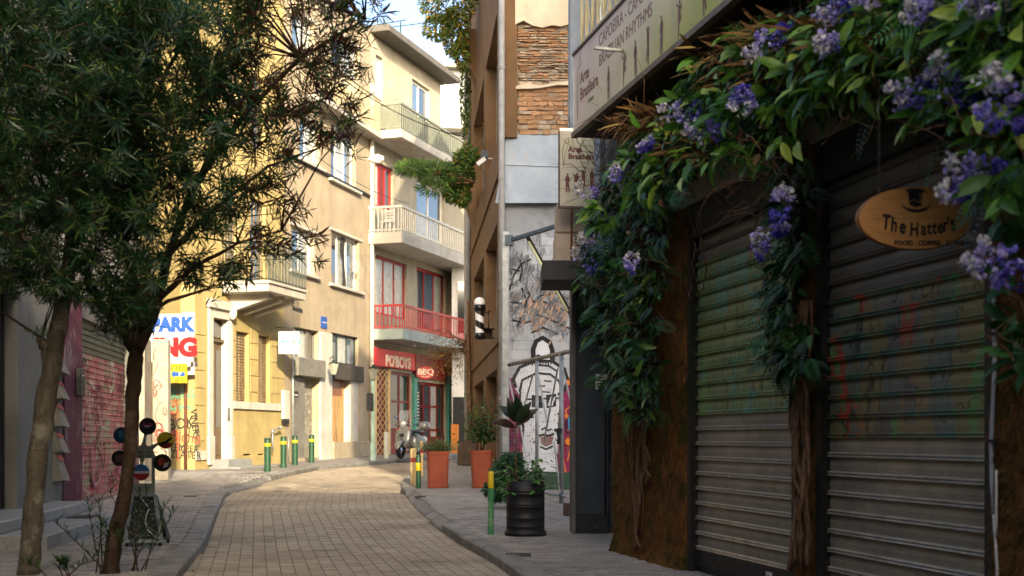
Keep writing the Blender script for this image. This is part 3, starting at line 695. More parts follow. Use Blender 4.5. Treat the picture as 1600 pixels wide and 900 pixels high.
leaves('withered_leaves', BROAD, TOPB, 5, (.08, .18), m_dead, gar, tri=1, droop=1.0)
leaves('small_vine_leaves', SMALL, TOPB, 60, (.04, .09), m_fern, gar, tri=1, wr=(.3, .62))
# dense dark backing of small leaves so the wall does not show through
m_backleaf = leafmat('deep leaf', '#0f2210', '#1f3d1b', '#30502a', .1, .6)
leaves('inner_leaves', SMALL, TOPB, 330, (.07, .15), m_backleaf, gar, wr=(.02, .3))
LC = [(942, 385, 28, 40, 1), (955, 440, 50, 45, 1.2), (975, 510, 55, 50, 1.2), (985, 575, 50, 45, 1), (1000, 620, 30, 40, .6), (1010, 340, 40, 60, .8), (1000, 430, 40, 50, .8)]
col = thing('hanging_foliage', 'thick column of ferns and leaves hanging down the moss wall at its far corner', 'foliage', FS.p(.4, 2.5))
leaves('leaf_mass', BROAD, LC, 42, (.10, .2), leafmat('column leaf', '#12300f', '#2f5f22', '#7da03a', .2, .45), col, tri=2, wr=(.05, .45))
leaves('fern_fronds', FERN, LC, 34, (.16, .34), m_fern, col, singles=60, sname='fern_frond', wr=(.05, .5))
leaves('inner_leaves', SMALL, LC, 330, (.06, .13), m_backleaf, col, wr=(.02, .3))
twigs('twigs', [(960, 480, 40, 80, 1), (1010, 450, 40, 90, 1)], 16, col, L=.6)
MC = [(1222, 440, 20, 50, .7), (1240, 370, 18, 60, .7), (1226, 520, 36, 40, 1), (1242, 300, 22, 60, .8), (1238, 560, 24, 22, .7)]
mid = thing('pier_foliage', 'fern leaves and twisted vines on the narrow moss pier between the two shutters', 'foliage', FS.p(UB, 2.2))
leaves('leaf_mass', BROAD, MC, 30, (.12, .24), leafmat('pier leaf', '#10280f', '#245022', '#3c6e2c', .2, .5), mid, tri=2, wr=(.05, .3))
leaves('fern_fronds', FERN, MC, 26, (.18, .34), m_fern, mid, singles=60, sname='fern_frond', wr=(.05, .3))
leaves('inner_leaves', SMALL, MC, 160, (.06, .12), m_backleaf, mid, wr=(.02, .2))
rg = thing('right_foliage', 'large green leaves at the right edge growing from the last moss wall', 'foliage', FS.p(UD+.5, 2.2))
RC = [(1590, 330, 30, 50, .8), (1590, 510, 22, 30, .5), (1600, 560, 25, 25, .4), (1590, 420, 25, 40, .4)]
leaves('broad_leaves', BROAD, RC, 30, (.14, .24), leafmat('right leaf', '#14381a', '#2f6a2e', '#4d8a34', .2, .45), rg, singles=60, sname='broad_leaf', wr=(.08, .3), droop=.2)
twigs('twigs', RC, 18, rg, L=.5)
# vine stems
def vines(parent, px0, px1, pyt, pyb, n, name='vine_stem', r=(.008, .022)):
    for i in range(n):
        px = random.uniform(px0, px1); pts = []; ph = random.uniform(0, 6); am = random.uniform(3, 9); N_ = 16
        for j in range(N_):
            t = j/(N_-1); q = px+am*math.sin(ph+t*random.uniform(5, 7))+random.gauss(0, 1.6); py = pyt+(pyb-pyt)*t*random.uniform(.97, 1)
            u, v = FS.px(q, py, .08+.02*math.sin(i+j*.9)); pts.append(FS.p(u, max(v, .1), .08+.03*math.sin(i+j*.9)))
        rr = random.uniform(*r); mb = MB(); mb.rv = random.random()+.01; mb.tube(pts, [rr*random.uniform(.8, 1.15) for _ in pts], 7); mb.build(name, m_twig, parent)
vines(mid, 1238, 1262, 470, 895, 9)
vines(mid, 1236, 1250, 560, 780, 3)
vines(col, 992, 1010, 480, 860, 6); vines(col, 1003, 1016, 560, 760, 3); vines(col, 965, 1015, 300, 640, 5, r=(.006, .012))
vines(gar, 1080, 1100, 330, 470, 2, r=(.005, .008)); vines(gar, 1186, 1200, 300, 420, 2, r=(.005, .008))
# wisteria: many small florets shading from white tip to violet
def bloomat(n_, c, c2):
    return leafmat(n_, c, c2, None, .25, .6)
BM = [bloomat('white bloom', '#cfc9c6', '#ece6e0'), bloomat('lilac bloom', '#a596d6', '#cdc0ee'), bloomat('violet bloom', '#6454c4', '#9084e4'), bloomat('deep violet bloom', '#382e9c', '#5648c8')]
def wisteria(px, py, L, ang, parent, w=.5, fat=1.0, tone=1.0):
    w += .28; fat *= 1.15
    """px,py = white tip; L length in pixels, ang = image direction towards the violet end"""
    u, v = FS.px(px, py, w); a = FS.p(u, v, w); k = a.y/F; e = a+(Vector((1, 0, 0))*math.cos(ang)+Vector((0, 0, 1))*math.sin(ang))*L*k+Vector((0, random.uniform(-.05, .05), 0))
    ln = (e-a).length; n = int(60+ln*260*fat); pos, D, U_, S, mi = [], [], [], [], []
    ax = (e-a).normalized(); X = ax.cross(Vector((0, 1, 0))).normalized(); Y = ax.cross(X); cl = [(random.random(), random.uniform(0, 6.28)) for _ in range(14)]
    for i in range(n):
        t0, th0 = random.choice(cl); t = min(1, max(0, t0+random.gauss(0, .07))); rr = (.035+.06*math.sin(math.pi*min(1, t*.8+.15)))*fat; th = th0+random.gauss(0, .6)
        o = X*math.cos(th)+Y*math.sin(th); r_ = rr*random.uniform(.4, 1.0); pos.append(a.lerp(e, t)+o*r_); D.append(o+Vector((random.gauss(0, .5), random.gauss(0, .5), random.gauss(0, .5)))); U_.append((random.gauss(0, 1), random.gauss(0, 1), random.gauss(0, 1))); S.append(random.uniform(.022, .036))
        mi.append(int(min(3, max(0, .35+t*3.3*tone+random.gauss(0, .45)))))
    o = scatter('wisteria_cluster', BLOOM, pos, D, U_, S, BM, parent, mi=mi, kind='stuff'); return o
R_ = math.radians
for a in ((1168, 92, 85, R_(35)), (1158, 178, 42, R_(88), .5, 1.1, .8), (1030, 178, 72, R_(8)), (1072, 196, 72, R_(-18)), (1005, 222, 14, R_(-60)), (1272, 72, 40, R_(10), .5, .8, .5), (1275, 25, 60, R_(20), .45, .9), (1385, 152, 80, R_(8), .4, 1), (1405, 20, 60, R_(5), .5, .8, .6),
          (1450, 95, 100, R_(-45), .4, 1.1), (1535, 112, 110, R_(-62), .5, 1.2, .8), (1480, 258, 100, R_(-5), .5, .85), (1462, 303, 70, R_(10), .55, .68), (1512, 390, 110, R_(-28), .5, 1.1), (1495, 8, 60, R_(6), .5, .8, .4), (1350, 18, 40, R_(80), .4, .9)): wisteria(a[0], a[1], a[2], a[3], gar, *a[4:])
for a in ((960, 258, 26, R_(-80), .4, .9, .6), (898, 292, 40, R_(-20), .4, .8, .6), (905, 370, 58, R_(-12), .45, .95), (895, 388, 62, R_(-42), .45, 1), (990, 395, 34, R_(-100), .45, .8, .7)): wisteria(a[0], a[1], a[2], a[3], col, *a[4:])
for a in ((1232, 292, 60, R_(-110), .3, .9), (1183, 355, 50, R_(-75), .3, .7, .7), (1218, 345, 25, R_(-90), .3, .7)): wisteria(a[0], a[1], a[2], a[3], mid, *a[4:])
# little round festoon bulb
c = P(982, 364, FS.p(*FS.px(982, 364, .3), .3).y); mb = MB(); mb.ball(c, .028, 12, 8); o = mb.build('bulb_glass', mat('amber glass', '#c9945a', '#a87848', 5, .15, 0, spec=.8), None, org=c)
o.name = 'festoon_bulb'; tag(o, 'small round amber bulb hanging among the leaves below the purple flowers', 'light bulb')
mb = MB(); mb.tube([c+Vector((0, 0, .026)), c+Vector((0, 0, .06))], .014, 8); mb.build('bulb_cap', m_dark, o); mb = MB(); mb.tube([c+Vector((0, 0, .06)), c+Vector((.02, 0, .4))], .003, 5); mb.build('flex', m_dark, o)

# ---------------------------------------------------------------- oval wooden cafe sign, hung on a chain square to the street
def woodmat(name, c, c2):
    b = NB(name); v = b.mapped((4, 4, 60)); col = b.mix(b.ramp(b.noise(1, 4, .6, v, .8), [(.35, 0), (.7, 1)]), H(c), H(c2)); col = b.mix(b.ramp(b.noise(3, 3), [(.4, 0), (.8, .5)]), col, H(c2)); b.bump(b.noise(1, 3, .6, v), .15, .004); return b.done(col, .45, 0, .4)
m_wood = woodmat('sign wood', '#c98f52', '#b0763c'); m_edge = woodmat('sign edge', '#8a5a30', '#6d4424')
YS = 8.3; FO = Fr(0, YS, 1, .02)
cu, cv = FO.px(1431, 341); ru, rv_ = (1431-1338)/F*YS, 50/F*YS
os_ = thing('oval_sign', 'oval wooden cafe sign with a black top hat hanging before the right shutter', 'sign', FO.p(cu, cv))
ell = lambda k, n=48: [(cu+ru*k*math.cos(2*math.pi*i/n), cv+rv_*k*math.sin(2*math.pi*i/n)) for i in range(n)]
mb = MB(); A = [FO.p(u, v, 0) for u, v in ell(.965)]; B = [FO.p(u, v, -.012) for u, v in ell(1)]; D_ = [FO.p(u, v, -.04) for u, v in ell(1)]
n = 48; mb.cur = 0; mb.add(A, [tuple(range(n))]); mb.cur = 1; mb.add(A+B, [(i, n+i, n+(i+1) % n, (i+1) % n) for i in range(n)]); mb.add(B+D_, [(i, n+i, n+(i+1) % n, (i+1) % n) for i in range(n)]); mb.add(D_, [tuple(range(n-1, -1, -1))])
mb.build('board', [m_wood, m_edge], os_)
mb = MB(); mb.stroke(FO, [(cu-ru*.93, cv+.0), (cu+ru*.93, cv+.002)], .0018, .0012); mb.build('board_joint', m_edge, os_)
hx, hy = FO.px(1431, 312); s_ = YS/F
mb = MB(); mb.poly(FO, [(hx+x*s_, hy+y*s_) for x, y in ((-10, -8), (-13, 12), (-17, 13), (-16, 16), (-6, 18), (6, 17.5), (14, 15), (14, 13), (10, 10), (9, -9), (0, -12))], .002)
mb.stroke(FO, [(hx+x*s_, hy+y*s_) for x, y in ((-23, -7), (-18, -13), (-8, -17), (4, -17.5), (14, -15), (22, -9), (24, -5))], [.004, .012, .02, .022, .02, .012, .004], .0024); mb.build('top_hat_emblem', m_black, os_)
mb = MB(); mb.stroke(FO, [(hx+x*s_, hy+y*s_) for x, y in ((-9, -2), (-3, 0), (4, -4), (9, -3))], .004, .0034); mb.stroke(FO, [(hx+x*s_, hy+y*s_) for x, y in ((7, 12), (6, 3), (8, -6))], .003, .0036); mb.build('hat_band_line', m_wood, os_)
def word(s, px, py, size, fr, rots=None, adv=None, bold=.003, par=os_, m=m_black, w=.0005):
    u, v = fr.px(px, py)
    for i, ch in enumerate(s):
        if ch != ' ': text(fr, u, v+(rots[i][1]*s_ if rots else 0), w, ch, size, m, 'letter', par, .003, bold=bold, rot=rots[i][0] if rots else 0, sx=.66)
        u += (adv[i] if adv else 9)*s_
word("The", 1377, 357, .135, FO, [(-.12, 0), (-.1, -4), (-.05, -7)], [14, 14, 10], .0035)
word("Hatter's", 1421, 364, .125, FO, [(-.04, -4), (0, -3), (.02, -2), (0, -1), (0, 0), (.05, 3), (.1, 5), (.15, 6)], [18, 10, 8, 8, 9, 8, 5, 8], .003)
text(FO, FO.px(1397, 383)[0], FO.px(1397, 383)[1], .0005, 'FOOD . COFFEE . DRINKS', .043, m_black, 'lettering', os_, .003, bold=.0015)
m_chain = mat('aged chain', '#5a5044', '#3c352d', 9, .5, .2, metal=.7)
for px in (1375, 1487):
    u, v0 = FO.px(px, 297 if px < 1400 else 300); mb = MB(); v = v0-.01; k = 0
    while v < v0+.85:
        c = FO.p(u, v, -.02); ax = FO.U if k % 2 else FO.W
        mb.tube([c+ax*.009*math.sin(t)+Vector((0, 0, .019*math.cos(t))) for t in [q*math.pi/4 for q in range(9)]], .003, 5, caps=False); v += .03; k += 1
    mb.build('chain', m_chain, os_)
# ================================================================ MURAL WALL, brickwork, fence
YM = 27.05; FM = Fr(0, YM, 1, 0)
mpx = lambda px, py: FM.px(px, py)
m_block = mat('painted white block', '#b4b6b8', '#989b9e', 2.5, .85, .35, rnd=.06, stain='#8f8e8b')
m_mag = mat('magenta paint', '#8c2450', '#701f42', 1.5, .8, .3, stain='#a8743a'); m_mortar = mat('mortar', '#8d8b87', '#75736f', 6, .95, .4)
mw = thing('mural_wall', 'tall block wall painted with a grey face in a white hat and a big hand', 'wall', (0.6, YM, 0))
XL, XR = mpx(786, 0)[0], 2.6; gz = FM.ground(0)-.05
mb = MB(); mb.box(FM, XL, XR, gz, 15, -.5, -.03); mb.build('wall_core', m_mortar, mw)
zt = mpx(0, 318)[1]+.12; v = gz; r = 0; bh, bw = .2, .4
blockcache = {}
while v < zt:
    u = XL+(-bw/2 if r % 2 else 0)
    while u < XR-1.0:
        a, b = max(u, XL), min(u+bw, XR-.9)
        if b-a > .03:
            zc = v+bh/2; py = HOR-(zc-EYE)*F/YM; px = 800+F*(a+b)/2/YM
            mag = py > 585 and (px < 822 or px > 873)
            mb = MB(); mb.rv = random.random()+.01; mb.box(FM, a+.003, b-.003, v+.003, min(v+bh, zt)-.003, -.04, random.uniform(-.004, 0)); mb.build('block', m_mag if mag else m_block, mw)
        u += bw
    v += bh; r += 1
m_ink = mat('black spray paint', '#151517', '#0c0c0e', 6, .7, 0); m_wh = mat('white spray paint', '#d4d6d8', '#bfc1c4', 4, .8, .1); m_gr = mat('grey spray paint', '#77797c', '#5c5e61', 4, .8, .1); m_tan = mat('tan spray paint', '#b89a84', '#a88870', 3, .8, .1)
m_or = mat('orange spray paint', '#d97c26', '#c46a1c', 4, .7, .1); m_bl = mat('blue spray paint', '#2f8fb8', '#2279a0', 4, .7, .1); m_tagp = mat('dark purple paint', '#3b1a3a', '#2d132d', 4, .8, .1)
W0 = [.004]
def art(mb, pts, wd, close=False):
    wd = wd*(1.45 if wd > .015 else 1.2)
    W0[0] += .00012; mb.stroke(FM, [mpx(*p) for p in pts], wd, W0[0], close)
def fill(mb, pts): W0[0] += .00012; mb.poly(FM, [mpx(*p) for p in pts], W0[0])
# face and hat (white field first, then line work)
mb = MB(); fill(mb, ((806, 590), (812, 572), (835, 562), (860, 562), (880, 575), (884, 600), (880, 612), (876, 640), (870, 700), (868, 745), (816, 745), (818, 700), (812, 650), (812, 618), (804, 606))); mb.build('painted_face', m_wh, mw)
mb = MB(); fill(mb, ((799, 598), (806, 612), (812, 622), (816, 700), (814, 735), (797, 735))); fill(mb, ((884, 602), (880, 612), (897, 580), (897, 738), (871, 738), (873, 690), (877, 640))[2:]+((877, 614),)); mb.build('magenta_field', m_mag, mw)
mb = MB()
art(mb, [(806, 606), (802, 592), (812, 574), (836, 564), (862, 564), (882, 577), (887, 594), (882, 610), (872, 617)], .05)
art(mb, [(812, 612), (816, 594), (838, 583), (860, 585), (874, 596), (878, 614)], .035)
art(mb, [(836, 570), (858, 572), (870, 580)], .03); art(mb, [(840, 604), (852, 603)], .022); art(mb, [(850, 595), (862, 596)], .022); art(mb, [(845, 612), (860, 613)], .02)
art(mb, [(813, 612), (812, 640), (818, 665), (816, 690)], .028); art(mb, [(877, 615), (874, 650), (872, 690)], .025)
for pts in (((831, 617), (848, 619), (848, 638), (831, 636)), ((853, 617), (869, 615), (869, 635), (854, 638))): fill(mb, pts)
art(mb, [(822, 624), (876, 622)], .025); art(mb, [(828, 628), (826, 634)], .02)
art(mb, [(846, 672), (852, 668), (857, 673), (862, 670)], .03); art(mb, [(842, 681), (850, 679), (857, 681), (866, 678)], .035); art(mb, [(844, 698), (853, 702), (864, 697)], .028); art(mb, [(834, 690), (842, 692)], .02); art(mb, [(868, 688), (875, 687)], .02)
for i in range(60): a = (random.uniform(815, 874), random.uniform(640, 740)); art(mb, [a, (a[0]+random.uniform(-2, 3), a[1]+random.uniform(1, 3))], .012)
mb.build('line_work', m_ink, mw)
mb = MB(); art(mb, [(857, 634), (862, 620)], .03); art(mb, [(862, 634), (867, 620)], .02); mb.build('glint', m_wh, mw)
mb = MB(); fill(mb, ((844, 683), (854, 682), (865, 682), (862, 694), (853, 698), (846, 694))); mb.build('painted_lips', mat('brown rose paint', '#8b6a68', '#765654', 4, .8, .1), mw)
# fingertip with nail
mb = MB(); fill(mb, ((836, 562), (835, 545), (839, 534), (848, 530), (857, 536), (861, 548), (861, 562))); mb.build('painted_nail', m_wh, mw)
mb = MB(); art(mb, [(834, 565), (833, 546), (838, 533), (848, 528), (859, 535), (863, 548), (863, 564)], .07); art(mb, [(838, 556), (848, 559), (860, 555)], .05)
for i in range(9): x = 832+i*4.2; art(mb, [(x, 562), (x-.5, 570+random.uniform(-2, 3))], .02)
# hand: hatched knuckles and long lines
HL = [[(808, 510), (822, 480), (845, 462), (870, 458), (892, 470)], [(800, 470), (815, 475), (828, 462), (822, 448)], [(795, 455), (803, 430), (815, 412), (830, 405)], [(812, 405), (816, 420), (812, 440)], [(845, 470), (868, 478), (895, 492)], [(838, 492), (862, 500), (893, 515)],
      [(830, 520), (850, 512), (872, 522)], [(800, 500), (820, 505), (842, 498)], [(855, 440), (872, 446), (893, 452)], [(815, 450), (823, 470), (820, 482)], [(798, 420), (812, 424)]]
for l_ in HL: art(mb, l_, .022)
for i in range(230):
    cx, cy = random.uniform(794, 890), random.uniform(405, 530); 
    if cx > 880 or random.random() < .15: continue
    a = random.choice((1.0, 1.15, .8, -.9)); L = random.uniform(4, 12); art(mb, [(cx, cy), (cx+L*math.cos(a)*.6, cy+L*math.sin(a))], random.uniform(.005, .01))
for i in range(60): cx, cy = random.uniform(794, 850), random.uniform(365, 420); art(mb, [(cx, cy), (cx+random.uniform(-3, 3), cy+random.uniform(5, 14))], .007)
mb.build('hand_drawing', m_ink, mw)
mb = MB()
for i in range(150):
    cx, cy = random.gauss(852, 24), random.gauss(492, 18)
    if not 800 < cx < 890: continue
    L = random.uniform(6, 14); art(mb, [(cx, cy), (cx+L*.5, cy-L*.8)], random.uniform(.008, .025))
mb.build('hand_shading', m_tan, mw)
mb = MB()
for i in range(420):
    cx, cy = random.uniform(796, 893), random.uniform(400, 530)
    if noise.noise(Vector((cx/14, cy/10, 3))) < -.05 or cy < 470-abs(cx-840)*1.2-40: continue
    L = random.uniform(4, 11); art(mb, [(cx, cy), (cx+L*.45, cy-L*.9)], random.uniform(.008, .03))
mb.build('hand_shading', m_gr, mw)
mb = MB()
for c in ((887, 598, 4.5), (889, 690, 6), (885, 650, 3)): fill(mb, [(c[0]+c[2]*math.cos(t), c[1]+c[2]*math.sin(t)) for t in [k*.7 for k in range(9)]])
art(mb, [(884, 640), (884, 672), (895, 672)], .02); art(mb, [(884, 640), (896, 632)], .02); art(mb, [(886, 720), (892, 700), (896, 705)], .02); art(mb, [(878, 705), (884, 740)], .02)
mb.build('orange_marks', m_or, mw)
mb = MB(); fill(mb, ((887, 652), (897, 651), (897, 673), (888, 672))); mb.build('blue_panel', m_bl, mw)
mb = MB()
for i in range(22):
    x, y = random.uniform(790, 815), random.uniform(655, 735); art(mb, [(x, y), (x+random.uniform(-6, 6), y+random.uniform(-8, 8)), (x+random.uniform(-6, 6), y+random.uniform(-8, 8))], .025)
art(mb, [(884, 655), (884, 676), (900, 677), (900, 648)], .03)
mb.build('purple_tags', m_tagp, mw)
mb = MB(); fill(mb, ((790, 735), (897, 738), (897, 800), (790, 800))); mb.build('green_base', mat('dark green paint', '#2b4a34', '#1f3828', 3, .8, .3), mw)
# grey cement coat with ragged edge, blue tin sheet, exposed stonework, cream plaster
m_cem = mat('cement coat', '#9a9da0', '#7f8285', 1.6, .9, .4, stain='#6e6b66')
mb = MB(); T = [mpx(x, y) for x, y in ((786, 318), (897, 318), (897, 372), (884, 378), (876, 366), (862, 372), (848, 362), (838, 378), (824, 384), (812, 398), (803, 408), (797, 422), (786, 436))]
mb.poly(FM, T[::-1], .012, .02); mb.build('cement_coat', m_cem, mw)
m_tin = mat('pale blue tin', '#98a3ab', '#86919a', 2, .6, .35, stain='#a0978c')
mb = MB(); z0, z1 = mpx(0, 320)[1], mpx(0, 210)[1]; q = [FM.p(mpx(774, 0)[0], z0, .22), FM.p(mpx(890, 0)[0], z0, .22), FM.p(mpx(890, 0)[0], z1, .05), FM.p(mpx(792, 0)[0], z1, .05)]
b_ = [p+FM.W*-.03 for p in q]; mb.add(q+b_, [(0, 1, 2, 3), (7, 6, 5, 4), (0, 4, 5, 1), (1, 5, 6, 2), (2, 6, 7, 3), (3, 7, 4, 0)]); tn = mb.build('tin_sheet', m_tin, mw)
mb = MB(); zz = (z0+z1)/2; mb.tube([q[0].lerp(q[3], .55)+FM.W*.012, q[1].lerp(q[2], .52)+FM.W*.012], .012, 5); mb.build('sheet_lap', m_tin, tn)
m_stone = mat('rough stone brick', '#b48a66', '#9c7450', 9, .95, .9, 45, rnd=.2, stain='#8d8374', bd=.03); m_stgrey = mat('grey rubble', '#b8a48c', '#a08c74', 9, .95, .9, 45, rnd=.3, bd=.03)
XS = mpx(808, 0)[0]; zs0, zs1 = z1-.02, mpx(0, 44)[1]
mb = MB(); mb.box(FM, XL, XR, zs0, 15, -.03, .042); mb.build('rubble_bed', m_stgrey, mw)
v = zs0
while v < zs1:
    h = random.uniform(.035, .075) if HOR-(v-EYE)*F/YM < 135 else random.uniform(.06, .12); u = XS+random.uniform(-.02, .06)
    while u < mpx(893, 0)[0]:
        l_ = random.uniform(.09, .3); py = HOR-(v-EYE)*F/YM
        grey = (125 < py < 142) or random.random() < (.6 if py < 125 else .15); mb = MB(); mb.rv = random.random()+.01; d = random.uniform(.045, .07)+(.02 if py > 135 else .04)
        c = [FM.p(u+random.uniform(0, .015), v+random.uniform(0, .015), .02), FM.p(u+l_-random.uniform(0, .008), v+random.uniform(0, .006), .02), FM.p(u+l_-random.uniform(.005, .02), v+h-random.uniform(.003, .02), .02), FM.p(u+random.uniform(0, .015), v+h-random.uniform(.003, .02), .02)]
        f = [p+FM.W*(d-.02+random.uniform(-.02, .02))+Vector((random.uniform(-.01, .01), 0, random.uniform(-.01, .01))) for p in c]
        mb.add(c+f, [(4, 5, 6, 7), (0, 4, 7, 3), (1, 2, 6, 5), (0, 1, 5, 4), (3, 7, 6, 2)]); mb.build('stone', m_stgrey if grey else m_stone, mw); u += l_
    v += h
m_cream_pl = mat('cream plaster', '#cdbda3', '#b8a88d', 1.4, .9, .4, stain='#96866e')
mb = MB(); rag = [(805, -40), (805, 42), (818, 36), (832, 44), (848, 47), (862, 43), (876, 45), (890, 41), (893, 41), (893, -40)]
mb.poly(FM, [mpx(*p) for p in rag[::-1]], .17, .14); mb.poly(FM, [mpx(*p) for p in [(893, 136), (893, 129), (870, 131), (845, 137), (822, 133), (806, 138), (806, 142), (840, 141), (870, 136)]], .16, .13); mb.build('plaster', m_cream_pl, mw)
# tall galvanised post and tube lamp bracket
m_galv = mat('galvanised steel', '#9da09f', '#7f8382', 6, .45, .3, 60, metal=.5, stain='#76746f'); m_dgalv = mat('blue grey steel', '#4f5960', '#3d464c', 6, .5, .2, metal=.4)
po = thing('light_post', 'tall galvanised post with a bracket and slanted tube lamp before the mural', 'post', G(790, 756))
yp = 26.2; u, _ = Fr(0, yp, 1, 0).px(790, 0); FPp = Fr(0, yp, 1, 0); base = g(yp)+KH
mb = MB(); mb.box(FPp, u-.07, u+.07, base, P(0, 362, yp).z, -.07, .07, .006); mb.build('post', m_galv, po)
a = P(795, 376, yp); b = P(893, 346, 24.6); mb = MB(); mb.tube([a, b], .05, 4); mb.obox(a+Vector((0, -.02, 0)), Vector((1, 0, 0)), Vector((0, 1, 0)), Vector((0, 0, 1)), .08, .1, .1); mb.build('bracket_arm', m_dgalv, po)
a = P(823, 368, 25.9); b = P(897, 500, 25.9); mb = MB(); mb.tube([a, b], .06, 4); mb.build('lamp_housing', m_black, po)
mb = MB(); d = (b-a).normalized(); mb.tube([a+d*.15+Vector((-.035, -.06, 0)), b-d*.2+Vector((-.035, -.06, 0))], .022, 8); mb.build('tube_lamp', mat('lamp tube', '#d6d49a', '#c0be88', 4, .3, 0), po)
# mesh fence with gate bracing
fn = thing('mesh_fence', 'galvanised mesh fence and gate standing before the painted face mural', 'fence', G(835, 772))
fa, fb = Vector((mpx(788, 0)[0]*26.4/YM, 26.4, 0)), G(884, 788); FF = Fr(fa.x, fa.y, fb.x-fa.x, fb.y-fa.y); LN = (Vector((fb.x, fb.y, 0))-Vector((fa.x, fa.y, 0))).length
tp = lambda px, py: FF.px(px, py); z00 = .42
topz = lambda u: tp(786, 572)[1]+(tp(888, 550)[1]-tp(786, 572)[1])*u/LN
gl = lambda u: FF.ground(u)+.04
def fpost(px, r=.035): u = tp(px, 0)[0]; mb = MB(); mb.tube([FF.p(u, gl(u)-.04), FF.p(u, topz(u))], r, 8); mb.build('fence_post', m_galv, fn)
for px in (786, 792, 839, 877): fpost(px, .04 if px in (786, 877) else .032)
mb = MB(); mb.tube([FF.p(-.03, topz(0)), FF.p(LN+.4, topz(LN+.4))], .04, 8); mb.build('top_rail', mat('worn rail', '#8d8472', '#6f685b', 8, .8, .5), fn)
mb = MB(); mb.tube([FF.p(0, gl(0)+.1), FF.p(LN, gl(LN)+.1)], .025, 6); mb.build('bottom_rail', m_galv, fn)
for (x0, y0), (x1, y1) in (((835, 585), (806, 690)), ((842, 580), (858, 665)), ((874, 575), (852, 690)), ((797, 590), (812, 655)), ((880, 570), (897, 640)), ((815, 660), (828, 740)), ((868, 690), (878, 770))):
    a, b = tp(x0, y0), tp(x1, y1); mb = MB(); mb.tube([FF.p(a[0], a[1], .03), FF.p(b[0], b[1], .03)], .018, 5); mb.build('brace', m_galv, fn)
mb = MB(); u = 0
while u < LN: mb.tube([FF.p(u, gl(u)+.1), FF.p(u, topz(u))], .0028, 3, caps=False); u += .1
v = .6
while v < 2.9: mb.tube([FF.p(0, v, .004), FF.p(LN, v, .004)], .0028, 3, caps=False); v += .2
mb.build('wire_mesh', m_galv, fn, None)
mb = MB(); a = tp(877, 672); mb.obox(FF.p(a[0], a[1], .06), FF.U, FF.W, FF.V, .1, .04, .03); mb.tube([FF.p(a[0], a[1], .08), FF.p(a[0]+.12, a[1]-.14, .1), FF.p(a[0]+.1, a[1]-.25, .1)], .03, 6); mb.build('padlock_chain', m_black, fn)
# loose bricks at the fence foot
m_brk = mat('old brick', '#6a5040', '#503c30', 8, .9, .6, stain='#3a302a')
c = G(888, 806); mb = MB(); FBk = Fr(c.x, c.y, 1, .3); mb.box(FBk, -.06, .06, c.z+.004, c.z+.21, -.1, .1, .01); o = mb.build('brick', m_brk, None, org=c); tag(o, 'old dark brick standing on end at the foot of the slate grey wall', 'brick')
# ================================================================ BROWN BUILDING beyond the mural
m_brown = mat('ochre brown render', '#6f5233', '#5d442a', 1.1, .85, .3, streak=.25, stain='#594128')
m_wood2 = mat('dark window wood', '#3a322c', '#2a2420', 5, .6, .2); m_gl = glassmat('window glass', '#3c4852'); m_gldark = glassmat('dark glass', '#15181b')
YB = 27.0; FB = Fr(-.2025, YB, .08, -1)            # u grows towards the camera; u=0 at the corner
bpx2 = lambda px, py, w=0: FB.px(px, py, w)
bb = thing('brown_building', 'ochre brown building with deep window bays past the mural wall', 'building', (0.2, 33, 0))
u41 = bpx2(735, 0)[0]
ops = []
def bay(pxa, pxb, pya, pyb, ref): 
    ua_, ub_ = bpx2(pxa, 0)[0], bpx2(pxb, 0)[0]; y = FB.p(ub_, 0).y
    return (ua_, ub_, EYE+(HOR-pyb)*y/F, EYE+(HOR-pya)*y/F)
O1 = bay(741, 756, 470, 534, 0); O2 = bay(759, 776, 358, 556, 0); O3 = bay(741, 776, 585, 700, 0); O4 = bay(759, 777, 62, 300, 0); O5 = bay(741, 757, 190, 330, 0)
lev = [(.95, 3.05), (4.35, 6.3), (8.1, 11.0)]
ops = []
for z0, z1 in lev:
    for pa, pb in ((740.5, 756), (759, 777)):
        ops.append((bpx2(pa, 0)[0], bpx2(pb, 0)[0], z0, z1))
mb = MB(); wall(mb, FB, u41, 0, -.2, 17, ops, .55); body(mb, FB, u41, -.5, -.2, 17, -.56, -6); mb.box(FB, -.5, -.1, -.2, 17, -.56, -.03)
FBe = Fr(-.2025, YB-.001, 1, 0); mb.box(FBe, .0, .31, EYE+(HOR-216)*YB/F, 17, -.9, .10); mb.build('wall', m_brown, bb)
for o in ops: window(FB, o[0], o[1], o[2], o[3], bb, mat('grey brown frame', '#7a7468', '#666056', 4, .6, .1), m_gl, 2, 2, w=-.3, fw=.09)
mb = MB(); mb.box(FB, u41-.02, -.1, 3.55, 3.62, .0, .05); mb.box(FB, u41-.02, -.1, 7.2, 7.27, 0, .05); mb.build('string_course', m_brown, bb)
# rounded projecting canopy edges between the storeys, with plants above (upper left of the facade)
m_pipe = mat('grey drainpipe', '#918f8a', '#7c7a76', 4, .5, .15)
for px, y, zt_, r in ((784, 26.75, 13, .065), (730.5, 41.0, 18, .11)):
    x = (px-800)/F*y; mb = MB(); mb.tube([Vector((x, y, g(y)+KH)), Vector((x, y, zt_))], r, 10)
    o = mb.build('drainpipe', m_pipe, None, org=(x, y, g(y)+KH)); tag(o, 'pale grey drainpipe on the near corner of the brown building' if px > 750 else 'tall pale drainpipe at the far corner of the brown building', 'drainpipe')
    for k in range(1, 6): mb = MB(); mb.lathe((x, y, k*2.3), [(r+.012, 0), (r+.012, .06)], 10); mb.build('pipe_collar', m_pipe, o)
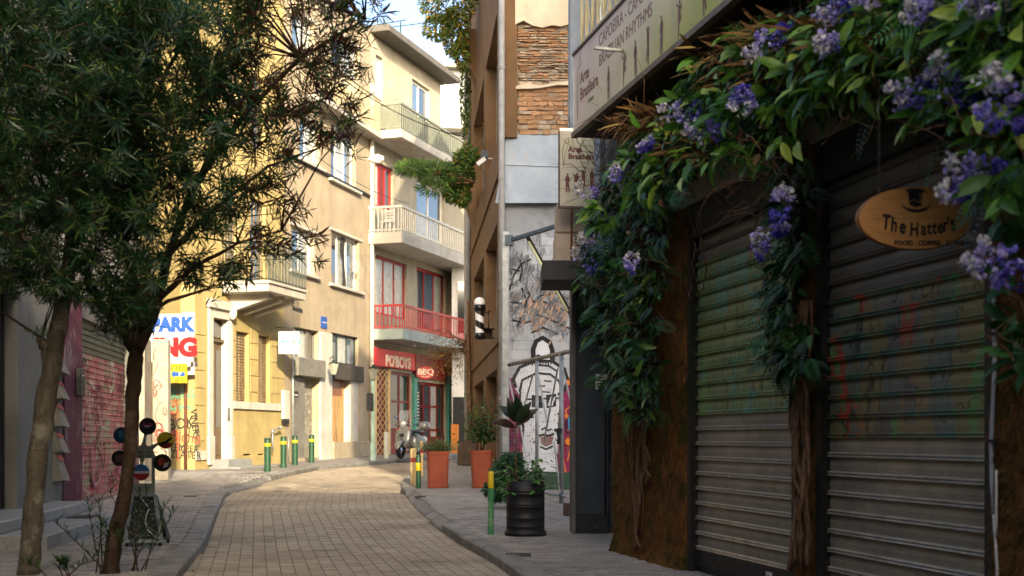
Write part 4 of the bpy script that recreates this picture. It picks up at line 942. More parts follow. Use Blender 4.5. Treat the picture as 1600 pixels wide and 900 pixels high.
# planter ledges with hanging plants
m_hang = leafmat('hanging leaf', '#1d3d16', '#4d6f20', '#a8812c', .3, .5); m_autumn = leafmat('autumn leaf', '#3c5a1a', '#8a7a22', '#c8862c', .35, .5); m_pine = leafmat('needle leaf', '#24431a', '#55752c', '#7a963c', .3, .55)
def plantcloud(name, label, cat, blobs, y, n, size, leaf, m, droop=.3, dy=.5, org=None, extra=None, out=.6, singles=0):
    o = org or P(blobs[0][0], blobs[0][1]+blobs[0][3], y); t = thing(name, label, cat, o); P3, D, U_, S = [], [], [], []
    for bx, by, rx, ry, wt in blobs:
        for i in range(int(n*wt)):
            a = random.uniform(0, 6.283); r = random.random()**.5; yy = y+random.uniform(-dy, dy)*(1-r*.5); p = P(bx+math.cos(a)*r*rx, by+math.sin(a)*r*ry, yy); P3.append(p)
            D.append(Vector((math.cos(a)*out, random.gauss(0, .4), -math.sin(a)*out*.6-droop))+Vector((random.gauss(0, .4), 0, random.gauss(0, .4)))); U_.append((random.gauss(0, .6), -.6+random.gauss(0, .5), .7)); S.append(random.uniform(*size))
    scatter('foliage', leaf, P3, D, U_, S, m, t, singles=singles); return t
def stems(t, base, tips, r0, r1, m, name='stem'):
    for q in tips:
        q = Vector(q); b = Vector(base)+Vector((random.gauss(0, .02), random.gauss(0, .02), 0)); mid_ = b.lerp(q, .5)+Vector((random.gauss(0, .05), random.gauss(0, .05), .06*(q-b).length)); mb = MB(); mb.rv = random.random()+.01
        mb.tube([b, b.lerp(mid_, .6), mid_, mid_.lerp(q, .6), q], [r0, r0*.85, (r0+r1)/2, r1*1.2, r1], 6); mb.build(name, m, t)
m_hang2 = leafmat('climber leaf', '#1f3d16', '#5d6f22', '#b07a2a', .35, .5)
YH = 36.0
hp = plantcloud('roof_planter_plant', 'yellow and green climber spilling from the top of the brown building', 'plant', [(700, 5, 44, 30, 1.1), (686, 42, 24, 20, .5), (712, 50, 20, 40, .9), (722, 85, 9, 26, .3)], YH, 1300, (.08, .17), SMALL, m_hang2, dy=.9)
stems(hp, P(735, 30, YH), [P(x, y, YH) for x, y in ((690, 10), (670, 35), (705, 60), (718, 120), (680, 60))], .03, .008, m_twig)
h2 = plantcloud('trailing_plant', 'long trailing green plant hanging beside the far drainpipe', 'plant', [(727, 150, 8, 60, 1), (729, 230, 5, 40, .5)], 38, 900, (.06, .12), SMALL, m_hang, droop=1.0, dy=.2)
stems(h2, P(732, 70, 38), [P(726, 190, 38), P(729, 250, 38)], .015, .005, m_twig)
YH = 34.0
h3 = plantcloud('hanging_juniper', 'bright feathery juniper branch reaching out over the lane', 'plant', [(650, 262, 28, 10, .9), (685, 270, 32, 16, 1.2), (675, 295, 22, 8, .5), (640, 262, 20, 7, .4)], YH, 900, (.10, .22), NARROW, m_pine, droop=.05, dy=.5, out=.9)
stems(h3, P(738, 285, YH), [P(620, 262, YH), P(650, 270, YH), P(675, 296, YH), P(660, 256, YH), P(700, 262, YH)], .03, .008, m_twig)
h4 = plantcloud('hanging_shrub', 'dark round shrub hanging from the brown building behind the juniper branch', 'plant', [(716, 275, 24, 24, .8), (726, 248, 16, 14, .5), (706, 303, 12, 12, .3), (698, 268, 14, 12, .3), (722, 306, 12, 16, .3), (735, 240, 10, 10, .2)], YH+.3, 1500, (.08, .15), SMALL, m_hang, dy=.5)
stems(h4, P(742, 275, YH+.3), [P(x, y, YH+.3) for x, y in ((700, 250), (695, 290), (712, 310), (725, 255))], .03, .008, m_twig)
h5 = plantcloud('bare_shrub', 'small bare twiggy shrub sticking out of the wall above the spotlight', 'plant', [(752, 215, 12, 24, .3)], 32, 70, (.04, .09), SMALL, m_autumn)
stems(h5, P(758, 240, 32), [P(x, y, 32) for x, y in ((745, 185), (752, 190), (738, 205), (762, 200), (742, 225), (756, 180))], .012, .003, m_twig)
# wall corbels that carry the plants (sloping brown brackets)
for (x0, y0, x1, y1, yy, lb) in ((738, 170, 742, 60, 37, 'top'), (737, 355, 742, 285, 35, 'low')):
    u, v = bpx2(x1, y1); mb = MB(); p0 = FB.p(u, v, 0); q = [p0, p0+FB.W*.55, p0+FB.W*.55-Vector((0, 0, .12)), p0-Vector((0, 0, 1.5))]; T = FB.U*.9
    mb.add([a for a in q]+[a+T for a in q], [(0, 1, 2, 3), (7, 6, 5, 4), (0, 4, 5, 1), (1, 5, 6, 2), (2, 6, 7, 3), (3, 7, 4, 0)]); mb.build('corbel', m_brown, bb)
# spotlight
c = P(756, 247, 31.5); mb = MB(); mb.box(Fr(c.x, c.y, 1, .2), -.06, .1, c.z-.02, c.z+.18, -.1, .06, .01); o = mb.build('wall_spotlight', m_dgalv, None, org=c); tag(o, 'small grey and white spotlight on the brown wall under the bare shrub', 'spotlight')
mb = MB(); mb.obox(c+Vector((-.06, -.05, -.1)), Vector((.8, 0, .6)), Vector((0, 1, 0)), Vector((-.6, 0, .8)), .12, .07, .05); mb.tube([c, c+Vector((.35, .1, 0))], .015, 6); mb.build('lamp_head', m_white, o)
# barber pole on its steel bracket
YP = 27.9; bp = thing('barber_pole', 'black and white striped barber pole with a round white globe on a steel beam', 'barber pole', P(749, 529, YP))
c0 = P(749.5, 524, YP); s_b = YP/F
m_bb = mat('black enamel', '#191a1c', '#121314', 4, .3, .05); 
def polemat():
    b = NB('barber stripes'); s = b.n('ShaderNodeSeparateXYZ'); tc = b.n('ShaderNodeTexCoord'); b.l(tc.outputs['Object'], s.inputs[0])
    at = b.math('ARCTAN2', s.outputs[1], s.outputs[0]); k = b.math('FRACT', b.math('ADD', b.math('MULTIPLY', at, 1/(2*math.pi)), b.math('MULTIPLY', s.outputs[2], 3.4))); c = b.mix(b.math('GREATER_THAN', k, .5), H('#e4e2de'), H('#141414')); return b.done(c, .3, 0, .5)
m_str = polemat(); r = .10
mb = MB(); mb.lathe(c0, [(0, -.10), (r*1.15, -.08), (r*1.2, .02), (r, .05)], 16); mb.lathe(c0, [(r, .52), (r*1.35, .55), (r*1.35, .64), (r*.9, .70), (.04, .74)], 16); mb.build('pole_cap', m_bb, bp)
mb = MB(); mb.lathe(c0, [(r*.95, .05), (r*.95, .52)], 18); o = mb.build('striped_cylinder', m_str, bp)
mb = MB(); mb.ball(P(749.5, 473, YP), .125, 18, 12); mb.build('globe', mat('opal globe', '#e9e6e0', '#dedbd5', 3, .15, 0, spec=.6), bp)
mb = MB(); mb.tube([P(763, 484, YP), P(763, 520, YP)], .015, 6); mb.tube([P(754, 494, YP), P(763, 486, YP)], .012, 6); mb.tube([P(756, 488, YP), P(768, 487, YP)], .012, 6); mb.build('arm', m_bb, bp)
mb = MB(); a, b = P(743, 521, YP), P(775, 518, YP); FBm = Fr(a.x, a.y, b.x-a.x, .35); L = (b-a).length
mb.box(FBm, 0, L, a.z-.10, a.z-.07, -.1, .1); mb.box(FBm, 0, L, a.z+.10, a.z+.13, -.1, .1); mb.box(FBm, 0, L, a.z-.07, a.z+.10, -.02, .02); mb.build('steel_beam', mat('rusty beam', '#4a3c30', '#33291f', 7, .7, .5, metal=.3, stain='#7a4a28'), bp)
# shop bits at the brown corner: climbing dry trunk by the drainpipe
vt = thing('dry_vine', 'leafless brown vine climbing the far drainpipe and fanning out over the shop', 'vine', P(734, 712, 40))
stems(vt, P(735, 712, 40), [P(734, 480, 40), P(731, 470, 39.8), P(737, 520, 39.9)], .09, .04, m_twig, 'trunk')
tips = [(random.uniform(655, 728), random.uniform(515, 610)) for _ in range(26)]
for i, (x, y) in enumerate(tips):
    q = [P(732, 530+random.uniform(-20, 40), 40)]
    for k in range(1, 7): t = k/6; q.append(P(732+(x-732)*t+random.gauss(0, 2), 545+(y-545)*t-14*math.sin(t*3)+random.gauss(0, 2), 40-random.uniform(0, .8)*t))
    mb = MB(); mb.rv = random.random()+.01; mb.tube(q, [.02, .016, .013, .01, .008, .006, .004], 5); mb.build('branch', m_twig, vt)
pts = [P(random.gauss(695, 20), random.gauss(560, 24), 40-random.uniform(0, .8)) for _ in range(900)]
scatter('dry_leaves', NARROW, pts, rdirs(900, (0, 0, -.4)), rdirs(900, (0, -1, .5)), RNG.uniform(.08, .18, 900), m_dryg, vt)

# ================================================================ POTS, BOLLARDS, BARREL on the right pavement
m_terra = mat('terracotta', '#9c4c32', '#843e28', 2.2, .8, .35, stain='#7a3a28', streak=.15); m_soil = mat('soil', '#2c221a', '#1d1611', 12, .95, .8)
def square_pot(px, py, wtop, wbot, h, label, m=m_terra, rim=.07, name='flower_pot', cat='flower pot'):
    c = G(px, py); t = thing(name, label, cat, c); a = .12; X = Vector((math.cos(a), math.sin(a), 0)); Y = Vector((-math.sin(a), math.cos(a), 0)); Z = Vector((0, 0, 1)); mb = MB(); mb.rv = random.random()
    def ring(z, hw): k = hw*.82; return [c+Z*z+X*x+Y*y for x, y in ((-k, -hw), (k, -hw), (hw, -k), (hw, k), (k, hw), (-k, hw), (-hw, k), (-hw, -k))]
    sec = [(0, wbot*.96), (.03, wbot), (.07, wbot), (.08, wbot*.95), (h-rim, wtop*.94), (h-rim+.005, wtop), (h-.01, wtop*1.02), (h, wtop), (h, wtop*.88), (h-.07, wtop*.86)]
    vs = [v for z, w_ in sec for v in ring(z, w_/2)]; fs = [(i*8+k, i*8+(k+1) % 8, i*8+8+(k+1) % 8, i*8+8+k) for i in range(len(sec)-1) for k in range(8)]
    mb.add(vs, fs); mb.build('pot_body', m, t); mb = MB(); mb.add(ring(h-.05, wtop*.43), [tuple(range(8))]); mb.build('soil', m_soil, t); return t, c+Z*h
t, c = square_pot(684, 762, .48, .44, .78, 'square terracotta pot with a low grey green bush beside the thin posts')
m_ros = leafmat('grey green leaf', '#3a4a30', '#6a7a4c', '#8a9a5c', .2, .6); n = 1400
ps = [c+Vector((random.gauss(0, .16), random.gauss(0, .13), abs(random.gauss(.05, .09)))) for _ in range(n)]
bs = thing('low_bush', 'low grey green bush growing in the terracotta pot by the thin posts', 'plant', c)
scatter('foliage', NARROW, ps, [((p.x-c.x)*2.2, (p.y-c.y)*2, .35+random.gauss(0, .2)) for p in ps], rdirs(n, (0, -.5, 1)), RNG.uniform(.05, .11, n), m_ros, bs)
stems(bs, c-Vector((0, 0, .05)), [c+Vector((random.uniform(-.25, .3), random.uniform(-.15, .15), random.uniform(.1, .22))) for _ in range(9)], .008, .003, m_twig)
t, c2 = square_pot(752, 762, .48, .40, .80, 'square terracotta pot with a small dark bushy tree against the brown building')
tr = thing('potted_shrub', 'thin bushy shrub in the terracotta pot against the brown building', 'plant', c2)
n = 900; ps = [c2+Vector((random.gauss(.02, .17), random.gauss(0, .13), .18+abs(random.gauss(.0, .36)))) for _ in range(n)]
m_myrt = leafmat('myrtle leaf', '#1b3316', '#3c5c24', '#5f7a34', .25, .4)
scatter('foliage', SMALL, ps, rdirs(n, (0, 0, .4)), rdirs(n, (0, -.5, 1)), RNG.uniform(.06, .12, n), m_myrt, tr)
stems(tr, c2-Vector((0, 0, .05)), [c2+Vector((random.uniform(-.2, .25), random.uniform(-.1, .1), random.uniform(.4, .9))) for _ in range(7)], .014, .004, m_twig)
t, c3 = square_pot(731, 727, .62, .60, .72, 'brown square planter at the foot of the far drainpipe', mat('brown planter', '#54402f', '#443324', 3, .7, .2), .03, 'square_planter', 'planter')
m_grn = mat('green bollard paint', '#1f4a33', '#173a28', 3, .45, .25, stain='#51503c'); m_yel = mat('yellow paint', '#cfb21f', '#b89a1a', 3, .5, .25, stain='#8d7a2a'); m_lg = mat('light green worn paint', '#3f8a5a', '#2c6b44', 3, .55, .4, 80, stain='#b6b59a')
def bollard(px, py, h, r, label, m=m_grn, band=(.74, .84), mb_=m_yel, lean=0, name='bollard', group=None, cap=True):
    c = G(px, py); t = thing(name, label, 'bollard', c, group); Z = Vector((lean, 0, 1)); z0 = c.z; q = lambda z: c+Z*z
    mb = MB(); mb.lathe(c, [(r, -.02), (r, h*band[0])], 16, Z); mb.lathe(c, [(r, h*band[1]), (r, h-.02), (r*.8, h-.004), (0, h)], 16, Z)
    mb.build('post', m, t); mb = MB(); mb.lathe(c, [(r+.001, h*band[0]), (r+.003, h*band[0]+.003), (r+.003, h*band[1]-.003), (r+.001, h*band[1])], 16, Z); mb.build('yellow_band', mb_, t)
    if cap: mb = MB(); mb.lathe(c, [(r+.001, h*.93), (r+.004, h*.935), (r+.004, h*.945), (r+.001, h*.95)], 16, Z); mb.build('ring', m_black, t)
    return t
FARS = ((418, 737, 'first and nearest of four green bollards before the yellow house'), (443, 730.5, 'second of four green bollards before the yellow house'), (461, 726.5, 'third of four green bollards, before the grey shop door'), (487, 723, 'last of four green bollards, before the white shop pillar'))
b0 = bollard(418, 737, .88, .085, FARS[0][2], group='green bollards along the left kerb'); KIDS.clear()
for px, py, lb in FARS[1:]: dup(b0, G(px, py), lb, random.uniform(0, 6))
# worn light green bollard with yellow head by the barrel
c = G(767, 835); t = thing('bollard', 'worn light green bollard with a yellow head beside the black barrel', 'bollard', c); r = .043
mb = MB(); mb.lathe(c, [(r, -.02), (r, .66)], 14); mb.build('post', m_lg, t); mb = MB(); mb.lathe(c, [(r+.001, .66), (r+.002, .875), (r*.8, .895), (0, .90)], 14); mb.build('yellow_head', m_yel, t)
bollard(654, 763, .72, .055, 'short dark green bollard with a yellow band in front of the thin wooden posts', band=(.52, .76))
m_beige = mat('cream wood paint', '#cdb27c', '#b89c66', 5, .7, .3, stain='#8a7446'); m_rb = mat('red band paint', '#8f2a20', '#7a221a', 5, .6, .1)
def stake(px, py, h, w_, label, lean=0, k=(.62, .74)):
    c = G(px, py); t = thing('wooden_post', label, 'post', c); f = Fr(c.x, c.y, 1, .1); Z = lambda z: c.z+z
    mb = MB()
    for a, b, ww in ((-.02, h*k[0], 0), (h*k[1], h, 0)): mb.box(f, -w_/2+lean*a, w_/2+lean*a, Z(a), Z(b), -w_/2, w_/2, .008)
    mb.build('post', m_beige, t); mb = MB(); mb.box(f, -w_/2-.002, w_/2+.002, Z(h*k[0]), Z(h*k[1]), -w_/2-.002, w_/2+.002); mb.build('red_band', m_rb, t)
stake(643.5, 757, .80, .06, 'thin cream wooden post with red band, leftmost of three beside the terracotta pot')
stake(648.5, 758, .82, .07, 'thin cream wooden post with red band, middle one of three, behind the green bollard')
stake(659, 744, .86, .07, 'thin cream wooden post with red band, rightmost of three, nearest the terracotta pot', k=(.66, .80))
# black rubber barrel planter
m_rub = mat('black rubber', '#151518', '#0f0f12', 3, .55, .35, 50, stain='#24242a'); c = G(821, 836); bt = thing('barrel_planter', 'black rubber barrel planter with a tall rubber plant on the right pavement', 'planter', c)
R = .27; pr = [(0, .0), (R*1.1, .0), (R*1.1, .05), (R*1.02, .07), (R, .08)]
for z in (.12, .24, .40, .43, .58, .62): pr += [(R*1.0, z), (R*1.012, z+.004), (R*1.012, z+.018), (R*1.0, z+.022)]
pr += [(R*.99, .76), (R*.95, .765), (R*.93, .70), (0, .70)]
mb = MB(); mb.lathe(c, pr, 32); mb.build('barrel', m_rub, bt); mb = MB(); mb.lathe(c, [(0, .715), (R*.93, .712)], 24); mb.build('soil', m_soil, bt)
for k in range(10): a = k*.628; mb = MB(); mb.ball(c+Vector((math.cos(a)*R*1.01, math.sin(a)*R*1.01, .52)), .008, 6, 4); mb.build('rivet', m_dgalv, bt)
top = c+Vector((0, 0, .72))
rb = thing('rubber_plant', 'tall rubber plant with dark red green leaves growing from the black barrel', 'plant', top); m_rubl = leafmat('rubber leaf', '#161f14', '#1f341c', '#3c1a16', .08, .35); m_rust = mat('reddish stem', '#6a4a34', '#4f3828', 8, .7, .2)
st = top+Vector((-.14, -.02, 0)); mb = MB(); mb.tube([st, st+Vector((.01, 0, .35)), st+Vector((.0, 0, .75)), st+Vector((.01, 0, .92))], [.012, .010, .009, .007], 8); mb.build('stem', m_rust, rb)
tip = st+Vector((.005, 0, .8)); LV = [((-.9, -.3, .3), .26), ((.8, -.1, .7), .28), ((.25, .3, 1), .26), ((-.3, -.2, 1), .27), ((.6, -.3, .8), .25), ((-.7, .3, .7), .24), ((.05, -.5, 1.1), .26), ((1, .3, .1), .2)]
scatter('leaves', BROAD, [tip+Vector((0, 0, .02*i)) for i in range(len(LV))], [l[0] for l in LV], [(random.gauss(0, .2), -.9, .6) for l in LV], [l[1]*1.45 for l in LV], m_rubl, rb, singles=8)
lf = thing('leafy_plant', 'bright green leafy plant spilling over both sides of the black barrel', 'plant', top); P3, D, U_, S = [], [], [], []
for cx, cz, k in ((.16, .12, 44), (.15, .26, 34), (-.24, .08, 24), (.24, -.02, 16), (-.27, -.06, 12), (-.30, .16, 16)):
    for i in range(k): a = random.uniform(0, 6.28); P3.append(top+Vector((cx+random.gauss(0, .07), random.gauss(-.1, .1), cz+random.gauss(0, .08)))); D.append((math.cos(a), math.sin(a), -.25)); U_.append((random.gauss(0, .2), -.3, 1)); S.append(random.uniform(.08, .15))
scatter('leaves', BROAD, P3, D, U_, S, leafmat('bright leaf', '#2a5a20', '#4f8f34', '#7dae48', .3, .4), lf, singles=146)
stems(lf, top, [top+Vector((x, -.05, z)) for x, z in ((.16, .15), (.05, .28), (-.2, .2), (-.28, .25), (.2, .05))], .008, .004, m_twig)
# shrub growing behind the barrel at the fence foot
gs = plantcloud('ground_shrub', 'dense green shrub growing at the fence foot behind the black barrel', 'plant', [(785, 765, 26, 14, 1), (795, 738, 24, 24, 1), (800, 720, 14, 12, .4)], 22.5, 900, (.07, .13), SMALL, leafmat('shrub leaf', '#17331a', '#2c5a2a', '#3f7034', .25, .5), dy=.4)
# ================================================================ LEFT NEAR BUILDING
FL = Fr(-7.55, 21.5, -.12, 1); lpx = lambda px, py, w=0: FL.px(px, py, w); uu = lambda px, w=0: FL.px(px, 0, w)[0]
m_lgrey = mat('grey beige render', '#75736a', '#64625a', 1.3, .85, .3, streak=.2); m_lwall = mat('white grey facade', '#b4aa9a', '#9c9283', 1.4, .85, .3, streak=.3, stain='#7a7064')
m_pink = mat('purple pink pilaster', '#5c1a34', '#4a152b', 3, .75, .7, 40, stain='#8f8a86', bd=.02)
lb = thing('left_shop_building', 'near left building with a grey wall, a dark door and a pink graffiti shutter', 'building', FL.p(0, .1))
up0 = uu(97); up1 = uu(118, .0)
sh0, sh1 = uu(127), uu(204)
dr0, dr1 = uu(-60), uu(27)
UE_ = uu(217)
vt = lpx(150, 478)[1]
mb = MB(); wall(mb, FL, -40, up0, -.1, 9, [(dr0, dr1, .45, 3.6)], .3); body(mb, FL, -40, up0, -.1, 9, -.31, -9); mb.build('wall', m_lgrey, lb)
mb = MB(); mb.box(FL, up0, UE_, vt+.0, 9, -9, 0); mb.box(FL, up0, UE_, -.1, vt, -9, -.45); mb.build('upper_wall', m_lwall, lb)
mb = MB(); mb.box(FL, up0+.003, sh0-.1, .3, vt-.003, -.45, .04, .02); mb.build('pilaster', m_pink, lb)
mb = MB(); mb.box(FL, sh1, UE_, .3, vt-.003, -.45, .0); mb.build('end_pilaster', m_pink, lb)
m_pbase = mat('pinkish plinth', '#8a6a66', '#73605c', 3, .85, .5, stain='#a3a09a'); mb = MB(); mb.box(FL, up0+.003, UE_, -.05, .40, -.45, .14, .02); mb.build('plinth', m_pbase, lb)
m_door2 = mat('dark green grey door', '#20282a', '#182022', 3, .5, .1); mb = MB(); mb.box(FL, dr0+.01, dr1-.01, .46, 3.59, -.28, -.22); dd = mb.build('door', m_door2, lb)
mb = MB()
for u in (dr0+.02, dr1-.3, dr1-.09): mb.box(FL, u, u+.07, .47, 3.58, -.22, -.17)
mb.build('door_frame', m_dark, dd); mb = MB(); mb.box(FL, dr1-1.2, dr1-.35, .7, 3.4, -.219, -.21); mb.build('pane', m_gldark, dd)
m_marb = mat('marble step', '#8f908e', '#7d7e7c', 2, .5, .15, stain='#65635f')
for z, w1, a in ((.30, 1.15, 0), (.46, .55, .2)):
    mb = MB(); mb.box(FL, -6, up0-.02-a*2, -.05 if z < .4 else .302, z, -.3 if z > .4 else .0+.003, w1, .012); mb.build('step', m_marb, lb)
mb = MB(); a = lpx(12, 826, 1.0); mb.box(FL, -2.6, -1.9, .302, .315, .62, 1.0); o = mb.build('door_mat', m_dark, None, org=FL.p(-2.2, .302, .8)); tag(o, 'dark door mat lying on the marble step of the left shop', 'door mat')
# pink graffiti shutter, slat by slat
m_pk = graffiti('pink graffiti shutter', '#6f7460', ['#a02c40', '#8f2438', '#b04a56', '#5d6a4a'], .9, 1.35, 6, (1, 1, 1), 5, '#3a1c26', .55, .1, .42)
m_pklow = graffiti('pink graffiti lower', '#8f2c3c', ['#a63a48', '#7d2436', '#9aa07e', '#b56a70'], 1.3, -1, 9, (1, 1, 1.4), 9, '#d9a9ad', .55, .1, .5)
m_topsl = mat('olive slats', '#6a6c58', '#565846', 3, .6, .2, rnd=.1)
mb = MB(); mb.box(FL, sh0-.09, sh0-.0, .41, vt-.01, -.3, .02); mb.box(FL, sh1-.05, sh1-.002, .41, vt-.01, -.3, .02); mb.box(FL, sh0, sh1-.05, vt-.32, vt-.01, -.3, -.03); mb.build('shutter_guide', m_lgrey, lb)
mb = MB(); mb.box(FL, sh0+.003, sh1-.053, .41, .5, -.16, -.1); ro = mb.build('roller_shutter', m_pklow, lb, 'pink graffiti roller shutter with an olive top')
v = .5; zt3 = lpx(130, 548)[1]
while v < vt-.34:
    mb = MB(); mb.rv = random.random()+.01
    for (a, wa), (b, wb) in zip(((0, -.14), (.012, -.10), (.026, -.14), (.10, -.13), (.112, -.14)), ((.012, -.10), (.026, -.14), (.10, -.13), (.112, -.14))):
        mb.quad(FL.p(sh0+.004, v+a, wa), FL.p(sh1-.054, v+a, wa), FL.p(sh1-.054, v+b, wb), FL.p(sh0+.004, v+b, wb))
    mb.build('slat', m_topsl if v > zt3 else m_pklow, ro); v += .112
m_sgr = mat('silver spray', '#a9b0a4', '#8f968b', 4, .6, .1); m_dgr = mat('dark red spray', '#3d1420', '#2f1019', 4, .7, .1); m_pgr = mat('pale pink spray', '#c98f92', '#b57c80', 4, .7, .1)
def scrawl(fr, u0, u1, v0, v1, n, wd, m, parent, w, name='graffiti_line', h=.3, seed=0):
    """looping hand-sprayed strokes"""
    r = random.Random(seed); mb = MB()
    for i in range(n):
        u, v = r.uniform(u0, u1), r.uniform(v0, v1); a = r.uniform(0, 6.28); pts = []; k = r.choice((-1, 1))*r.uniform(.5, 1.3)
        for j in range(r.randint(4, 9)):
            pts.append((min(max(u, u0), u1), min(max(v, v0), v1))); a += k+r.gauss(0, .5); u += math.cos(a)*h*.4; v += math.sin(a)*h*.5
        mb.stroke(fr, pts, wd*r.uniform(.7, 1.3), w+.0006*i/ n+.0001*seed)
    return mb.build(name, m, parent)
scrawl(FL, sh0+.1, sh1-.15, .6, zt3+.05, 9, .07, m_dgr, ro, -.095, h=.6, seed=2); scrawl(FL, sh0+.1, sh1-.15, .6, zt3, 8, .05, m_pgr, ro, -.094, h=.7, seed=3); scrawl(FL, sh0+.3, sh1-.2, 1.2, zt3, 8, .05, m_sgr, ro, -.0935, h=.5, seed=4)
mb = MB()
u, v = lpx(122, 595, .05); mb.box(FL, u-.22, u+.12, v-.28, v+.22, .045, .15, .02); o = mb.build('mailbox', m_dark, None, org=FL.p(u, v, .05)); tag(o, 'small dark letter box on the pink pilaster beside the graffiti shutter', 'letter box')
mb = MB(); mb.box(FL, u-.16, u+.06, v+.08, v+.10, .151, .156); mb.build('slot', m_galv, o)
# white sign board above the shutter
mb = MB(); u0, u1 = uu(140), uu(207); mb.box(FL, u0, u1, vt+.02, vt+.95, .003, .12, .01); o = mb.build('sign_board', mat('worn white board', '#bcb6ac', '#a39d93', 2, .6, .2, streak=.3, stain='#7d766c'), None, org=FL.p(u0, vt+.02, 0)); tag(o, 'worn white sign board above the pink graffiti shutter', 'sign board')
# pockets with red tops on the grey wall (card display) and orange strip
m_pocket = mat('cream card pocket', '#757264', '#636054', 3, .7, .15, stain='#6d6a5c'); m_rtop = mat('red card', '#b3202a', '#991a22', 3, .6, .1)
x97 = uu(90)
for i, (py, h) in enumerate(((585, .36), (625, .34), (668, .42), (708, .36), (752, .48))):
    u, v = lpx(88, py, .0); lbp = ('topmost', 'second from the top', 'middle', 'fourth from the top', 'lowest')[i]
    t = thing('wall_pocket', f'red topped cream display pocket, {lbp} in its column on the grey wall', 'display pocket', FL.p(u, v, 0), 'display pockets on the grey wall')
    mb = MB(); p = FL.p; q = [(u-.3, v, .004), (u+.25, v, .004), (u+.25, v+h, .004), (u-.3, v+h, .004)]; f = [(u-.3, v+.03, .17), (u+.25, v, .17), (u+.25, v+h*.86, .03), (u-.3, v+h*.9, .06)]
    mb.add([p(*a) for a in q+f], [(3, 2, 1, 0), (4, 5, 6, 7), (0, 1, 5, 4), (1, 2, 6, 5), (2, 3, 7, 6), (3, 0, 4, 7)]); mb.build('pocket', m_pocket, t)
    mb = MB(); mb.add([p(u-.3, v+h*.74, .102), p(u+.25, v+h*.70, .078), p(u+.25, v+h*.88, .034), p(u-.3, v+h*.92, .062)], [(0, 1, 2, 3)]); mb.build('red_edge', m_rtop, t)
u, v = lpx(84, 560, 0); mb = MB(); mb.box(FL, u, u+.5, lpx(84, 560)[1], lpx(84, 510)[1], .003, .05); o = mb.build('red_plate', m_rtop, None, org=FL.p(u, v, 0)); tag(o, 'small red orange plate on the grey wall above the display pockets', 'sign')
# white graffiti wall with a thick end, at the parking entrance
wt = thing('graffiti_wall', 'short thick white plastered wall with red scrawls beside the parking entrance', 'wall', FL.p(uu(225), .4)); m_wpl = mat('white worn plaster', '#a8a08e', '#918977', 2, .9, .6, stain='#7f6f5c', streak=.2, bd=.02)
a0, a1 = UE_+.02, uu(237, .12); zb = .3; z1 = lpx(222, 532)[1]
FE_y = FL.p(a1, 0, .12); FE = Fr(FE_y.x, FE_y.y-.0, 1, -.05)
c2_ = FE.px(262, 0)[0]; mb = MB()
mb.box(FL, a0, a1, zb-.2, z1+.05, -.3, .12, .03); mb.build('wall_face', m_wpl, wt)
mb = MB(); zt2 = FE.px(250, 530)[1]; mb.box(FE, .004, c2_, zb-.2, zt2, -.25, 0, .03); mb.build('wall_end', m_wpl, wt)
m_redg = mat('red spray', '#9c2f2c', '#862826', 4, .7, .1); scrawl(FE, .05, c2_-.05, 1.4, zt2-.2, 12, .018, m_redg, wt, .003, h=.25, seed=11); scrawl(FE, .03, c2_-.03, .6, 2.2, 8, .014, m_dgr, wt, .0055, h=.25, seed=12); scrawl(FL, a0+.1, a1-.1, .8, 3, 6, .02, m_pgr, wt, .124, h=.3, seed=13)
# ---------------------------------------------------------------- folding board with photo discs
YD = 16.9; FD = Fr(0, YD, 1, .08); dpx = lambda px, py: FD.px(px, py); sd = YD/F
db = thing('pavement_sign', 'grey pavement board with round picture discs on arms behind the thin tree trunk', 'sign board', G(228, 849)); m_sg = mat('grey green metal', '#8b9084', '#787d72', 4, .5, .2)
zb = G(228, 849).z
mb = MB(); pts = [dpx(*p) for p in ((207, 772), (207, 712), (211, 701), (224, 696), (236, 701), (240, 712), (240, 772))]; mb.poly(FD, [dpx(*p) for p in ((205, 772), (205, 712), (210, 699), (224, 694), (238, 699), (242, 712), (242, 772), (237, 772), (237, 716), (210, 716), (210, 772))][::-1], .01, .02); mb.build('arch_frame', m_sg, db)
mb = MB(); mb.box(FD, dpx(207, 0)[0], dpx(241, 0)[0], dpx(0, 772)[1], dpx(0, 756)[1], -.012, .008); mb.build('panel', m_sg, db)
for a, b in (((224, 698), (229, 670)), ((236, 700), (254, 690)), ((238, 712), (250, 720)), ((222, 716), (221, 732)), ((210, 700), (194, 685)), ((208, 712), (192, 716))):
    p, q = dpx(*a), dpx(*b); mb = MB(); mb.stroke(FD, [p, ((p[0]+q[0])/2, (p[1]+q[1])/2+.004), q], [.07, .035, .06], .002); mb.build('arm', m_sg, db)
def disc(px, py, r, cols, lb_):
    u, v = dpx(px, py); mb = MB(); R = r*sd; n = 24; ring = [(u+R*math.cos(t), v+R*math.sin(t)) for t in [2*math.pi*k/n for k in range(n)]]; mb.poly(FD, ring, .018, .012); o = mb.build('picture_disc', mat('disc '+lb_, cols[0], cols[0], 6, .4, 0), db, lb_+' picture disc')
    for k, (c, pl) in enumerate(cols[1]):
        mb = MB(); mb.poly(FD, [(u+R*x, v+R*y) for x, y in pl], .0185+k*.0006); mb.build('printed_shape', mat('disc print '+c, c, None, 6, .4, 0), o)
arc = lambda a, b, r=.96, n=10: [(r*math.cos(a+(b-a)*i/n), r*math.sin(a+(b-a)*i/n)) for i in range(n+1)]
disc(231, 666, 13, ('#1b1a24', [('#7a1f38', [(-.6, .35), (.6, .35), (.45, .0), (0, -.15), (-.45, 0)]), ('#b8aeb0', [(-.5, .1), (.4, .1), (.2, -.1), (-.3, -.1)])]), 'dark violet')
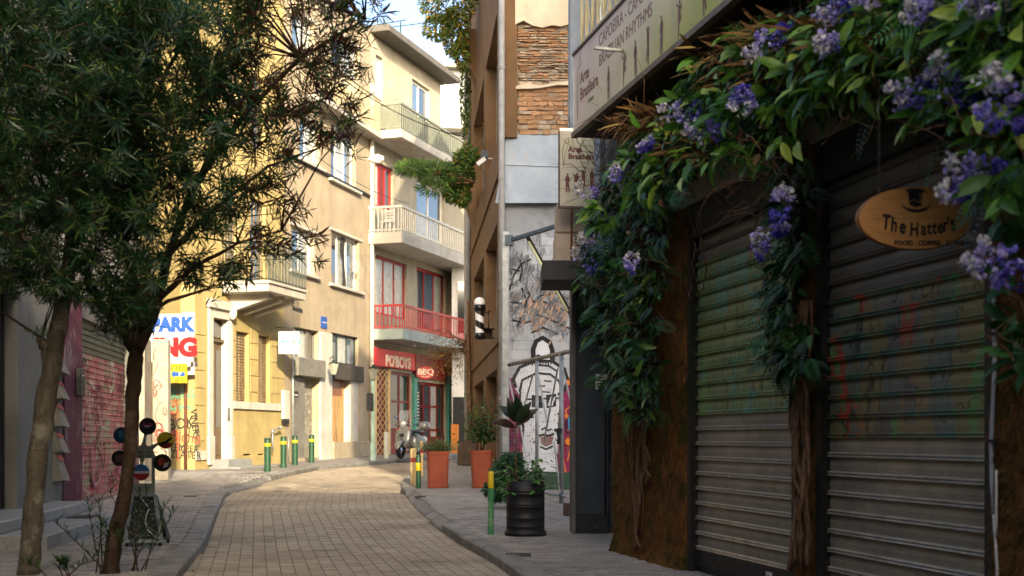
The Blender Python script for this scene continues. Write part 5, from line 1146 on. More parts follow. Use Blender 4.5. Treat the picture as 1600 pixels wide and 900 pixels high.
disc(259, 688, 13, ('#c9b32a', [('#8f1d20', arc(math.pi*1.1, math.pi*1.9)), ('#16161a', [(-.9, -.35), (-.1, -.1), (.7, .45), (.8, .25), (.1, -.45), (-.6, -.6)]), ('#8f1d20', arc(.5, 1.6)[:11])]), 'yellow and red')
disc(254, 723, 13.5, ('#1c1414', [('#b04a2c', [(-.5, .3), (.1, .6), (.3, .1), (-.3, -.4)]), ('#8a1c1c', [(-.1, .5), (.45, .35), (.3, -.3), (-.1, -.2)]), ('#c9c4bc', [(.2, -.1), (.8, .1), (.6, -.4), (.1, -.6)])]), 'brown and white')
disc(221, 738, 13, ('#c9ccd2', [('#2f6a9c', arc(.15, math.pi-.15)), ('#9c2420', arc(math.pi+.15, 2*math.pi-.15))]), 'blue white and red')
disc(190, 680, 12, ('#123448', [('#1f6a8c', [(-.5, .5), (.2, .6), (.4, -.2), (-.2, -.5)])]), 'deep blue')
disc(187, 716, 12, ('#1a1214', [('#6a3f44', [(-.5, .4), (.5, .5), (.3, -.4), (-.4, -.5)])]), 'dark maroon')
u, v = dpx(211, 708); text(FD, u, v, .011, 'coffee   cocktails', .045, m_black, 'lettering', db, .002); text(FD, u, v-.05, .011, 'snacks   bar', .045, m_black, 'lettering', db, .002)
m_lgm = mat('pale grey metal', '#8d9899', '#76807f', 4, .45, .15, metal=.3); m_chalk = mat('chalkboard', '#14171b', '#0f1114', 6, .6, .1)
def leg(y0, y1, nm='board_frame'):
    mb = MB(); zt4 = zb+.64
    q = lambda u, z, d: FD.p(u, z, d)
    u0, u1 = dpx(203, 0)[0], dpx(258, 0)[0]; t0, t1 = dpx(207, 0)[0], dpx(243, 0)[0]
    A, B, C_, D_ = q(u0, zb+.06, y0), q(u1, zb+.06, y0), q(t1, zt4, y1), q(t0, zt4, y1); n_ = (B-A).cross(D_-A).normalized()*.02
    for p1, p2 in ((A, B), (B, C_), (C_, D_), (D_, A)): d = (p2-p1).normalized(); s = d.cross(n_).normalized()*.022; mb.add([p1-s, p2-s, p2+s, p1+s, p1-s+n_, p2-s+n_, p2+s+n_, p1+s+n_], [(3, 2, 1, 0), (4, 5, 6, 7), (0, 1, 5, 4), (1, 2, 6, 5), (2, 3, 7, 6), (3, 0, 4, 7)])
    o = mb.build(nm, m_lgm, db); mb = MB(); mb.quad(A+n_*.4, B+n_*.4, C_+n_*.4, D_+n_*.4); mb.build('chalk_panel', m_chalk, o); return A, B, C_, D_, n_
A, B, C_, D_, n_ = leg(.24, .02); leg(-.30, -.02)
n_ = n_ if n_.dot(FD.W) > 0 else -n_; mb = MB()
L2 = lambda s, t: A.lerp(B, s).lerp(D_.lerp(C_, s), t)+n_*1.12
arcp = [L2(.3+.0*i, .9) for i in range(1)]
mb.tube([L2(.35, .97), L2(.5, .86), L2(.68, .74)], .006, 5); mb.tube([L2(.72, .7), L2(.6, .55), L2(.56, .4), L2(.62, .25), L2(.78, .12), L2(.95, .06)], .008, 5)
mb.build('chalk_curve', m_white, db); mb = MB()
for i in range(60): c = L2(random.uniform(.1, .9), random.uniform(.1, .9)); mb.obox(c, Vector((1, 0, 0)), Vector((0, 1, 0)), Vector((0, 0, 1)), random.uniform(.003, .012), .001, .004)
mb.build('chalk_marks', m_sgr, db, None)
for s in (0, 1):
    for d in (.24, -.30): p = FD.p(dpx((205, 256)[s], 0)[0], zb+.03, d); mb = MB(); mb.lathe(p-Vector((.015, 0, 0)), [(0, 0), (.03, 0), (.03, .03), (0, .03)], 12, Vector((1, 0, 0))); mb.build('wheel', m_black, db)
# ================================================================ YELLOW HOUSE and BEIGE BUILDING
Y0 = 34.5; FY = Fr(-.2475*Y0, Y0, .26, 1); yp_ = FY.px; yu = lambda px, w=0: FY.px(px, 0, w)[0]; yv = lambda px, py, w=0: FY.px(px, py, w)[1]
m_yel_w = mat('warm yellow render', '#b3a06c', '#9f8c5a', .9, .85, .25, stain='#8f7c54', streak=.35)
m_beige_w = mat('peach beige render', '#ab9b82', '#97876e', .8, .85, .25, stain='#7f7058', streak=.45); m_wtrim = mat('white trim', '#c2bcb0', '#aca698', 2, .6, .15, streak=.1)
m_shutw = mat('brown shutter wood', '#8d7a5c', '#766449', 5, .7, .2); m_dkgreen = mat('dark green iron', '#25332a', '#1b261f', 5, .5, .1)
m_cur = mat('pale curtain', '#cfc9bc', '#a9a396', 1.5, .9, .1); m_ceil = mat('slab white', '#b9b3a7', '#a29c90', 1.5, .8, .2, stain='#8f887a')
yh = thing('yellow_house', 'yellow house with a white door surround, brown shutters and a green iron balcony', 'building', FY.p(2.5, .6))
uy0, uy1 = 0, yu(444)
dr = (yu(331.5), yu(357), .85, yv(338, 497)); w1 = (yu(369), yu(389), yv(369, 627), yv(369, 517)); w2 = (yu(404), yu(422), yv(404, 630), yv(404, 523))
sl_b, sl_t = yv(400, 462), yv(400, 452)
zb0 = 5.25                               # balcony floor height
ZB = EYE+(HOR-452)*FY.p(yu(395), 0).y/F
f2 = [(yu(352), yu(372), ZB+.15, ZB+2.7), (yu(392), yu(415), ZB+.15, ZB+2.7)]
f3 = [(yu(352), yu(372), ZB+4.2, ZB+6.4), (yu(392), yu(415), ZB+4.2, ZB+6.4)]
vents = [(yu(380), yu(392), yv(384, 719), yv(384, 709)), (yu(403), yu(412), yv(407, 719), yv(407, 709))]
mb = MB(); wall(mb, FY, uy0, uy1, .2, 15, [dr, w1, w2]+f2+f3+vents, .28); body(mb, FY, uy0, uy1, .2, 15, -.29, -9); mb.quad(FY.p(0, .2, 0), FY.p(0, 15, 0), FY.p(0, 15, -9), FY.p(0, .2, -9)); mb.build('wall', m_yel_w, yh)
# rusticated grooves between the openings: proud courses
mb = MB(); v = yv(305, 690)
segs = [(0.02, yu(319)), (yu(363), yu(368)), (yu(390.5), yu(402.5)), (yu(424), uy1-.02)]; k = 0
vt0, vt1 = w1[2]+.02, w1[3]+1.0
while v < ZB-1.2:
    for i, (a, b) in enumerate(segs):
        if i and v < vt0: continue
        q = MB(); q.box(FY, a, b, v+.02, v+.46, .002, .022, .006); q.build('course_block', m_yel_w, yh)
    v += .48
mb.box(FY, yu(362), uy1, w1[2]-.22, w1[2]-.005, .003, .07, .01); mb.box(FY, .0, yu(322), .9, 1.15, .003, .05); mb.build('sill_band', m_wtrim, yh)
mb = MB(); mb.box(FY, yu(362), uy1, .2, .98, .003, .05, .01); mb.build('plinth', m_yel_w, yh)
for a, b, c_, d_ in vents: q = MB(); q.box(FY, a, b, c_, d_, -.27, -.25); q.build('vent', m_black, yh)
# door surround
q = MB()
for a, b in ((323.5, 331), (357.5, 362)):
    q.box(FY, yu(a), yu(b), .75, dr[3]+.25, .003, .06, .015); q.box(FY, yu(a)-.03, yu(b)+.03, .75, 1.55, .003, .09, .015)
q.box(FY, yu(322), yu(362), dr[3]+.25, dr[3]+.5, .003, .14, .015); q.box(FY, dr[0], dr[1], dr[3]+.002, dr[3]+.25, -.1, .05); q.box(FY, dr[1]-.05, dr[1]-.001, dr[2], dr[3]-.002, -.2, .02); q.build('door_surround', m_wtrim, yh)
q = MB(); c = FY.p(yu(356), dr[3]+.2, .16); q.ball(c, (.12, .1, .2), 10, 8); q.build('corbel', m_wtrim, yh)
m_dw = mat('old brown door', '#6b5842', '#554532', 4, .6, .3); q = MB(); q.box(FY, dr[0]+.003, dr[1]-.003, dr[2], dr[3]-.65, -.26, -.2); do = q.build('door', m_dw, yh)
q = MB(); q.box(FY, dr[0]+.003, dr[1]-.003, dr[3]-.65, dr[3]-.56, -.27, -.1, .01); q.box(FY, (dr[0]+dr[1])/2-.03, (dr[0]+dr[1])/2+.03, dr[2], dr[3]-.65, -.2, -.16)
for s in (0, 1):
    a = dr[0]+.08+s*(dr[1]-dr[0])/2; q.box(FY, a, a+.3, dr[2]+.15, dr[2]+.75, -.2, -.175, .01)
q.build('door_moulding', m_dw, do); q = MB()
for s in (0, 1): a = dr[0]+.1+s*(dr[1]-dr[0])/2; q.box(FY, a, a+.26, dr[2]+.95, dr[3]-.85, -.199, -.19)
q.box(FY, dr[0]+.05, dr[1]-.05, dr[3]-.5, dr[3]-.05, -.22, -.2); q.build('pane', m_gldark, do)
# louvred shutters on the windows, left leaf brown, in deep white lit reveals
for o in (w1, w2):
    t = MB(); t.box(FY, o[0]+.004, o[1]-.004, o[2], o[3]-.01, -.18, -.14); wo = t.build('window', m_shutw, yh)
    v = o[2]+.06
    while v < o[3]-.06:
        for s in (0, 1): a = o[0]+.03+s*(o[1]-o[0])/2; q = MB(); q.box(FY, a, a+(o[1]-o[0])/2-.07, v, v+.05, -.139, -.115); q.build('louvre', m_shutw, wo)
        v += .085
for o in f2+f3: window(FY, o[0], o[1], o[2], o[3], yh, m_shutw, m_gl, 2, 3, w=-.15)
for z, w_, a, b in ((.80, .55, 328.5, 366), (.60, .95, 326, 386)):
    q = MB(); q.box(FY, yu(a), yu(b), .2, z+.10, .004, w_, .012); q.build('step', m_marb, yh)
q = MB(); q.box(FY, yu(347), yu(350.5), 2.1, 2.35, .162, .18); q.build('intercom', m_galv, yh)
# pavement-side drain and meter pipes at the joint of the two houses
# balcony
bw_ = 1.45; ub0, ub1 = yu(420, bw_)-.02, yu(478, bw_)
ZS = EYE+(HOR-455)*FY.p(ub0, 0, bw_).y/F
q = MB(); q.box(FY, ub0, ub1, ZS-.0, ZS+.22, .003, bw_, .02); q.box(FY, ub0-.04, ub1+.04, ZS+.221, ZS+.30, .003, bw_+.05, .015); bs_ = q.build('balcony_slab', m_ceil, yh)
for u in (ub0+.5, (ub0+ub1)/2, ub1-.6):
    q = MB(); q.add([FY.p(u+s, a, b) for s in (0, .25) for a, b in ((ZS-.003, .004), (ZS-.003, bw_*.85), (ZS-.14, bw_*.85), (ZS-.5, .004))], [(0, 1, 2, 3), (7, 6, 5, 4), (0, 4, 5, 1), (1, 5, 6, 2), (2, 6, 7, 3)]); q.build('bracket', m_ceil, yh)
q = MB(); zr0, zr1 = ZS+.36, ZS+1.38
for z in (zr0, zr1-.12, zr1): q.tube([FY.p(ub0, z, .05), FY.p(ub0, z, bw_), FY.p(ub1, z, bw_), FY.p(ub1, z, .05)], .016 if z < zr1 else .026, 5)
n = int((ub1-ub0)/.11)
for i in range(n+1): u = ub0+(ub1-ub0)*i/n; q.tube([FY.p(u, ZS+.3, bw_), FY.p(u, zr1, bw_)], .015, 4, caps=False)
for i in range(13): w_ = .06+(bw_-.06)*i/13; q.tube([FY.p(ub0, ZS+.3, w_), FY.p(ub0, zr1, w_)], .009, 4, caps=False); q.tube([FY.p(ub1, ZS+.3, w_), FY.p(ub1, zr1, w_)], .009, 4, caps=False)
q.build('balcony_railing', m_dkgreen, yh)
# small wall lamp under balcony end and the hanging white sign
c = FY.p(yu(464, .9), yv(464, 484, .9), .9); q = MB(); q.loft([(c+Vector((-.12, 0, .03)), Vector((0, 1, 0)), Vector((0, 0, 1)), .09, .05), (c+Vector((.16, 0, -.04)), Vector((0, 1, 0)), Vector((0, 0, 1)), .12, .08)], 12); o = q.build('floodlight', m_galv, None, org=c); tag(o, 'small floodlight under the far end of the green balcony', 'lamp')
q = MB(); q.tube([c, c+Vector((-.25, 0, .22))], .015, 5); q.build('bracket', m_dkgreen, o)
YI = FY.p(yu(440), 0).y-1.0; FI = Fr(0, YI, 1, .04); a, b = FI.px(435, 553), FI.px(467.5, 518)
si = thing('hanging_sign', 'white square projecting sign with coloured letters between the yellow house and the grey shop', 'sign', FI.p(a[0], a[1])); q = MB(); q.box(FI, a[0], b[0], a[1], b[1], -.06, 0, .01); q.build('sign_box', m_white, si)
u, v = a[0]+.05, (a[1]+b[1])/2-.02; m_cy = mat('cyan print', '#2f8f98', '#2b858e', 4, .6, 0); m_coral = mat('coral print', '#e0523e', '#d04636', 4, .6, 0)
for ch, m_, dx in (('IMPR', m_cy, 0), ('O', m_coral, .30), ('V', m_coral, .385), ('ISE', m_cy, .46)): text(FI, u+dx, v, .001, ch, .155, m_, 'lettering', si, .003, bold=.007, sx=.82)
q = MB(); q.tube([FI.p(a[0]-.1, b[1]+.12, -.03), FI.p(b[0]-.03, b[1]+.12, -.03)], .014, 6); q.tube([FI.p(a[0]+.1, b[1]+.12, -.03), FI.p(a[0]+.1, b[1], -.03)], .008, 5); q.tube([FI.p(b[0]-.1, b[1]+.12, -.03), FI.p(b[0]-.1, b[1], -.03)], .008, 5); q.build('hanger', m_dkgreen, si)
# electricity boxes and pipes on the joint
eb = thing('meter_box', 'white meter box with pipes on the yellow house next to the grey shop', 'meter box', FY.p(uy1-.2, 1.5, 0)); q = MB(); q.box(FY, yu(438), yu(447), yv(441, 655), yv(441, 610), .02, .13, .015); q.build('box', m_wtrim, eb)
q = MB(); q.box(FY, yu(438.5), yu(446.5), yv(441, 662), yv(441, 656), .03, .12); q.build('box_base', m_dark, eb); q = MB()
q.tube([FY.p(yu(454), .7, .08), FY.p(yu(454), 4.9, .08)], .04, 8); q.tube([FY.p(yu(426, .2), yv(426, 705, .2), .2), FY.p(yu(426, .2), yv(426, 672, .2), .2), FY.p(yu(440, .2), yv(440, 668, .2), .2)], .03, 6); q.tube([FY.p(yu(446), .8, .1), FY.p(yu(446), 1.6, .1)], .02, 6); q.build('pipe', m_galv, eb)
q = MB(); c = FY.p(yu(426, .2), yv(426, 674, .2), .2); q.ball(c, .07, 8, 6); q.ball(FY.p(yu(438, .2), yv(438, 668, .2), .2), .06, 8, 6); q.build('valve', m_galv, eb)

# ---------------- side wall of the yellow house facing the camera, with signs and graffiti
FW_ = Fr(-.2475*Y0, Y0, 1, -.26); FW_.O = FW_.O+Vector((0, 0, 0)); wu = lambda px, w=0: FW_.px(px, 0, w)[0]; wv = lambda px, py, w=0: FW_.px(px, py, w)[1]
mb = MB(); mb.box(FW_, wu(215), -.003, .2, 15, -.2, 0); mb.build('side_wall', m_yel_w, yh)
mb = MB(); mb.box(FW_, -.42, -.004, .2, 6, .001, .03); 
mb.build('corner_strip', m_yel_w, yh)
m_bkg = mat('black graffiti', '#3a352e', '#2c2822', 5, .7, 0); m_tealg = mat('teal graffiti', '#4fa08a', '#3f8f7a', 5, .7, 0); m_orr = mat('red orange graffiti', '#c04a34', '#a83f2c', 5, .7, 0)
def spray(s, px, py, size, m, rot=0, bold=.0, sx=.9): 
    u, v = FW_.px(px, py); text(FW_, u, v, .031, s, size, m, 'graffiti_tag', yh, .002, bold=bold, rot=rot, sx=sx)
spray('BUNS', 264, 623, .36, m_tealg); spray('crew', 266, 640, .36, m_tealg, -.1); spray('BOK', 265, 672, .42, m_bkg, .1, .002); spray('Bidno', 268, 688, .42, m_orr, -.12, .0); spray('TEMPER', 265, 703, .28, m_bkg, -.1); spray('ZLATER', 266, 715, .30, m_bkg, -.05); spray('VINERS', 298, 640, .28, m_bkg, -1.45, .004)
scrawl(FW_, wu(264), -.5, .9, 3.2, 9, .02, m_orr, yh, .034, h=.25, seed=21); scrawl(FW_, wu(264), -.1, .7, 2.6, 8, .028, m_bkg, yh, .037, h=.22, seed=22)
q = MB(); q.tube([FW_.p(wu(292), .5, .07), FW_.p(wu(292), 3.3, .07)], .05, 6); o = q.build('rusty_pipe', mat('rusty pipe', '#6a3f2a', '#4d2d1e', 6, .8, .4), None, org=FW_.p(wu(292), .5, .07)); tag(o, 'rusty brown pipe on the graffiti covered side wall under the parking sign', 'pipe')
YPk = Y0-.6; FK = Fr(-9, YPk, 1, -.1); kp = FK.px; ps_ = thing('parking_sign', 'big white parking sign with blue and red letters on the yellow side wall', 'sign', FK.p(*kp(270, 560)))
a, b = kp(219, 566), kp(301.5, 490); q = MB(); q.box(FK, a[0], b[0], a[1], b[1], -.06, 0, .01); q.build('sign_panel', m_white, ps_)
m_blue = mat('sign blue', '#1b4f9c', '#17468c', 4, .5, 0); m_sred = mat('sign red', '#c2141c', '#b01218', 4, .5, 0)
u, v = kp(236, 517); text(FK, u, v, .002, 'PARK', .49, m_blue, 'lettering', ps_, .004, bold=.035, sx=.95)
u, v = kp(240, 555.5); text(FK, u, v, .002, 'ING', .64, m_sred, 'lettering', ps_, .004, bold=.045, sx=1.05)
q = MB(); q.box(FK, kp(262, 0)[0], kp(297, 0)[0], kp(0, 574)[1]+.0, a[1]-.01, -.05, -.0, .005); o2 = q.build('lower_panel', m_white, ps_); text(FK, kp(270, 572)[0], kp(0, 572)[1], .001, 'PARKING', .09, m_blue, 'lettering', o2, .002, bold=.004)
FK2 = Fr(-8.7, Y0-.3, 1, -.15); q = MB(); q.box(FK2, FK2.px(285, 0)[0], FK2.px(303.5, 0)[0], FK2.px(0, 588)[1], FK2.px(0, 492)[1], -.05, 0, .01); o = q.build('rear_sign_panel', m_white, ps_)
for k in range(3): text(FK2, FK2.px(298.5, 0)[0], FK2.px(0, 556+k*9)[1], .002, ('24', 'WC', 'OPEN')[k], .09, m_blue, 'lettering', o, .002, sx=.7)
ys_ = thing('arrow_sign', 'yellow sign with a blue arrow and black scrawls below the parking sign', 'sign', FK.p(*kp(279, 600))); q = MB(); q.box(FK, kp(264, 0)[0], kp(293, 0)[0], kp(0, 600)[1], kp(0, 570)[1], .008, .05, .01); q.build('sign_panel', mat('yellow sign', '#d8b820', '#c9a91c', 3, .5, .05), ys_)
q = MB(); q.poly(FK, [kp(*p) for p in ((268, 584.5), (274, 578), (274, 581.5), (290, 581.5), (290, 588), (274, 588), (274, 591.5))][::-1], .052); q.build('blue_arrow', m_blue, ys_); u, v = kp(280.5, 587); text(FK, u, v, .053, 'P', .13, m_white, 'lettering', ys_, .002, bold=.006)
q = MB()
r_ = random.Random(4)
for yy in (575, 595):
    x = 266
    for i in range(6): q.stroke(FK, [kp(x+r_.uniform(-1, 4), yy+r_.uniform(-4, 4)) for _ in range(5)], .018, .0535+i*.0004); x += 4
q.build('scrawl', m_bkg, ys_)

# ---------------- beige building
bg_ = thing('beige_building', 'peach beige apartment house with grey shop fronts between the yellow house and the red shop', 'building', FY.p(9, .7))
ue1 = yu(578); u0 = uy1+.002
def op(pa, pb, ya, yb, ref=None): ref = ref or pa; return (yu(pa), yu(pb), yv(ref, yb), yv(ref, ya))
UP = [op(456, 491, 352, 421), op(518, 561, 360, 443), op(468, 499, 180, 247), op(517, 556, 184, 279)]
UP += [(a, b, c+6.9, d+6.9) for a, b, c, d in UP[:2]]
SH = [op(459, 498, 510, 716), op(517.5, 560, 519, 706)]
mb = MB(); wall(mb, FY, u0, ue1, .3, 16.5, UP+SH, .35); body(mb, FY, u0, ue1, .3, 16.5, -.36, -9); mb.quad(FY.p(ue1, .3, 0), FY.p(ue1, 16.5, 0), FY.p(ue1, 16.5, -9), FY.p(ue1, .3, -9)); mb.build('wall', m_beige_w, bg_)
m_gw = mat('white window frame', '#d6d4cc', '#c4c2ba', 3, .4, .05); m_glsky = glassmat('sky lit glass', '#5a7080'); m_glcur = mat('net curtain glass', '#b9bab0', '#8f948f', 1.2, .25, 0, spec=.8)
for i, o in enumerate(UP): window(FY, *o, bg_, m_gw, m_glcur, 3 if i in (1, 3) else 2, 1, w=-.18, fw=.08, pms=[m_gldark, m_glcur, m_glsky] if i % 2 else [m_glsky, m_glcur])
for i, o in enumerate(UP):
    q = MB(); q.box(FY, o[0]-.25, o[1]+.3, o[2]-.10, o[2]-.003, .003, .14, .01); q.build('sill', m_ceil, bg_)
    q = MB(); q.box(FY, o[0]-.2, o[1]+.2, o[3]+.003, o[3]+.1, .003, .05, .01); q.build('lintel', m_ceil, bg_)
v5 = yv(573, 303); q = MB(); q.box(FY, u0, ue1-.003, v5-.09, v5, .003, .09, .01); q.build('string_course', m_dark, bg_)
q = MB(); o = UP[1]; um = o[0]+(o[1]-o[0])*.45; q.add([FY.p(um+.12*math.sin(k), o[2]+(o[3]-o[2])*k/6*.98, -.10+.02*math.cos(k*2)) for k in range(7)]+[FY.p(um+.35+.1*math.cos(k*.8), o[2]+(o[3]-o[2])*k/6*.98, -.11) for k in range(7)], [(k, k+7, k+8, k+1) for k in range(6)]); q.build('curtain', mat('dark curtain', '#3a3630', '#2c2924', 3, .9, .2), bg_)
# balcony at the top of the facade (parapet with bars)
q = MB(); zt5, zt6 = yv(569, 205), yv(569, 168); q.box(FY, yu(480), ue1-.1, zt5-.2, zt5, .004, .5, .01); q.build('balcony_slab', m_ceil, bg_); q = MB(); k = yu(480)
q.box(FY, k, ue1-.1, zt6+.3, zt6+.36, .44, .5)
while k < ue1-.1: q.box(FY, k, k+.03, zt5, zt6+.3, .45, .48); k += .14
q.build('balcony_railing', mat('khaki railing', '#a79b7c', '#91866a', 4, .6, .1), bg_)
# shop front 1: grey doorway and beam
o = SH[0]; m_sg1 = mat('shop grey', '#7d7a70', '#69665d', 2, .7, .2, stain='#565349'); m_poster = mat('pasted door', '#8b8778', '#6b675b', 6, .7, .2, stain='#bdb8a8')
q = MB(); vb0, vb1 = yv(460, 587), yv(460, 558); q.box(FY, o[0]-.12, o[1]+.1, vb0, vb1, -.3, .22, .02); q.build('shop_beam', m_sg1, bg_)
q = MB(); q.box(FY, o[0]+.003, yu(478), .5, vb0-.003, -.32, -.04, .01); q.build('shop_panel', m_sg1, bg_)
q = MB(); q.box(FY, yu(479), o[1]-.003, .5, vb0-.003, -.32, -.24); dd = q.build('shop_door', m_poster, bg_); scrawl(FY, yu(480), o[1]-.1, 1.5, vb0-.3, 14, .02, m_white, dd, -.237, h=.15, seed=31, name='poster_scraps')
window(FY, o[0]+.003, o[1]-.003, vb1+.003, o[3]-.003, bg_, m_sg1, m_gldark, 3, 1, w=-.2, name='shop_window', pms=[m_gldark, m_glcur, m_gl])
q = MB(); q.box(FY, yu(457.5), yu(467), yv(459, 620), yv(459, 611), -.035, -.02); nm = q.build('name_plate', m_dark, bg_); text(FY, yu(459), yv(459, 618), -.019, 'entrance', .1, m_white, 'lettering', nm, .002)
q = MB(); q.box(FY, o[1]+.003, SH[1][0]-.05, .4, SH[0][3], .003, .07, .01); q.build('shop_pillar', m_wtrim, bg_)
# shop front 2: window, dark fascia, plywood infill, white leaf, low wall
o = SH[1]; vf0, vf1 = yv(519, 592), yv(519, 567); m_ply = woodmat('plywood', '#c9975a', '#ae7d45'); m_plyd = woodmat('dark and shaded plywood', '#8a4f2c', '#6d3d22')
window(FY, o[0]+.003, o[1]-.003, vf1+.02, o[3]-.003, bg_, m_dkgreen, m_gl, 3, 1, w=-.15, name='shop_window', pms=[m_gl, m_glcur, m_glsky])
q = MB(); q.box(FY, o[0]-.05, o[1]+.25, vf0, vf1, -.2, .12, .01); q.build('fascia', mat('dark fascia', '#463f38', '#37312b', 3, .7, .2), bg_)
q = MB(); q.box(FY, o[0]+.003, yu(548), .9, vf0-.003, -.33, -.26); pl = q.build('plywood_board', m_ply, bg_); q = MB(); q.box(FY, o[0]+.03, yu(545), vf0-.55, vf0-.02, -.259, -.25); q.build('board_shade', m_plyd, pl); q = MB(); q.box(FY, o[0]+.02, yu(528), .92, 1.25, -.258, -.2); q.build('crate_board', m_plyd, pl)  # dark strip under the fascia paints its shade onto the board
q = MB(); q.box(FY, yu(548.5), o[1]-.003, .9, vf0-.003, -.3, -.02); q.build('white_leaf', m_wtrim, bg_)
q = MB(); q.box(FY, o[0]-.02, ue1-.15, .3, yv(519, 690)-.0, -.02, .12, .015); q.build('low_wall', mat('sand concrete', '#a89a80', '#8e8168', 2, .85, .3), bg_)
for (xa, xb) in ((523, 530), (527, 524), (534, 536)): 
    q = MB(); q.tube([FY.p(yu(xa, -.15), yv(xa, 690), -.15), FY.p(yu(xb, -.22), yv(xb, 620), -.22)], .016, 6); q2 = q.build('leaning_stick', m_shutw, None, org=FY.p(yu(xa), 1, -.15)); tag(q2, {523: 'leftmost thin stick leaning on the plywood of the shop opening', 527: 'middle thin stick leaning on the plywood of the shop opening', 534: 'rightmost thin stick leaning on the plywood of the shop opening'}[xa], 'stick')
q = MB(); q.box(FY, yu(501), yu(510), yv(501, 512), yv(501, 494), .003, .03); o5 = q.build('street_plate', m_blue, bg_); text(FY, yu(502.5), yv(501, 504), .031, 'OD. AVRAMIOTOU', .06, m_white, 'lettering', o5, .001, sx=.8)
# white downpipe at the corner
q = MB(); q.tube([FY.p(ue1-.06, .75, .1), FY.p(ue1-.06, 14.5, .1)], .08, 10); q2 = q.build('drainpipe', m_wtrim, None, org=FY.p(ue1-.06, .75, .1)); tag(q2, 'white drainpipe at the corner between the beige building and the red shop building', 'drainpipe')
for k in range(6): q = MB(); q.lathe(FY.p(ue1-.06, 2+k*2.2, .1), [(.095, 0), (.095, .06)], 10); q.build('pipe_collar', m_wtrim, q2)
# lanterns
def lantern_geo(par, c, s=1.0, m=m_dkgreen):
    q = MB(); q.lathe(c+Vector((0, 0, .42*s)), [(0, .12*s), (.05*s, .1*s), (.07*s, .04*s), (.2*s, 0), (.2*s, -.02*s)], 4); q.lathe(c, [(.085*s, -.02*s), (.10*s, 0), (.10*s, .02*s)], 4)
    for k in range(4): a = k*math.pi/2; d = Vector((math.cos(a), math.sin(a), 0)); 
    q.build('lantern_frame', m, par); q = MB(); q.smooth = False; vs = []
    for z, r in ((.02, .09), (.40, .18)): vs += [c+Vector((math.cos(k*math.pi/2)*r*s, math.sin(k*math.pi/2)*r*s, z*s)) for k in range(4)]
    q.add(vs, [(k, (k+1) % 4, 4+(k+1) % 4, 4+k) for k in range(4)]); q.build('lantern_glass', mat('frosted lamp glass', '#a7a594', '#8b8978', 3, .3, 0), par)
c = FY.p(yu(521, .45), yv(521, 586, .45), .45); l1 = thing('wall_lantern', 'old street lantern on a wall arm before the plywood shop front', 'street lamp', c); lantern_geo(l1, c, .95)
q = MB(); q.tube([c+Vector((0, 0, .54)), c+Vector((0, 0, .62)), FY.p(yu(514), yv(514, 560), .02)], .018, 6); q.build('arm', m_dkgreen, l1)
cb = G(583, 720); l2 = thing('street_lamp', 'pale green lantern post in front of the folding lattice of the red shop', 'street lamp', cb); zl = P(0, 594, cb.y).z
m_tealp = mat('pale teal paint', '#a3bdae', '#86a494', 4, .6, .3, stain='#c9c4b2'); q = MB(); q.lathe(cb, [(.10, 0), (.10, .5), (.07, .6), (.065, zl-cb.z)], 12); q.build('post', m_tealp, l2); lantern_geo(l2, Vector((cb.x, cb.y, zl)), .95)
q = MB(); c = P(578, 628, cb.y-.05); q.box(Fr(c.x, c.y, 1, 0), -.1, .12, c.z-.3, c.z+.28, -.1, .1, .02); q.build('letter_box', m_dark, l2)
# small weeds at wall feet
for i, (x, y, lbl) in enumerate(((262, 705, 'at the foot of the graffiti side wall'), (325, 730, 'at the left foot of the house steps'), (577, 706, 'between the low wall and the lantern post'))):
    c = G(x, y); t = thing('weed', 'small green weed '+lbl, 'weed', c); n = 60
    scatter('leaves', NARROW, [c+Vector((random.gauss(0, .1), random.gauss(0, .06), random.uniform(0, .15))) for _ in range(n)], rdirs(n, (0, 0, 1.2)), rdirs(n), RNG.uniform(.08, .2, n), leafmat('weed leaf', '#2c5a1c', '#5f8a2c', None, .3, .5), t)
# ================================================================ RED SHOP BUILDING with three balconies
pS = FY.p(yu(578)+.02, 0); FPB = Fr(pS.x, pS.y, .33, 1); pp = FPB.px; pu_ = lambda px, w=0: FPB.px(px, 0, w)[0]; pv = lambda px, py, w=0: FPB.px(px, py, w)[1]
m_cw = mat('cream house wall', '#a89f8a', '#958c78', .9, .85, .2, streak=.35, stain='#a0947a'); m_redf = mat('red window frame', '#a8231f', '#8c1c19', 4, .45, .1); m_teal = mat('teal shop paint', '#3f8f80', '#33796c', 4, .5, .15)
m_maroon = mat('maroon shop paint', '#7a1c1a', '#601614', 4, .45, .15); m_redrail = mat('coral red railing', '#b83a3c', '#a33234', 4, .45, .1); m_whr = mat('white railing', '#d2cdbd', '#bdb8a8', 4, .5, .1); m_olr = mat('grey green railing', '#7d8070', '#6a6d5e', 4, .55, .1)
rs = thing('corner_shop_building', 'cream building with a red shop below and three long balconies', 'building', FPB.p(4, .8))
LE = pu_(735); 
wins = [(pu_(644), pu_(672), pv(644, 190), pv(644, 122)), (pu_(587), pu_(598.5), pv(587, 155), pv(587, 84)),
        (pu_(586.5), pu_(615), pv(586.5, 322), pv(586.5, 251)), (pu_(651), pu_(694), pv(651, 366), pv(651, 280)),
        (pu_(586.5), pu_(636), pv(586.5, 490), pv(586.5, 397)), (pu_(651), pu_(696), pv(651, 512), pv(651, 416))]
ZG = pv(600, 528)   # first slab underside
shopo = [(pu_(588), pu_(609), .8, pv(588, 574)), (pu_(611), pu_(643), .8, pv(611, 580)), (pu_(654), pu_(697), .8, pv(654, 596))]
ztop = pv(600, 66)
zmid = pv(627, 201, 1.25); UT = pu_(688)
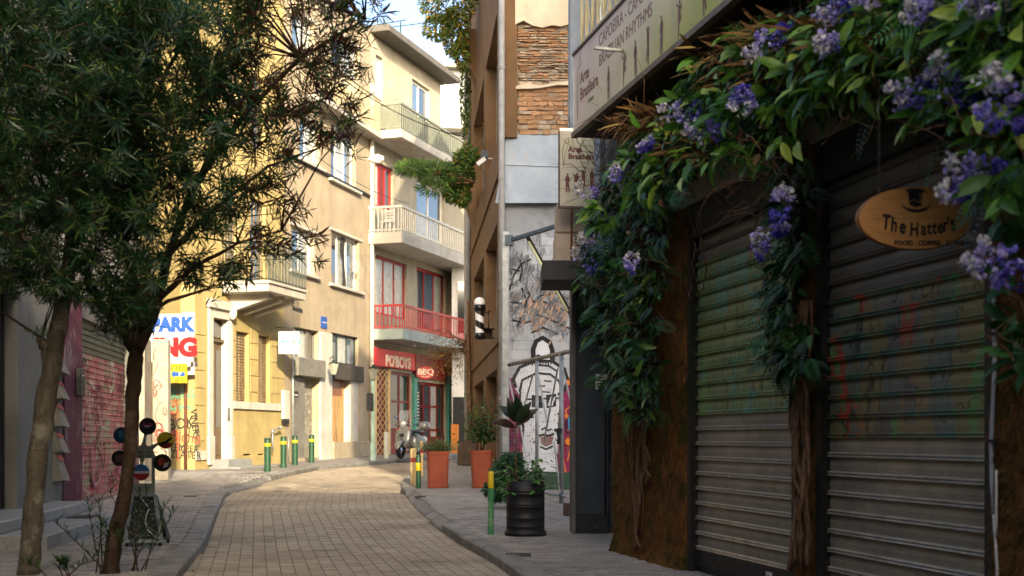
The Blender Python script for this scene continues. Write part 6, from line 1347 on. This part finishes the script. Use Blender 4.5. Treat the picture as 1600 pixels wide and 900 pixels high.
mb = MB(); wall(mb, FPB, 0, LE, .2, zmid, wins[2:]+shopo, .3); body(mb, FPB, 0, LE, .2, zmid, -.31, -8); wall(mb, FPB, 0, UT, zmid, ztop, wins[:2], .3); body(mb, FPB, 0, UT, zmid+.002, ztop, -.31, -4); mb.build('wall', m_cw, rs)
mb = MB(); mb.box(FPB, -.0, UT+.4, ztop+.002, ztop+.25, -4, .75, .02); mb.build('roof_slab', mat('roof edge grey', '#5f5b54', '#4d4a44', 3, .7, .1), rs)
m_redint = mat('red curtain', '#80302a', '#6a241e', 2, .7, .1)
for i, o in enumerate(wins):
    fm = m_redf if i >= 2 and i != 3 else m_gw
    window(FPB, *o, rs, fm, m_gl, 3 if i in (2, 4, 5) else 2, 1, w=-.15, fw=.10, pms={0: [m_glsky, m_gl], 1: [m_glsky], 2: [m_glcur, m_redint, m_gldark], 3: [m_glsky, m_gl], 4: [m_glcur, m_glcur, m_glcur], 5: [m_gl, m_glsky, m_glcur]}[i])
def balcony(py_top, py_slab0, py_slab1, bw, pxc, m, lab, solid=False, end=735, mslab=None):
    """corner pixel pxc is where the long front meets the near end"""
    u0 = pu_(pxc, bw); u1 = LE+.5; z1, zs1, zs0 = pv(pxc, py_top, bw), pv(pxc, py_slab0, bw), pv(pxc, py_slab1, bw)
    q = MB(); q.box(FPB, u0, u1, zs0, zs1, .003, bw, .02); q.build('balcony_slab', mslab or m_ceil, rs)
    q = MB()
    q.box(FPB, u0, u1, z1-.05, z1+.03, bw-.08, bw); q.box(FPB, u0, u0+.08, z1-.05, z1+.03, .01, bw-.08); q.box(FPB, u0, u1, zs1+.06, zs1+.10, bw-.06, bw-.02); q.box(FPB, u0, u0+.05, zs1+.06, zs1+.1, .01, bw-.06)
    u = u0+.02
    while u < u1: q.box(FPB, u, u+.035, zs1+.0, z1-.05, bw-.06, bw-.03); u += .2
    w_ = .06
    while w_ < bw-.08: q.box(FPB, u0+.02, u0+.05, zs1, z1-.05, w_, w_+.035); w_ += .16
    q.build('balcony_railing', m, rs, lab)
    if solid: q = MB(); q.box(FPB, u0+.1, u1, zs1+.1, z1-.08, bw-.13, bw-.09); q.box(FPB, u0+.06, u0+.09, zs1+.1, z1-.08, .02, bw-.14); q.build('balcony_panel', mat('dim green panel', '#6f7264', '#5f6256', 3, .6, .1), rs)
    return u0, z1
balcony(160, 201, 214, 1.25, 627, m_olr, 'grey green railing of the top balcony', True)
balcony(321, 361, 379, 1.35, 628, m_whr, 'white railing of the middle balcony')
balcony(476, 513, 530, 1.35, 630, m_redrail, 'red railing of the lowest balcony', mslab=mat('blue grey slab', '#9aa6a0', '#828e88', 2, .7, .2))
q = MB(); q.box(FPB, pu_(664), pu_(665.5), pv(664, 198), pv(664, 170), -.0, .05); 
# white plastic chair on the middle balcony
cu_, cz = pu_(605, .6), pv(628, 361, 1.35); c = FPB.p(cu_, cz, .6); ch = thing('plastic_chair', 'white slatted garden chair standing on the middle balcony', 'chair', c)
q = MB(); q.box(FPB, cu_-.22, cu_+.22, cz+.4, cz+.44, .4, .8); q.build('seat', m_gw, ch)
for a in (-.2, .17):
    for b in (.42, .75): q = MB(); q.box(FPB, cu_+a, cu_+a+.03, cz, cz+(.4 if a < 0 else .95), b, b+.03); q.build('leg', m_gw, ch)
q = MB()
for k in range(4): q.box(FPB, cu_+.2, cu_+.22, cz+.5+k*.11, cz+.57+k*.11, .45, .75)
q.build('backrest', m_gw, ch)
# ---- shop front
zs0_, zs1_ = pv(588, 574), pv(588, 546)
q = MB(); q.box(FPB, pu_(586, .2), pu_(649, .2), pv(600, 573, .2), pv(600, 549, .2)+.1, .003, .2, .01); fb = q.build('fascia', mat('red fascia', '#cf141d', '#bd1119', 3, .45, .05), rs, 'bright red fascia board with pale letters')
q = MB(); q.box(FPB, pu_(651, .2), pu_(700, .2), pv(651, 590, .2), pv(651, 553, .2), .003, .18, .01); fb2 = q.build('fascia', m_maroon, rs, 'dark maroon fascia above the shop door')
m_lett = mat('pale letters', '#e9d3b8', '#dcc4a8', 4, .5, 0)
u, v = pp(602, 571, .2); k = 0
q = MB(); text(FPB, u, v, .201, "PO'BOYS", .58, m_lett, 'lettering', fb, .03, bold=.018, sx=1.05)
u, v = pp(664, 574, .2); text(FPB, u, v, .181, 'sandwiches', .26, mat('dim gold letters', '#8a5a44', '#7a4e3a', 4, .5, 0), 'lettering', fb2, .01)
YQ = pS.y+1.6; FQ = Fr(0, YQ, 1, .06); cu2, cv2 = FQ.px(665, 582.5); ru2, rv2 = 13.5/F*YQ, 10/F*YQ
bq = thing('barbecue_sign', 'red oval sign with pale letters hanging before the shop door', 'sign', FQ.p(cu2, cv2)); q = MB(); e_ = [(cu2+ru2*math.cos(t), cv2+rv2*math.sin(t)) for t in [2*math.pi*i/32 for i in range(32)]]; q.poly(FQ, e_, 0, .12); q.build('sign_disc', mat('glossy red sign', '#c8161e', '#b5141b', 3, .3, 0), bq)
text(FQ, cu2, cv2-.06, .002, 'BBQ', .30, m_lett, 'lettering', bq, .01, 'CENTER', bold=.012, sx=1.05); text(FQ, cu2, cv2-.16, .002, 'burgers', .10, m_lett, 'lettering', bq, .006, 'CENTER', bold=.004)
q = MB(); q.tube([FQ.p(cu2+.05, cv2+rv2, -.06), FQ.p(cu2+.06, cv2+rv2+.3, -.06), FQ.p(cu2+1.3, cv2+rv2+.36, -1.0)], .015, 5); q.build('hanger', m_dark, bq)
# folding lattice
lt = thing('folding_lattice', 'cream folding metal lattice gate at the left end of the red shop', 'gate', FPB.p(pu_(598, .25), .85, .25)); m_lat = mat('cream lattice', '#cfae78', '#b8986a', 5, .5, .15)
la, lbb = pu_(587, .25), pu_(607.5, .25); z0, z1 = .85, pv(588, 576, .25); 
q = MB(); n = 3; W_ = (lbb-la)/n; hh = .30; v = z0
while v < z1-.05:
    for i in range(n):
        a = la+i*W_; q.tube([FPB.p(a, v, .25), FPB.p(a+W_, min(v+hh, z1), .25)], .014, 4, caps=False); q.tube([FPB.p(a+W_, v, .262), FPB.p(a, min(v+hh, z1), .262)], .014, 4, caps=False)
    v += hh
q.build('lattice_bars', m_lat, lt)
for u in (la, lbb): q = MB(); q.box(FPB, u-.03, u+.03, z0-.05, z1, .22, .29); q.build('upright', m_lat, lt)
q = MB(); q.box(FPB, shopo[0][0], shopo[0][1], .8, shopo[0][3], -.28, -.2); q.build('shop_interior_panel', m_maroon, rs)
# shop window: maroon frames and lower panel, door with panes
o = shopo[1]; q = MB(); q.box(FPB, o[0]+.003, o[1]-.003, .8, 1.75, -.25, -.02, .01); q.build('stall_riser', m_maroon, rs)
window(FPB, o[0]+.003, o[1]-.003, 1.76, o[3]-.003, rs, m_maroon, m_gldark, 2, 2, w=-.12, fw=.11, name='shop_window')
o = shopo[2]; window(FPB, o[0]+.003, o[1]-.003, .85, o[3]-.003, rs, m_maroon, m_gl, 4, 3, w=-.14, fw=.12, name='shop_door', pms=[m_gldark, m_gl, m_glcur, m_gldark, m_gl, m_gldark])
q = MB(); q.box(FPB, o[0]+.02, o[1]-.02, .87, 1.55, -.10, -.07); q.build('kick_panel', m_maroon, rs)
for a, b in ((643.5, 648), (697.5, 709)): q = MB(); q.box(FPB, pu_(a), pu_(b), .8, pv(a, 585), .003, .12, .01); q.build('shop_post', m_teal, rs)
q = MB(); q.box(FPB, pu_(648.5), pu_(653.5), 1.0, pv(649, 596), .01, .06); mbd = q.build('menu_board', m_chalk, rs); q = MB()
for k in range(14): q.box(FPB, pu_(649.2), pu_(652.6), 1.6+k*.13, 1.64+k*.13, .061, .064)
q.build('menu_line', m_lett, mbd)
q = MB(); q.box(FPB, pu_(703.5, .13), pu_(709, .13), pv(704, 655, .13), pv(704, 600, .13), .125, .16); m2_ = q.build('menu_board', m_dark, rs, 'dark framed menu board on the teal post'); q = MB(); q.box(FPB, pu_(704.3, .16), pu_(708.2, .16), pv(704, 653, .16), pv(704, 603, .16), .161, .166); q.build('menu_sheet', m_ceil, m2_)
q = MB(); q.box(FPB, 0, LE, .2, .86, .0, .25, .02); q.build('shop_step', m_kerb, rs)
# small lamps under the slab
for px, py, lb_ in ((647, 540, 'small bright spot lamp under the lowest balcony near its front corner'), (686, 536, 'small spot lamp under the lowest balcony above the shop door')):
    c = FPB.p(pu_(px, .9), pv(px, py, .9), .9); q = MB(); q.ball(c, .06, 10, 6); q.tube([c, c+Vector((0, 0, .22))], .012, 5); o = q.build('spot_lamp', m_white, None, org=c); tag(o, lb_, 'lamp')
# pale bollard
c = G(603.5, 716); t = thing('bollard', 'plain pale grey round post beside the lattice of the red shop', 'bollard', c); q = MB(); q.lathe(c, [(.085, -.02), (.085, .86), (.06, .9), (0, .91)], 14); q.build('post', mat('pale post paint', '#b9bcae', '#a3a698', 4, .6, .2), t)
# neighbour pieces at the right of the shop: white wall, dark gap, yellow orange board
nb = thing('far_corner_house', 'narrow slice of white house between the red shop and the drainpipe', 'building', FPB.p(LE, .8)); 
q = MB(); a = P(706, 700, 53.5); q.box(WORLD, a.x, a.x+6, .5, P(0, 418, 53.5).z, -60, -53.5); q.build('wall', m_gw, nb)
q = MB(); q.box(WORLD, a.x+.25, a.x+.8, P(0, 520, 53.4).z, P(0, 440, 53.4).z, -53.49, -53.42); q.build('window', m_gldark, nb); q = MB(); q.box(WORLD, a.x+.05, a.x+.6, .7, 3.2, -53.49, -53.40); q.build('doorway', m_black, nb)
c = G(712, 708); q = MB(); q.box(Fr(c.x, c.y, 1, 0), -.18, .12, c.z, c.z+1.15, -.05, .05, .01); o = q.build('orange_board', mat('orange board', '#c9772c', '#b36823', 3, .6, .1), None, org=c); tag(o, 'tall narrow orange board standing beside the teal post', 'board')
# far white building at the back
FW = Fr(P(655, 0, 66).x, 66, 1, .18); fw_ = FW.px; fh = thing('far_white_building', 'white building far behind with a blue window and a rooftop railing', 'building', FW.p(2, 8))
zt7 = fw_(690, 108)[1]; u9 = fw_(760, 0)[0]; o = (fw_(695, 0)[0], fw_(714, 0)[0], fw_(695, 163)[1], fw_(695, 126)[1])
mb = MB(); wall(mb, FW, -3, u9, 1, zt7, [o], .25); body(mb, FW, -3, u9, 1, zt7, -.26, -7); mb.build('wall', mat('far white wall', '#9a9b98', '#888986', 1, .85, .15), fh)
window(FW, *o, fh, m_gw, glassmat('blue blind glass', '#6f86a0', .3), 1, 1, w=-.12, fw=.12); q = MB(); q.box(FW, -3.2, u9, zt7+.002, zt7+.3, -7.2, .5, .02); q.build('cornice', m_olr, fh)
q = MB(); za, zb_ = fw_(680, 197)[1], fw_(680, 170)[1]; k = fw_(672, 0, 1.0)[0]; q.box(FW, k, u9, zb_-.05, zb_+.03, .95, 1.02); q.box(FW, k, u9, za, za+.06, .95, 1.02)
while k < u9: q.box(FW, k, k+.05, za, zb_-.05, .96, 1.0); k += .24
q.build('balcony_railing', m_whr, fh); q = MB(); q.box(FW, fw_(672, 0, 1)[0], u9, za-.3, za-.002, .003, 1.02); q.build('balcony_slab', m_ceil, fh)
q = MB(); ua1, ub1_ = fw_(626, 0)[0], fw_(712, 0)[0]
for j in range(6): z = zt7+.35+j*.2; q.tube([FW.p(ua1, z+.05, .2), FW.p(ub1_, z, .2)], .025, 5)
for k in range(5): u = ua1+(ub1_-ua1)*k/4; q.tube([FW.p(u, zt7+.3, .2), FW.p(u, zt7+1.5, .2)], .035, 5)
q.build('roof_railing', m_galv, fh)
# antennas
def antenna(px, py0, py1, y, lbl, L=1.2):
    b = P(px, py0, y); t_ = P(px, py1, y); t = thing('antenna', lbl, 'antenna', b); q = MB(); q.tube([b, t_], .03, 6); q.build('mast', m_dkgreen, t); q = MB(); a = t_-Vector((0, 0, .15)); q.tube([a-Vector((L*.8, 0, .15)), a+Vector((L, 0, .12))], .02, 5)
    for k in range(7): c = a+Vector((-L*.7+k*L*.27, 0, -.13+.045*k)); q.tube([c-Vector((.05, 0, .22-.02*k)), c+Vector((.05, 0, .22-.02*k))], .012, 4)
    q.build('aerial', m_dkgreen, t)
antenna(626, 80, 34, 55, 'tall roof antenna with long aerial above the cream building'); antenna(600, 62, 30, 52, 'shorter roof antenna left of the tall one', .9)
# cables over the street and hanging street lamp
def cable(p0, p1, sag, lbl, r=.012):
    pts = [p0.lerp(p1, t/14)-Vector((0, 0, sag*4*(t/14)*(1-t/14))) for t in range(15)]; q = MB(); q.tube(pts, r, 5); o = q.build('overhead_cable', m_black, None, org=p0); tag(o, lbl, 'cable'); return pts
pc = cable(P(505, 100, 36), P(726, 214, 37), .3, 'thin cable crossing the lane to the brown building and carrying the hanging lamp', .015)
cable(P(470, 212, 34), P(588, 245, 39), .2, 'thin cable running from the tree side towards the hanging lamp', .012)
cable(P(470, 225, 36), P(640, 318, 46), .25, 'thin cable sagging across the beige wall', .01)
c = P(587, 248, 39); sl_ = thing('hanging_lamp', 'white hooded street lamp hanging from a cable before the cream building', 'street lamp', c); X = Vector((1, .2, 0)).normalized(); Y_ = Vector((-.2, 1, 0)).normalized(); Z = Vector((0, 0, 1))
q = MB(); q.loft([(c+X*-.24+Z*-.02, Y_, Z, .04, .05), (c+X*-.15, Y_, Z, .12, .09), (c+X*.05+Z*.01, Y_, Z, .15, .12), (c+X*.24, Y_, Z, .13, .08)], 14); q.build('hood', m_gw, sl_); q = MB(); q.loft([(c+X*-.15+Z*-.09, Y_, Z, .08, .03), (c+X*.1+Z*-.11, Y_, Z, .11, .05), (c+X*.2+Z*-.09, Y_, Z, .08, .03)], 12); q.build('diffuser', m_ceil, sl_); q = MB(); q.tube([c+Z*.08, c+Z*.4], .02, 6); q.build('hanger', m_dkgreen, sl_)

# ================================================================ SCOOTER
cS = G(642, 712); cS = Vector((P(640, 0, 43).x, 43, g(43)+KH+.03)); S = thing('motor_scooter', 'silver grey motor scooter with windshield parked before the red shop', 'scooter', cS)
an = math.radians(22); Fw = Vector((-math.sin(an)*.9, -math.cos(an), 0)).normalized(); Rt = Vector((Fw.y, -Fw.x, 0)); Rt = -Rt; Up = Vector((0, 0, 1)); k_ = 1.13
q_ = lambda f, r, u: cS+(Fw*f+Rt*r+Up*u)*k_
m_sil = mat('silver scooter paint', '#8c8d88', '#7d7e7a', 2, .28, .02, metal=.35); m_tyre = mat('tyre rubber', '#17171a', '#101012', 6, .8, .2); m_seat = mat('dark blue vinyl', '#171d29', '#11161f', 4, .4, .1); m_chr = mat('chrome', '#b9bcc0', '#a4a7ab', 4, .15, 0, metal=.9)
def wheel(f, u=.25, R=.25):
    m1 = MB(); m1.lathe(q_(f, -.055, u), [(R*.62*k_, 0), (R*.9*k_, 0), (R*k_, .03*k_), (R*k_, .08*k_), (R*.9*k_, .11*k_), (R*.62*k_, .11*k_)], 24, Rt); w_ = m1.build('wheel', m_tyre, S); m1 = MB(); m1.lathe(q_(f, -.04, u), [(0, -.005), (R*.3*k_, -.005), (R*.35*k_, .02), (R*.6*k_, .01), (R*.62*k_, .07*k_), (0, .08*k_)], 18, Rt); m1.build('rim', m_chr, w_)
wheel(.62); wheel(-.62)
A = lambda secs, n=14, p=2.6: MB().loft([(q_(f, r, u), a, b, ra*k_, rb*k_) for f, r, u, a, b, ra, rb in secs], n, p)
tilt = (Up*.96-Fw*.25).normalized()
A([(.50, 0, .34, Rt, Fw, .10, .04), (.52, 0, .42, Rt, Fw, .19, .07), (.47, 0, .60, Rt, Fw, .25, .07), (.41, 0, .80, Rt, Fw, .245, .065), (.37, 0, .93, Rt, Fw, .16, .06), (.36, 0, .97, Rt, Fw, .07, .05)], 18).build('front_shield', m_sil, S)
A([(.90, 0, .30, Rt, Up, .04, .03), (.84, 0, .42, Rt, Up, .10, .05), (.66, 0, .54, Rt, Up, .12, .05), (.46, 0, .48, Rt, Up, .11, .06)], 16).build('front_fender', m_sil, S)
A([(.40, 0, .24, Rt, Up, .17, .04), (.1, 0, .22, Rt, Up, .2, .045), (-.15, 0, .24, Rt, Up, .2, .06)], 14).build('floorboard', m_sil, S)
A([(-.12, 0, .42, Rt, Up, .13, .2), (-.3, 0, .5, Rt, Up, .26, .22), (-.6, 0, .5, Rt, Up, .27, .2), (-.86, 0, .55, Rt, Up, .2, .14), (-.95, 0, .58, Rt, Up, .08, .08)], 18).build('rear_body', m_sil, S)
A([(-.08, 0, .76, Rt, Up, .10, .04), (-.25, 0, .79, Rt, Up, .16, .055), (-.6, 0, .80, Rt, Up, .16, .06), (-.85, 0, .80, Rt, Up, .11, .045)], 14).build('seat', m_seat, S)
A([(.30, 0, 1.0, Rt, Up, .06, .06), (.37, 0, 1.02, Rt, Up, .11, .08), (.45, 0, 1.02, Rt, Up, .09, .07)], 14).build('headset', m_sil, S)
mb = MB(); mb.lathe(q_(.45, 0, 1.02), [(.0, .035), (.06*k_, .03), (.085*k_, .0)], 16, Fw); mb.build('headlight', mat('headlamp glass', '#dcdcd6', '#c9c9c3', 5, .1, 0, spec=.9), S)
mb = MB(); mb.tube([q_(.26, -.34, 1.0), q_(.33, -.15, 1.02), q_(.35, 0, 1.02), q_(.33, .15, 1.02), q_(.26, .34, 1.0)], .017, 8); hb = mb.build('handlebar', m_chr, S)
for s in (-1, 1):
    mb = MB(); mb.tube([q_(.24, s*.26, 1.0), q_(.19, s*.38, .99)], .022, 8); mb.build('grip', m_tyre, hb)
    mb = MB(); mb.tube([q_(.3, s*.2, 1.03), q_(.27, s*.3, 1.2)], .008, 5); mr = mb.build('mirror', m_chr, S); mb = MB(); mb.lathe(q_(.28, s*.31, 1.24), [(0, -.01), (.055*k_, -.008), (.055*k_, .01), (0, .015)], 14, Fw); mb.build('mirror_glass', m_glsky, mr)
    mb = MB(); mb.ball(q_(.46, s*.17, .86), .035, 8, 6); mb.build('turn_signal', m_or, S)
mb = MB(); mb.quad(q_(.44, -.12, 1.08), q_(.44, .12, 1.08), q_(.38, .19, 1.28), q_(.32, .13, 1.42), q_(.32, -.13, 1.42), q_(.38, -.19, 1.28)); gm = NB('windshield'); gm.done(H('#c9d2d4'), .05, 0, .8); gm.b.inputs['Alpha'].default_value = .28; mb.build('windshield', gm.m, S)
mb = MB(); mb.tube([q_(-.05, .2, .1), q_(-.2, .26, .03)], .015, 5); mb.tube([q_(-.9, 0, .75), q_(-1.0, .12, .9), q_(-1.0, -.12, .9), q_(-.9, 0, .75)], .012, 5); mb.build('rack', m_chr, S)
mb = MB(); mb.box(Fr(q_(.53, 0, 0).x, q_(.53, 0, 0).y, Rt.x, Rt.y), -.05, .05, q_(0, 0, .66).z, q_(0, 0, .73).z, -.02, .10) ; mb.build('horn_grille', m_dark, S)
A([(-.9, 0, .95, Rt, Up, .12, .1), (-1.0, 0, .98, Rt, Up, .17, .14), (-1.2, 0, .98, Rt, Up, .15, .13)], 14).build('top_case', m_sil, S)
# unseen block added behind the camera, sized to shade the near lane
sb_ = thing('street_end_shade_block', 'plain unseen block added behind the viewpoint to shade the near lane', 'building', (0, -14, 0)); mb = MB(); mb.box(WORLD, -30, 25, -.5, 15.2, 12, 20); mb.build('wall', m_cafew, sb_)
# ================================================================ OLEANDER TREES at the left kerb
def barkmat(name, c, c2, st):
    b = NB(name); v = b.mapped((14, 14, 5)); col = b.mix(b.ramp(b.noise(1, 6, .75, v, 1), [(.35, 0), (.68, 1)]), H(c), H(c2)); col = b.mix(b.ramp(b.noise(3.5, 5, .7), [(.52, 0), (.62, .8)]), col, H(st)); col = b.mix(b.ramp(b.noise(1, 2, .5, b.mapped((3, 3, 22))), [(.6, 0), (.7, .5)]), col, H(c2))
    b.bump(b.noise(1, 5, .8, b.mapped((26, 26, 12))), .7, .015); return b.done(col, .85, 0, .2)
m_bark1 = barkmat('pale bark', '#6e6454', '#443c30', '#8a8272'); m_bark2 = barkmat('brown bark', '#4c3a2b', '#2e2219', '#615040')
m_ole = leafmat('oleander leaf', '#12301c', '#2d562c', '#7f8a42', .45, .35)
m_olr = leafmat('backlit reddish oleander leaf', '#2a1a14', '#5a2a20', '#6a5a30', .4, .4)  # reddish glow of backlit leaf tips put into the leaf colour
def inpoly(x, y, poly):
    c = False; j = len(poly)-1
    for i in range(len(poly)):
        xi, yi = poly[i]; xj, yj = poly[j]
        if (yi > y) != (yj > y) and x < (xj-xi)*(y-yi)/(yj-yi)+xi: c = not c
        j = i
    return c
CROWN = [(-60, -80), (600, -80), (606, 20), (575, 60), (560, 90), (572, 150), (560, 215), (545, 245), (500, 225), (452, 235), (448, 275), (478, 300), (500, 345), (520, 360), (516, 395), (500, 440), (470, 432), (448, 400), (400, 420), (372, 462), (320, 445), (300, 468), (272, 430), (240, 440), (228, 500), (190, 530), (160, 500), (130, 470), (70, 470), (30, 455), (-60, 450)]
def dens(x, y):
    d = 1.0
    if y > 250: d = .85
    if y > 350: d = .55 if x < 320 else .42
    if 230 < x < 420 and y > 120: d *= .6
    if x < 90: d = 1.2
    if x > 400: d *= .62-.25*(x-400)/200
    if x > 470 and y > 300: d *= .5
    if 430 < x < 600 and 0 < y < 120: d *= .5
    if 480 < y: d *= .8
    return d
def oleander(name, label, base, trunk, radii, limbs, sel, n, m, seed, cy, fill_leaf):
    r = random.Random(seed); t = thing(name, label, 'tree', base)
    def path(pts, rad, nm):
        q = []; R = []
        for i in range(len(pts)-1):
            for k in range(5): f = k/5; j = pts[i].lerp(pts[i+1], f); q.append(j+Vector((r.gauss(0, .005), r.gauss(0, .005), 0))); R.append((rad[i]*(1-f)+rad[i+1]*f)*r.uniform(.92, 1.10))
        q.append(pts[-1]); R.append(rad[-1]); mb = MB(); mb.tube(q, R, 10); return mb.build(nm, m, t)
    path(trunk, radii, 'trunk')
    ends = []
    for L, R in limbs: path(L, R, 'limb'); ends += L[1:]
    shoots = []
    while len(shoots) < n:
        x, y = r.uniform(-50, 606), r.uniform(-75, 535)
        if not sel(x, y, r) or not inpoly(x, y, CROWN) or r.random() > dens(x, y): continue
        Y = cy+r.gauss(0, .8); 
        if noise.noise(Vector((x/60, y/60, Y*.9+seed)))*1.0 < (-.14 if x < 240 else .0) and r.random() < .7+.25*(x > 250): continue
        shoots.append(P(x, y, Y))
    # secondary branches: limb ends to random shoots
    for s in r.sample(shoots, 75):
        e = min(ends, key=lambda e: (e-s).length+r.uniform(0, .6)); mid_ = e.lerp(s, .5)+Vector((r.gauss(0, .1), r.gauss(0, .1), r.uniform(0, .2))); L_ = (s-e).length
        mb = MB(); mb.rv = r.random()+.01; mb.tube([e, e.lerp(mid_, .5), mid_, mid_.lerp(s, .5), s], [.006+.006*L_, .006+.004*L_, .008, .005, .003], 5); mb.build('branch', m_bark2, t)
    P3, D, U_, S, MI = [], [], [], [], []; tw = MB()
    for s in shoots:
        c = P(240, 420, cy); out = (s-c).normalized(); d = (out*.5+Vector((r.gauss(0, .5), r.gauss(0, .5), r.uniform(-.5, .6)))).normalized(); L_ = r.uniform(.16, .34); p0 = s-d*L_
        tw.tube([p0, s], [.005, .0025], 3, caps=False)
        k = r.randint(18, 32)
        for j in range(k):
            f = j/k; a = j*2.4+r.uniform(-.3, .3); q = p0+d*L_*f; X = d.orthogonal().normalized(); Y_ = d.cross(X); o = X*math.cos(a)+Y_*math.sin(a)
            dd = (o*.9+d*(.35+.7*f)+Vector((0, 0, -.45+.5*f))); P3.append(q); D.append(dd); U_.append(d+Vector((0, 0, .3))); S.append(r.uniform(.07, .19)); MI.append(1 if r.random() < (.55 if (s.x/s.y*F+800 > 380 and s.z > 2.4) else .04) else 0)
    tw.build('twigs', m_bark2, t, None, 'stuff')
    n3 = len(P3); scatter('crown', fill_leaf, P3, D, U_, S, [m_ole, m_olr], t, singles=300, sname='leaf', mi=MI)
    return t
OL = (NARROW[0]*np.array([.95, 1, 1]), NARROW[1])
yA = 12.9; T = lambda px, py, y=yA: P(px, py, y)
bA = G(45, 897); bA.z -= .05
oleander('oleander_tree', 'left oleander tree with a thick pale knobbly trunk leaning right', bA, [bA, T(50, 810), T(60, 710), T(74, 610), T(92, 510), T(110, 400), T(122, 290), T(124, 150)], [.11, .10, .098, .105, .085, .072, .06, .035],
         [([T(82, 590), T(70, 545), T(64, 528)], [.07, .055, .045]), ([T(118, 380), T(90, 310, 13), T(60, 200, 13.2), T(30, 80, 13.4)], [.06, .045, .035, .02]), ([T(122, 260), T(160, 170, 12.6), T(200, 60, 12.4)], [.05, .035, .02]), ([T(124, 300), T(180, 240, 13.4), T(240, 150, 13.8), T(300, 40, 14)], [.05, .04, .03, .015]), ([T(104, 470), T(60, 400, 12.5), T(10, 330, 12.4)], [.035, .025, .015])],
         lambda x, y, r: r.random() < (1 if x < 200 else max(0, 1-(x-200)/160)), 1500, m_bark1, 11, 12.9, OL)
yB = 13.0; T = lambda px, py, y=yB: P(px, py, y); bB = G(172, 896); bB.z -= .05
oleander('oleander_tree', 'right oleander tree with a slim brown trunk forking above the round discs', bB, [bB, T(178, 850), T(196, 770), T(204, 700), T(208, 620), T(211, 560), T(214, 540)], [.088, .078, .070, .066, .070, .08, .06],
         [([T(212, 545), T(190, 510), T(160, 480), T(140, 440), T(132, 400)], [.075, .06, .05, .04, .03]), ([T(213, 545), T(236, 500), T(250, 450), T(262, 400, 13.2), T(300, 300, 13.4), T(350, 200, 13.6)], [.08, .065, .055, .045, .035, .02]), ([T(214, 545), T(214, 480), T(208, 430), T(195, 380), T(205, 250)], [.06, .05, .042, .035, .02]),
          ([T(245, 470), T(300, 420, 12.8), T(370, 380, 12.6), T(440, 360, 12.5), T(485, 385, 12.5)], [.034, .022, .014, .008, .004]), ([T(262, 400, 13.2), T(330, 330, 13.3), T(420, 260, 13.4), T(500, 230, 13.4)], [.035, .022, .014, .006]), ([T(300, 300, 13.4), T(380, 180, 13.2), T(470, 90, 13), T(570, 30, 13)], [.035, .028, .02, .01]), ([T(220, 500), T(262, 470, 12.7), T(330, 450, 12.5)], [.03, .02, .01])],
         lambda x, y, r: r.random() < (1 if x > 300 else max(0, (x-60)/240)), 1500, m_bark2, 23, 13.0, OL)
# sprouts on the pruned stump of the left trunk
pc_ = T(66, 528, 12.85); sp = thing('stump_sprout', 'tuft of fresh leaves on the pruned stub of the pale trunk', 'plant', pc_); n = 46
scatter('leaves', OL, [pc_+Vector((random.gauss(.03, .07), random.gauss(0, .05), random.uniform(-.02, .06))) for _ in range(n)], rdirs(n, (0, 0, 1.2)), rdirs(n), RNG.uniform(.07, .13, n), leafmat('fresh leaf', '#2f5a26', '#5f8a34', None, .3, .4), sp, singles=0)
# oleander suckers at the tree feet
m_sk = leafmat('sucker leaf', '#1a3a20', '#34602c', '#5f7f3c', .3, .4)
def sucker(px, py, y, h, n, lb, w=.25):
    b = G(px, py); b = Vector(((px-800)/F*y, y, g(y)+KH)); t = thing('oleander_shoots', lb, 'shrub', b); P3, D, U_, S = [], [], [], []
    for i in range(n):
        tp_ = b+Vector((random.gauss(0, w), random.gauss(0, w*.4), h*random.uniform(.55, 1.05))); q0 = b+Vector((random.gauss(0, .06), random.gauss(0, .04), 0)); mb = MB(); mid_ = q0.lerp(tp_, .5)+Vector((random.gauss(0, .03), 0, .04)); mb.rv = .2; mb.tube([q0, mid_, tp_], [.008, .006, .003], 5); mb.build('stem', m_bark2, t)
        for j in range(26): f = .25+.75*j/26; q = q0.lerp(mid_, f*2) if f < .5 else mid_.lerp(tp_, f*2-1); a = j*2.4; P3.append(q); D.append((math.cos(a), math.sin(a), .4+.8*f)); U_.append((0, 0, 1)); S.append(random.uniform(.10, .17))
    scatter('leaves', OL, P3, D, U_, S, m_sk, t, singles=min(200, len(P3)-1)); return t
sucker(160, 898, 13.0, .78, 8, 'bushy oleander shoots growing at the foot of the slim brown trunk', .22)
sucker(212, 890, 13.3, .95, 7, 'taller oleander shoots right of the slim trunk before the chalkboard', .18)
sucker(100, 905, 12.5, .22, 5, 'low oleander shoots between the two tree trunks at the bottom edge', .2)
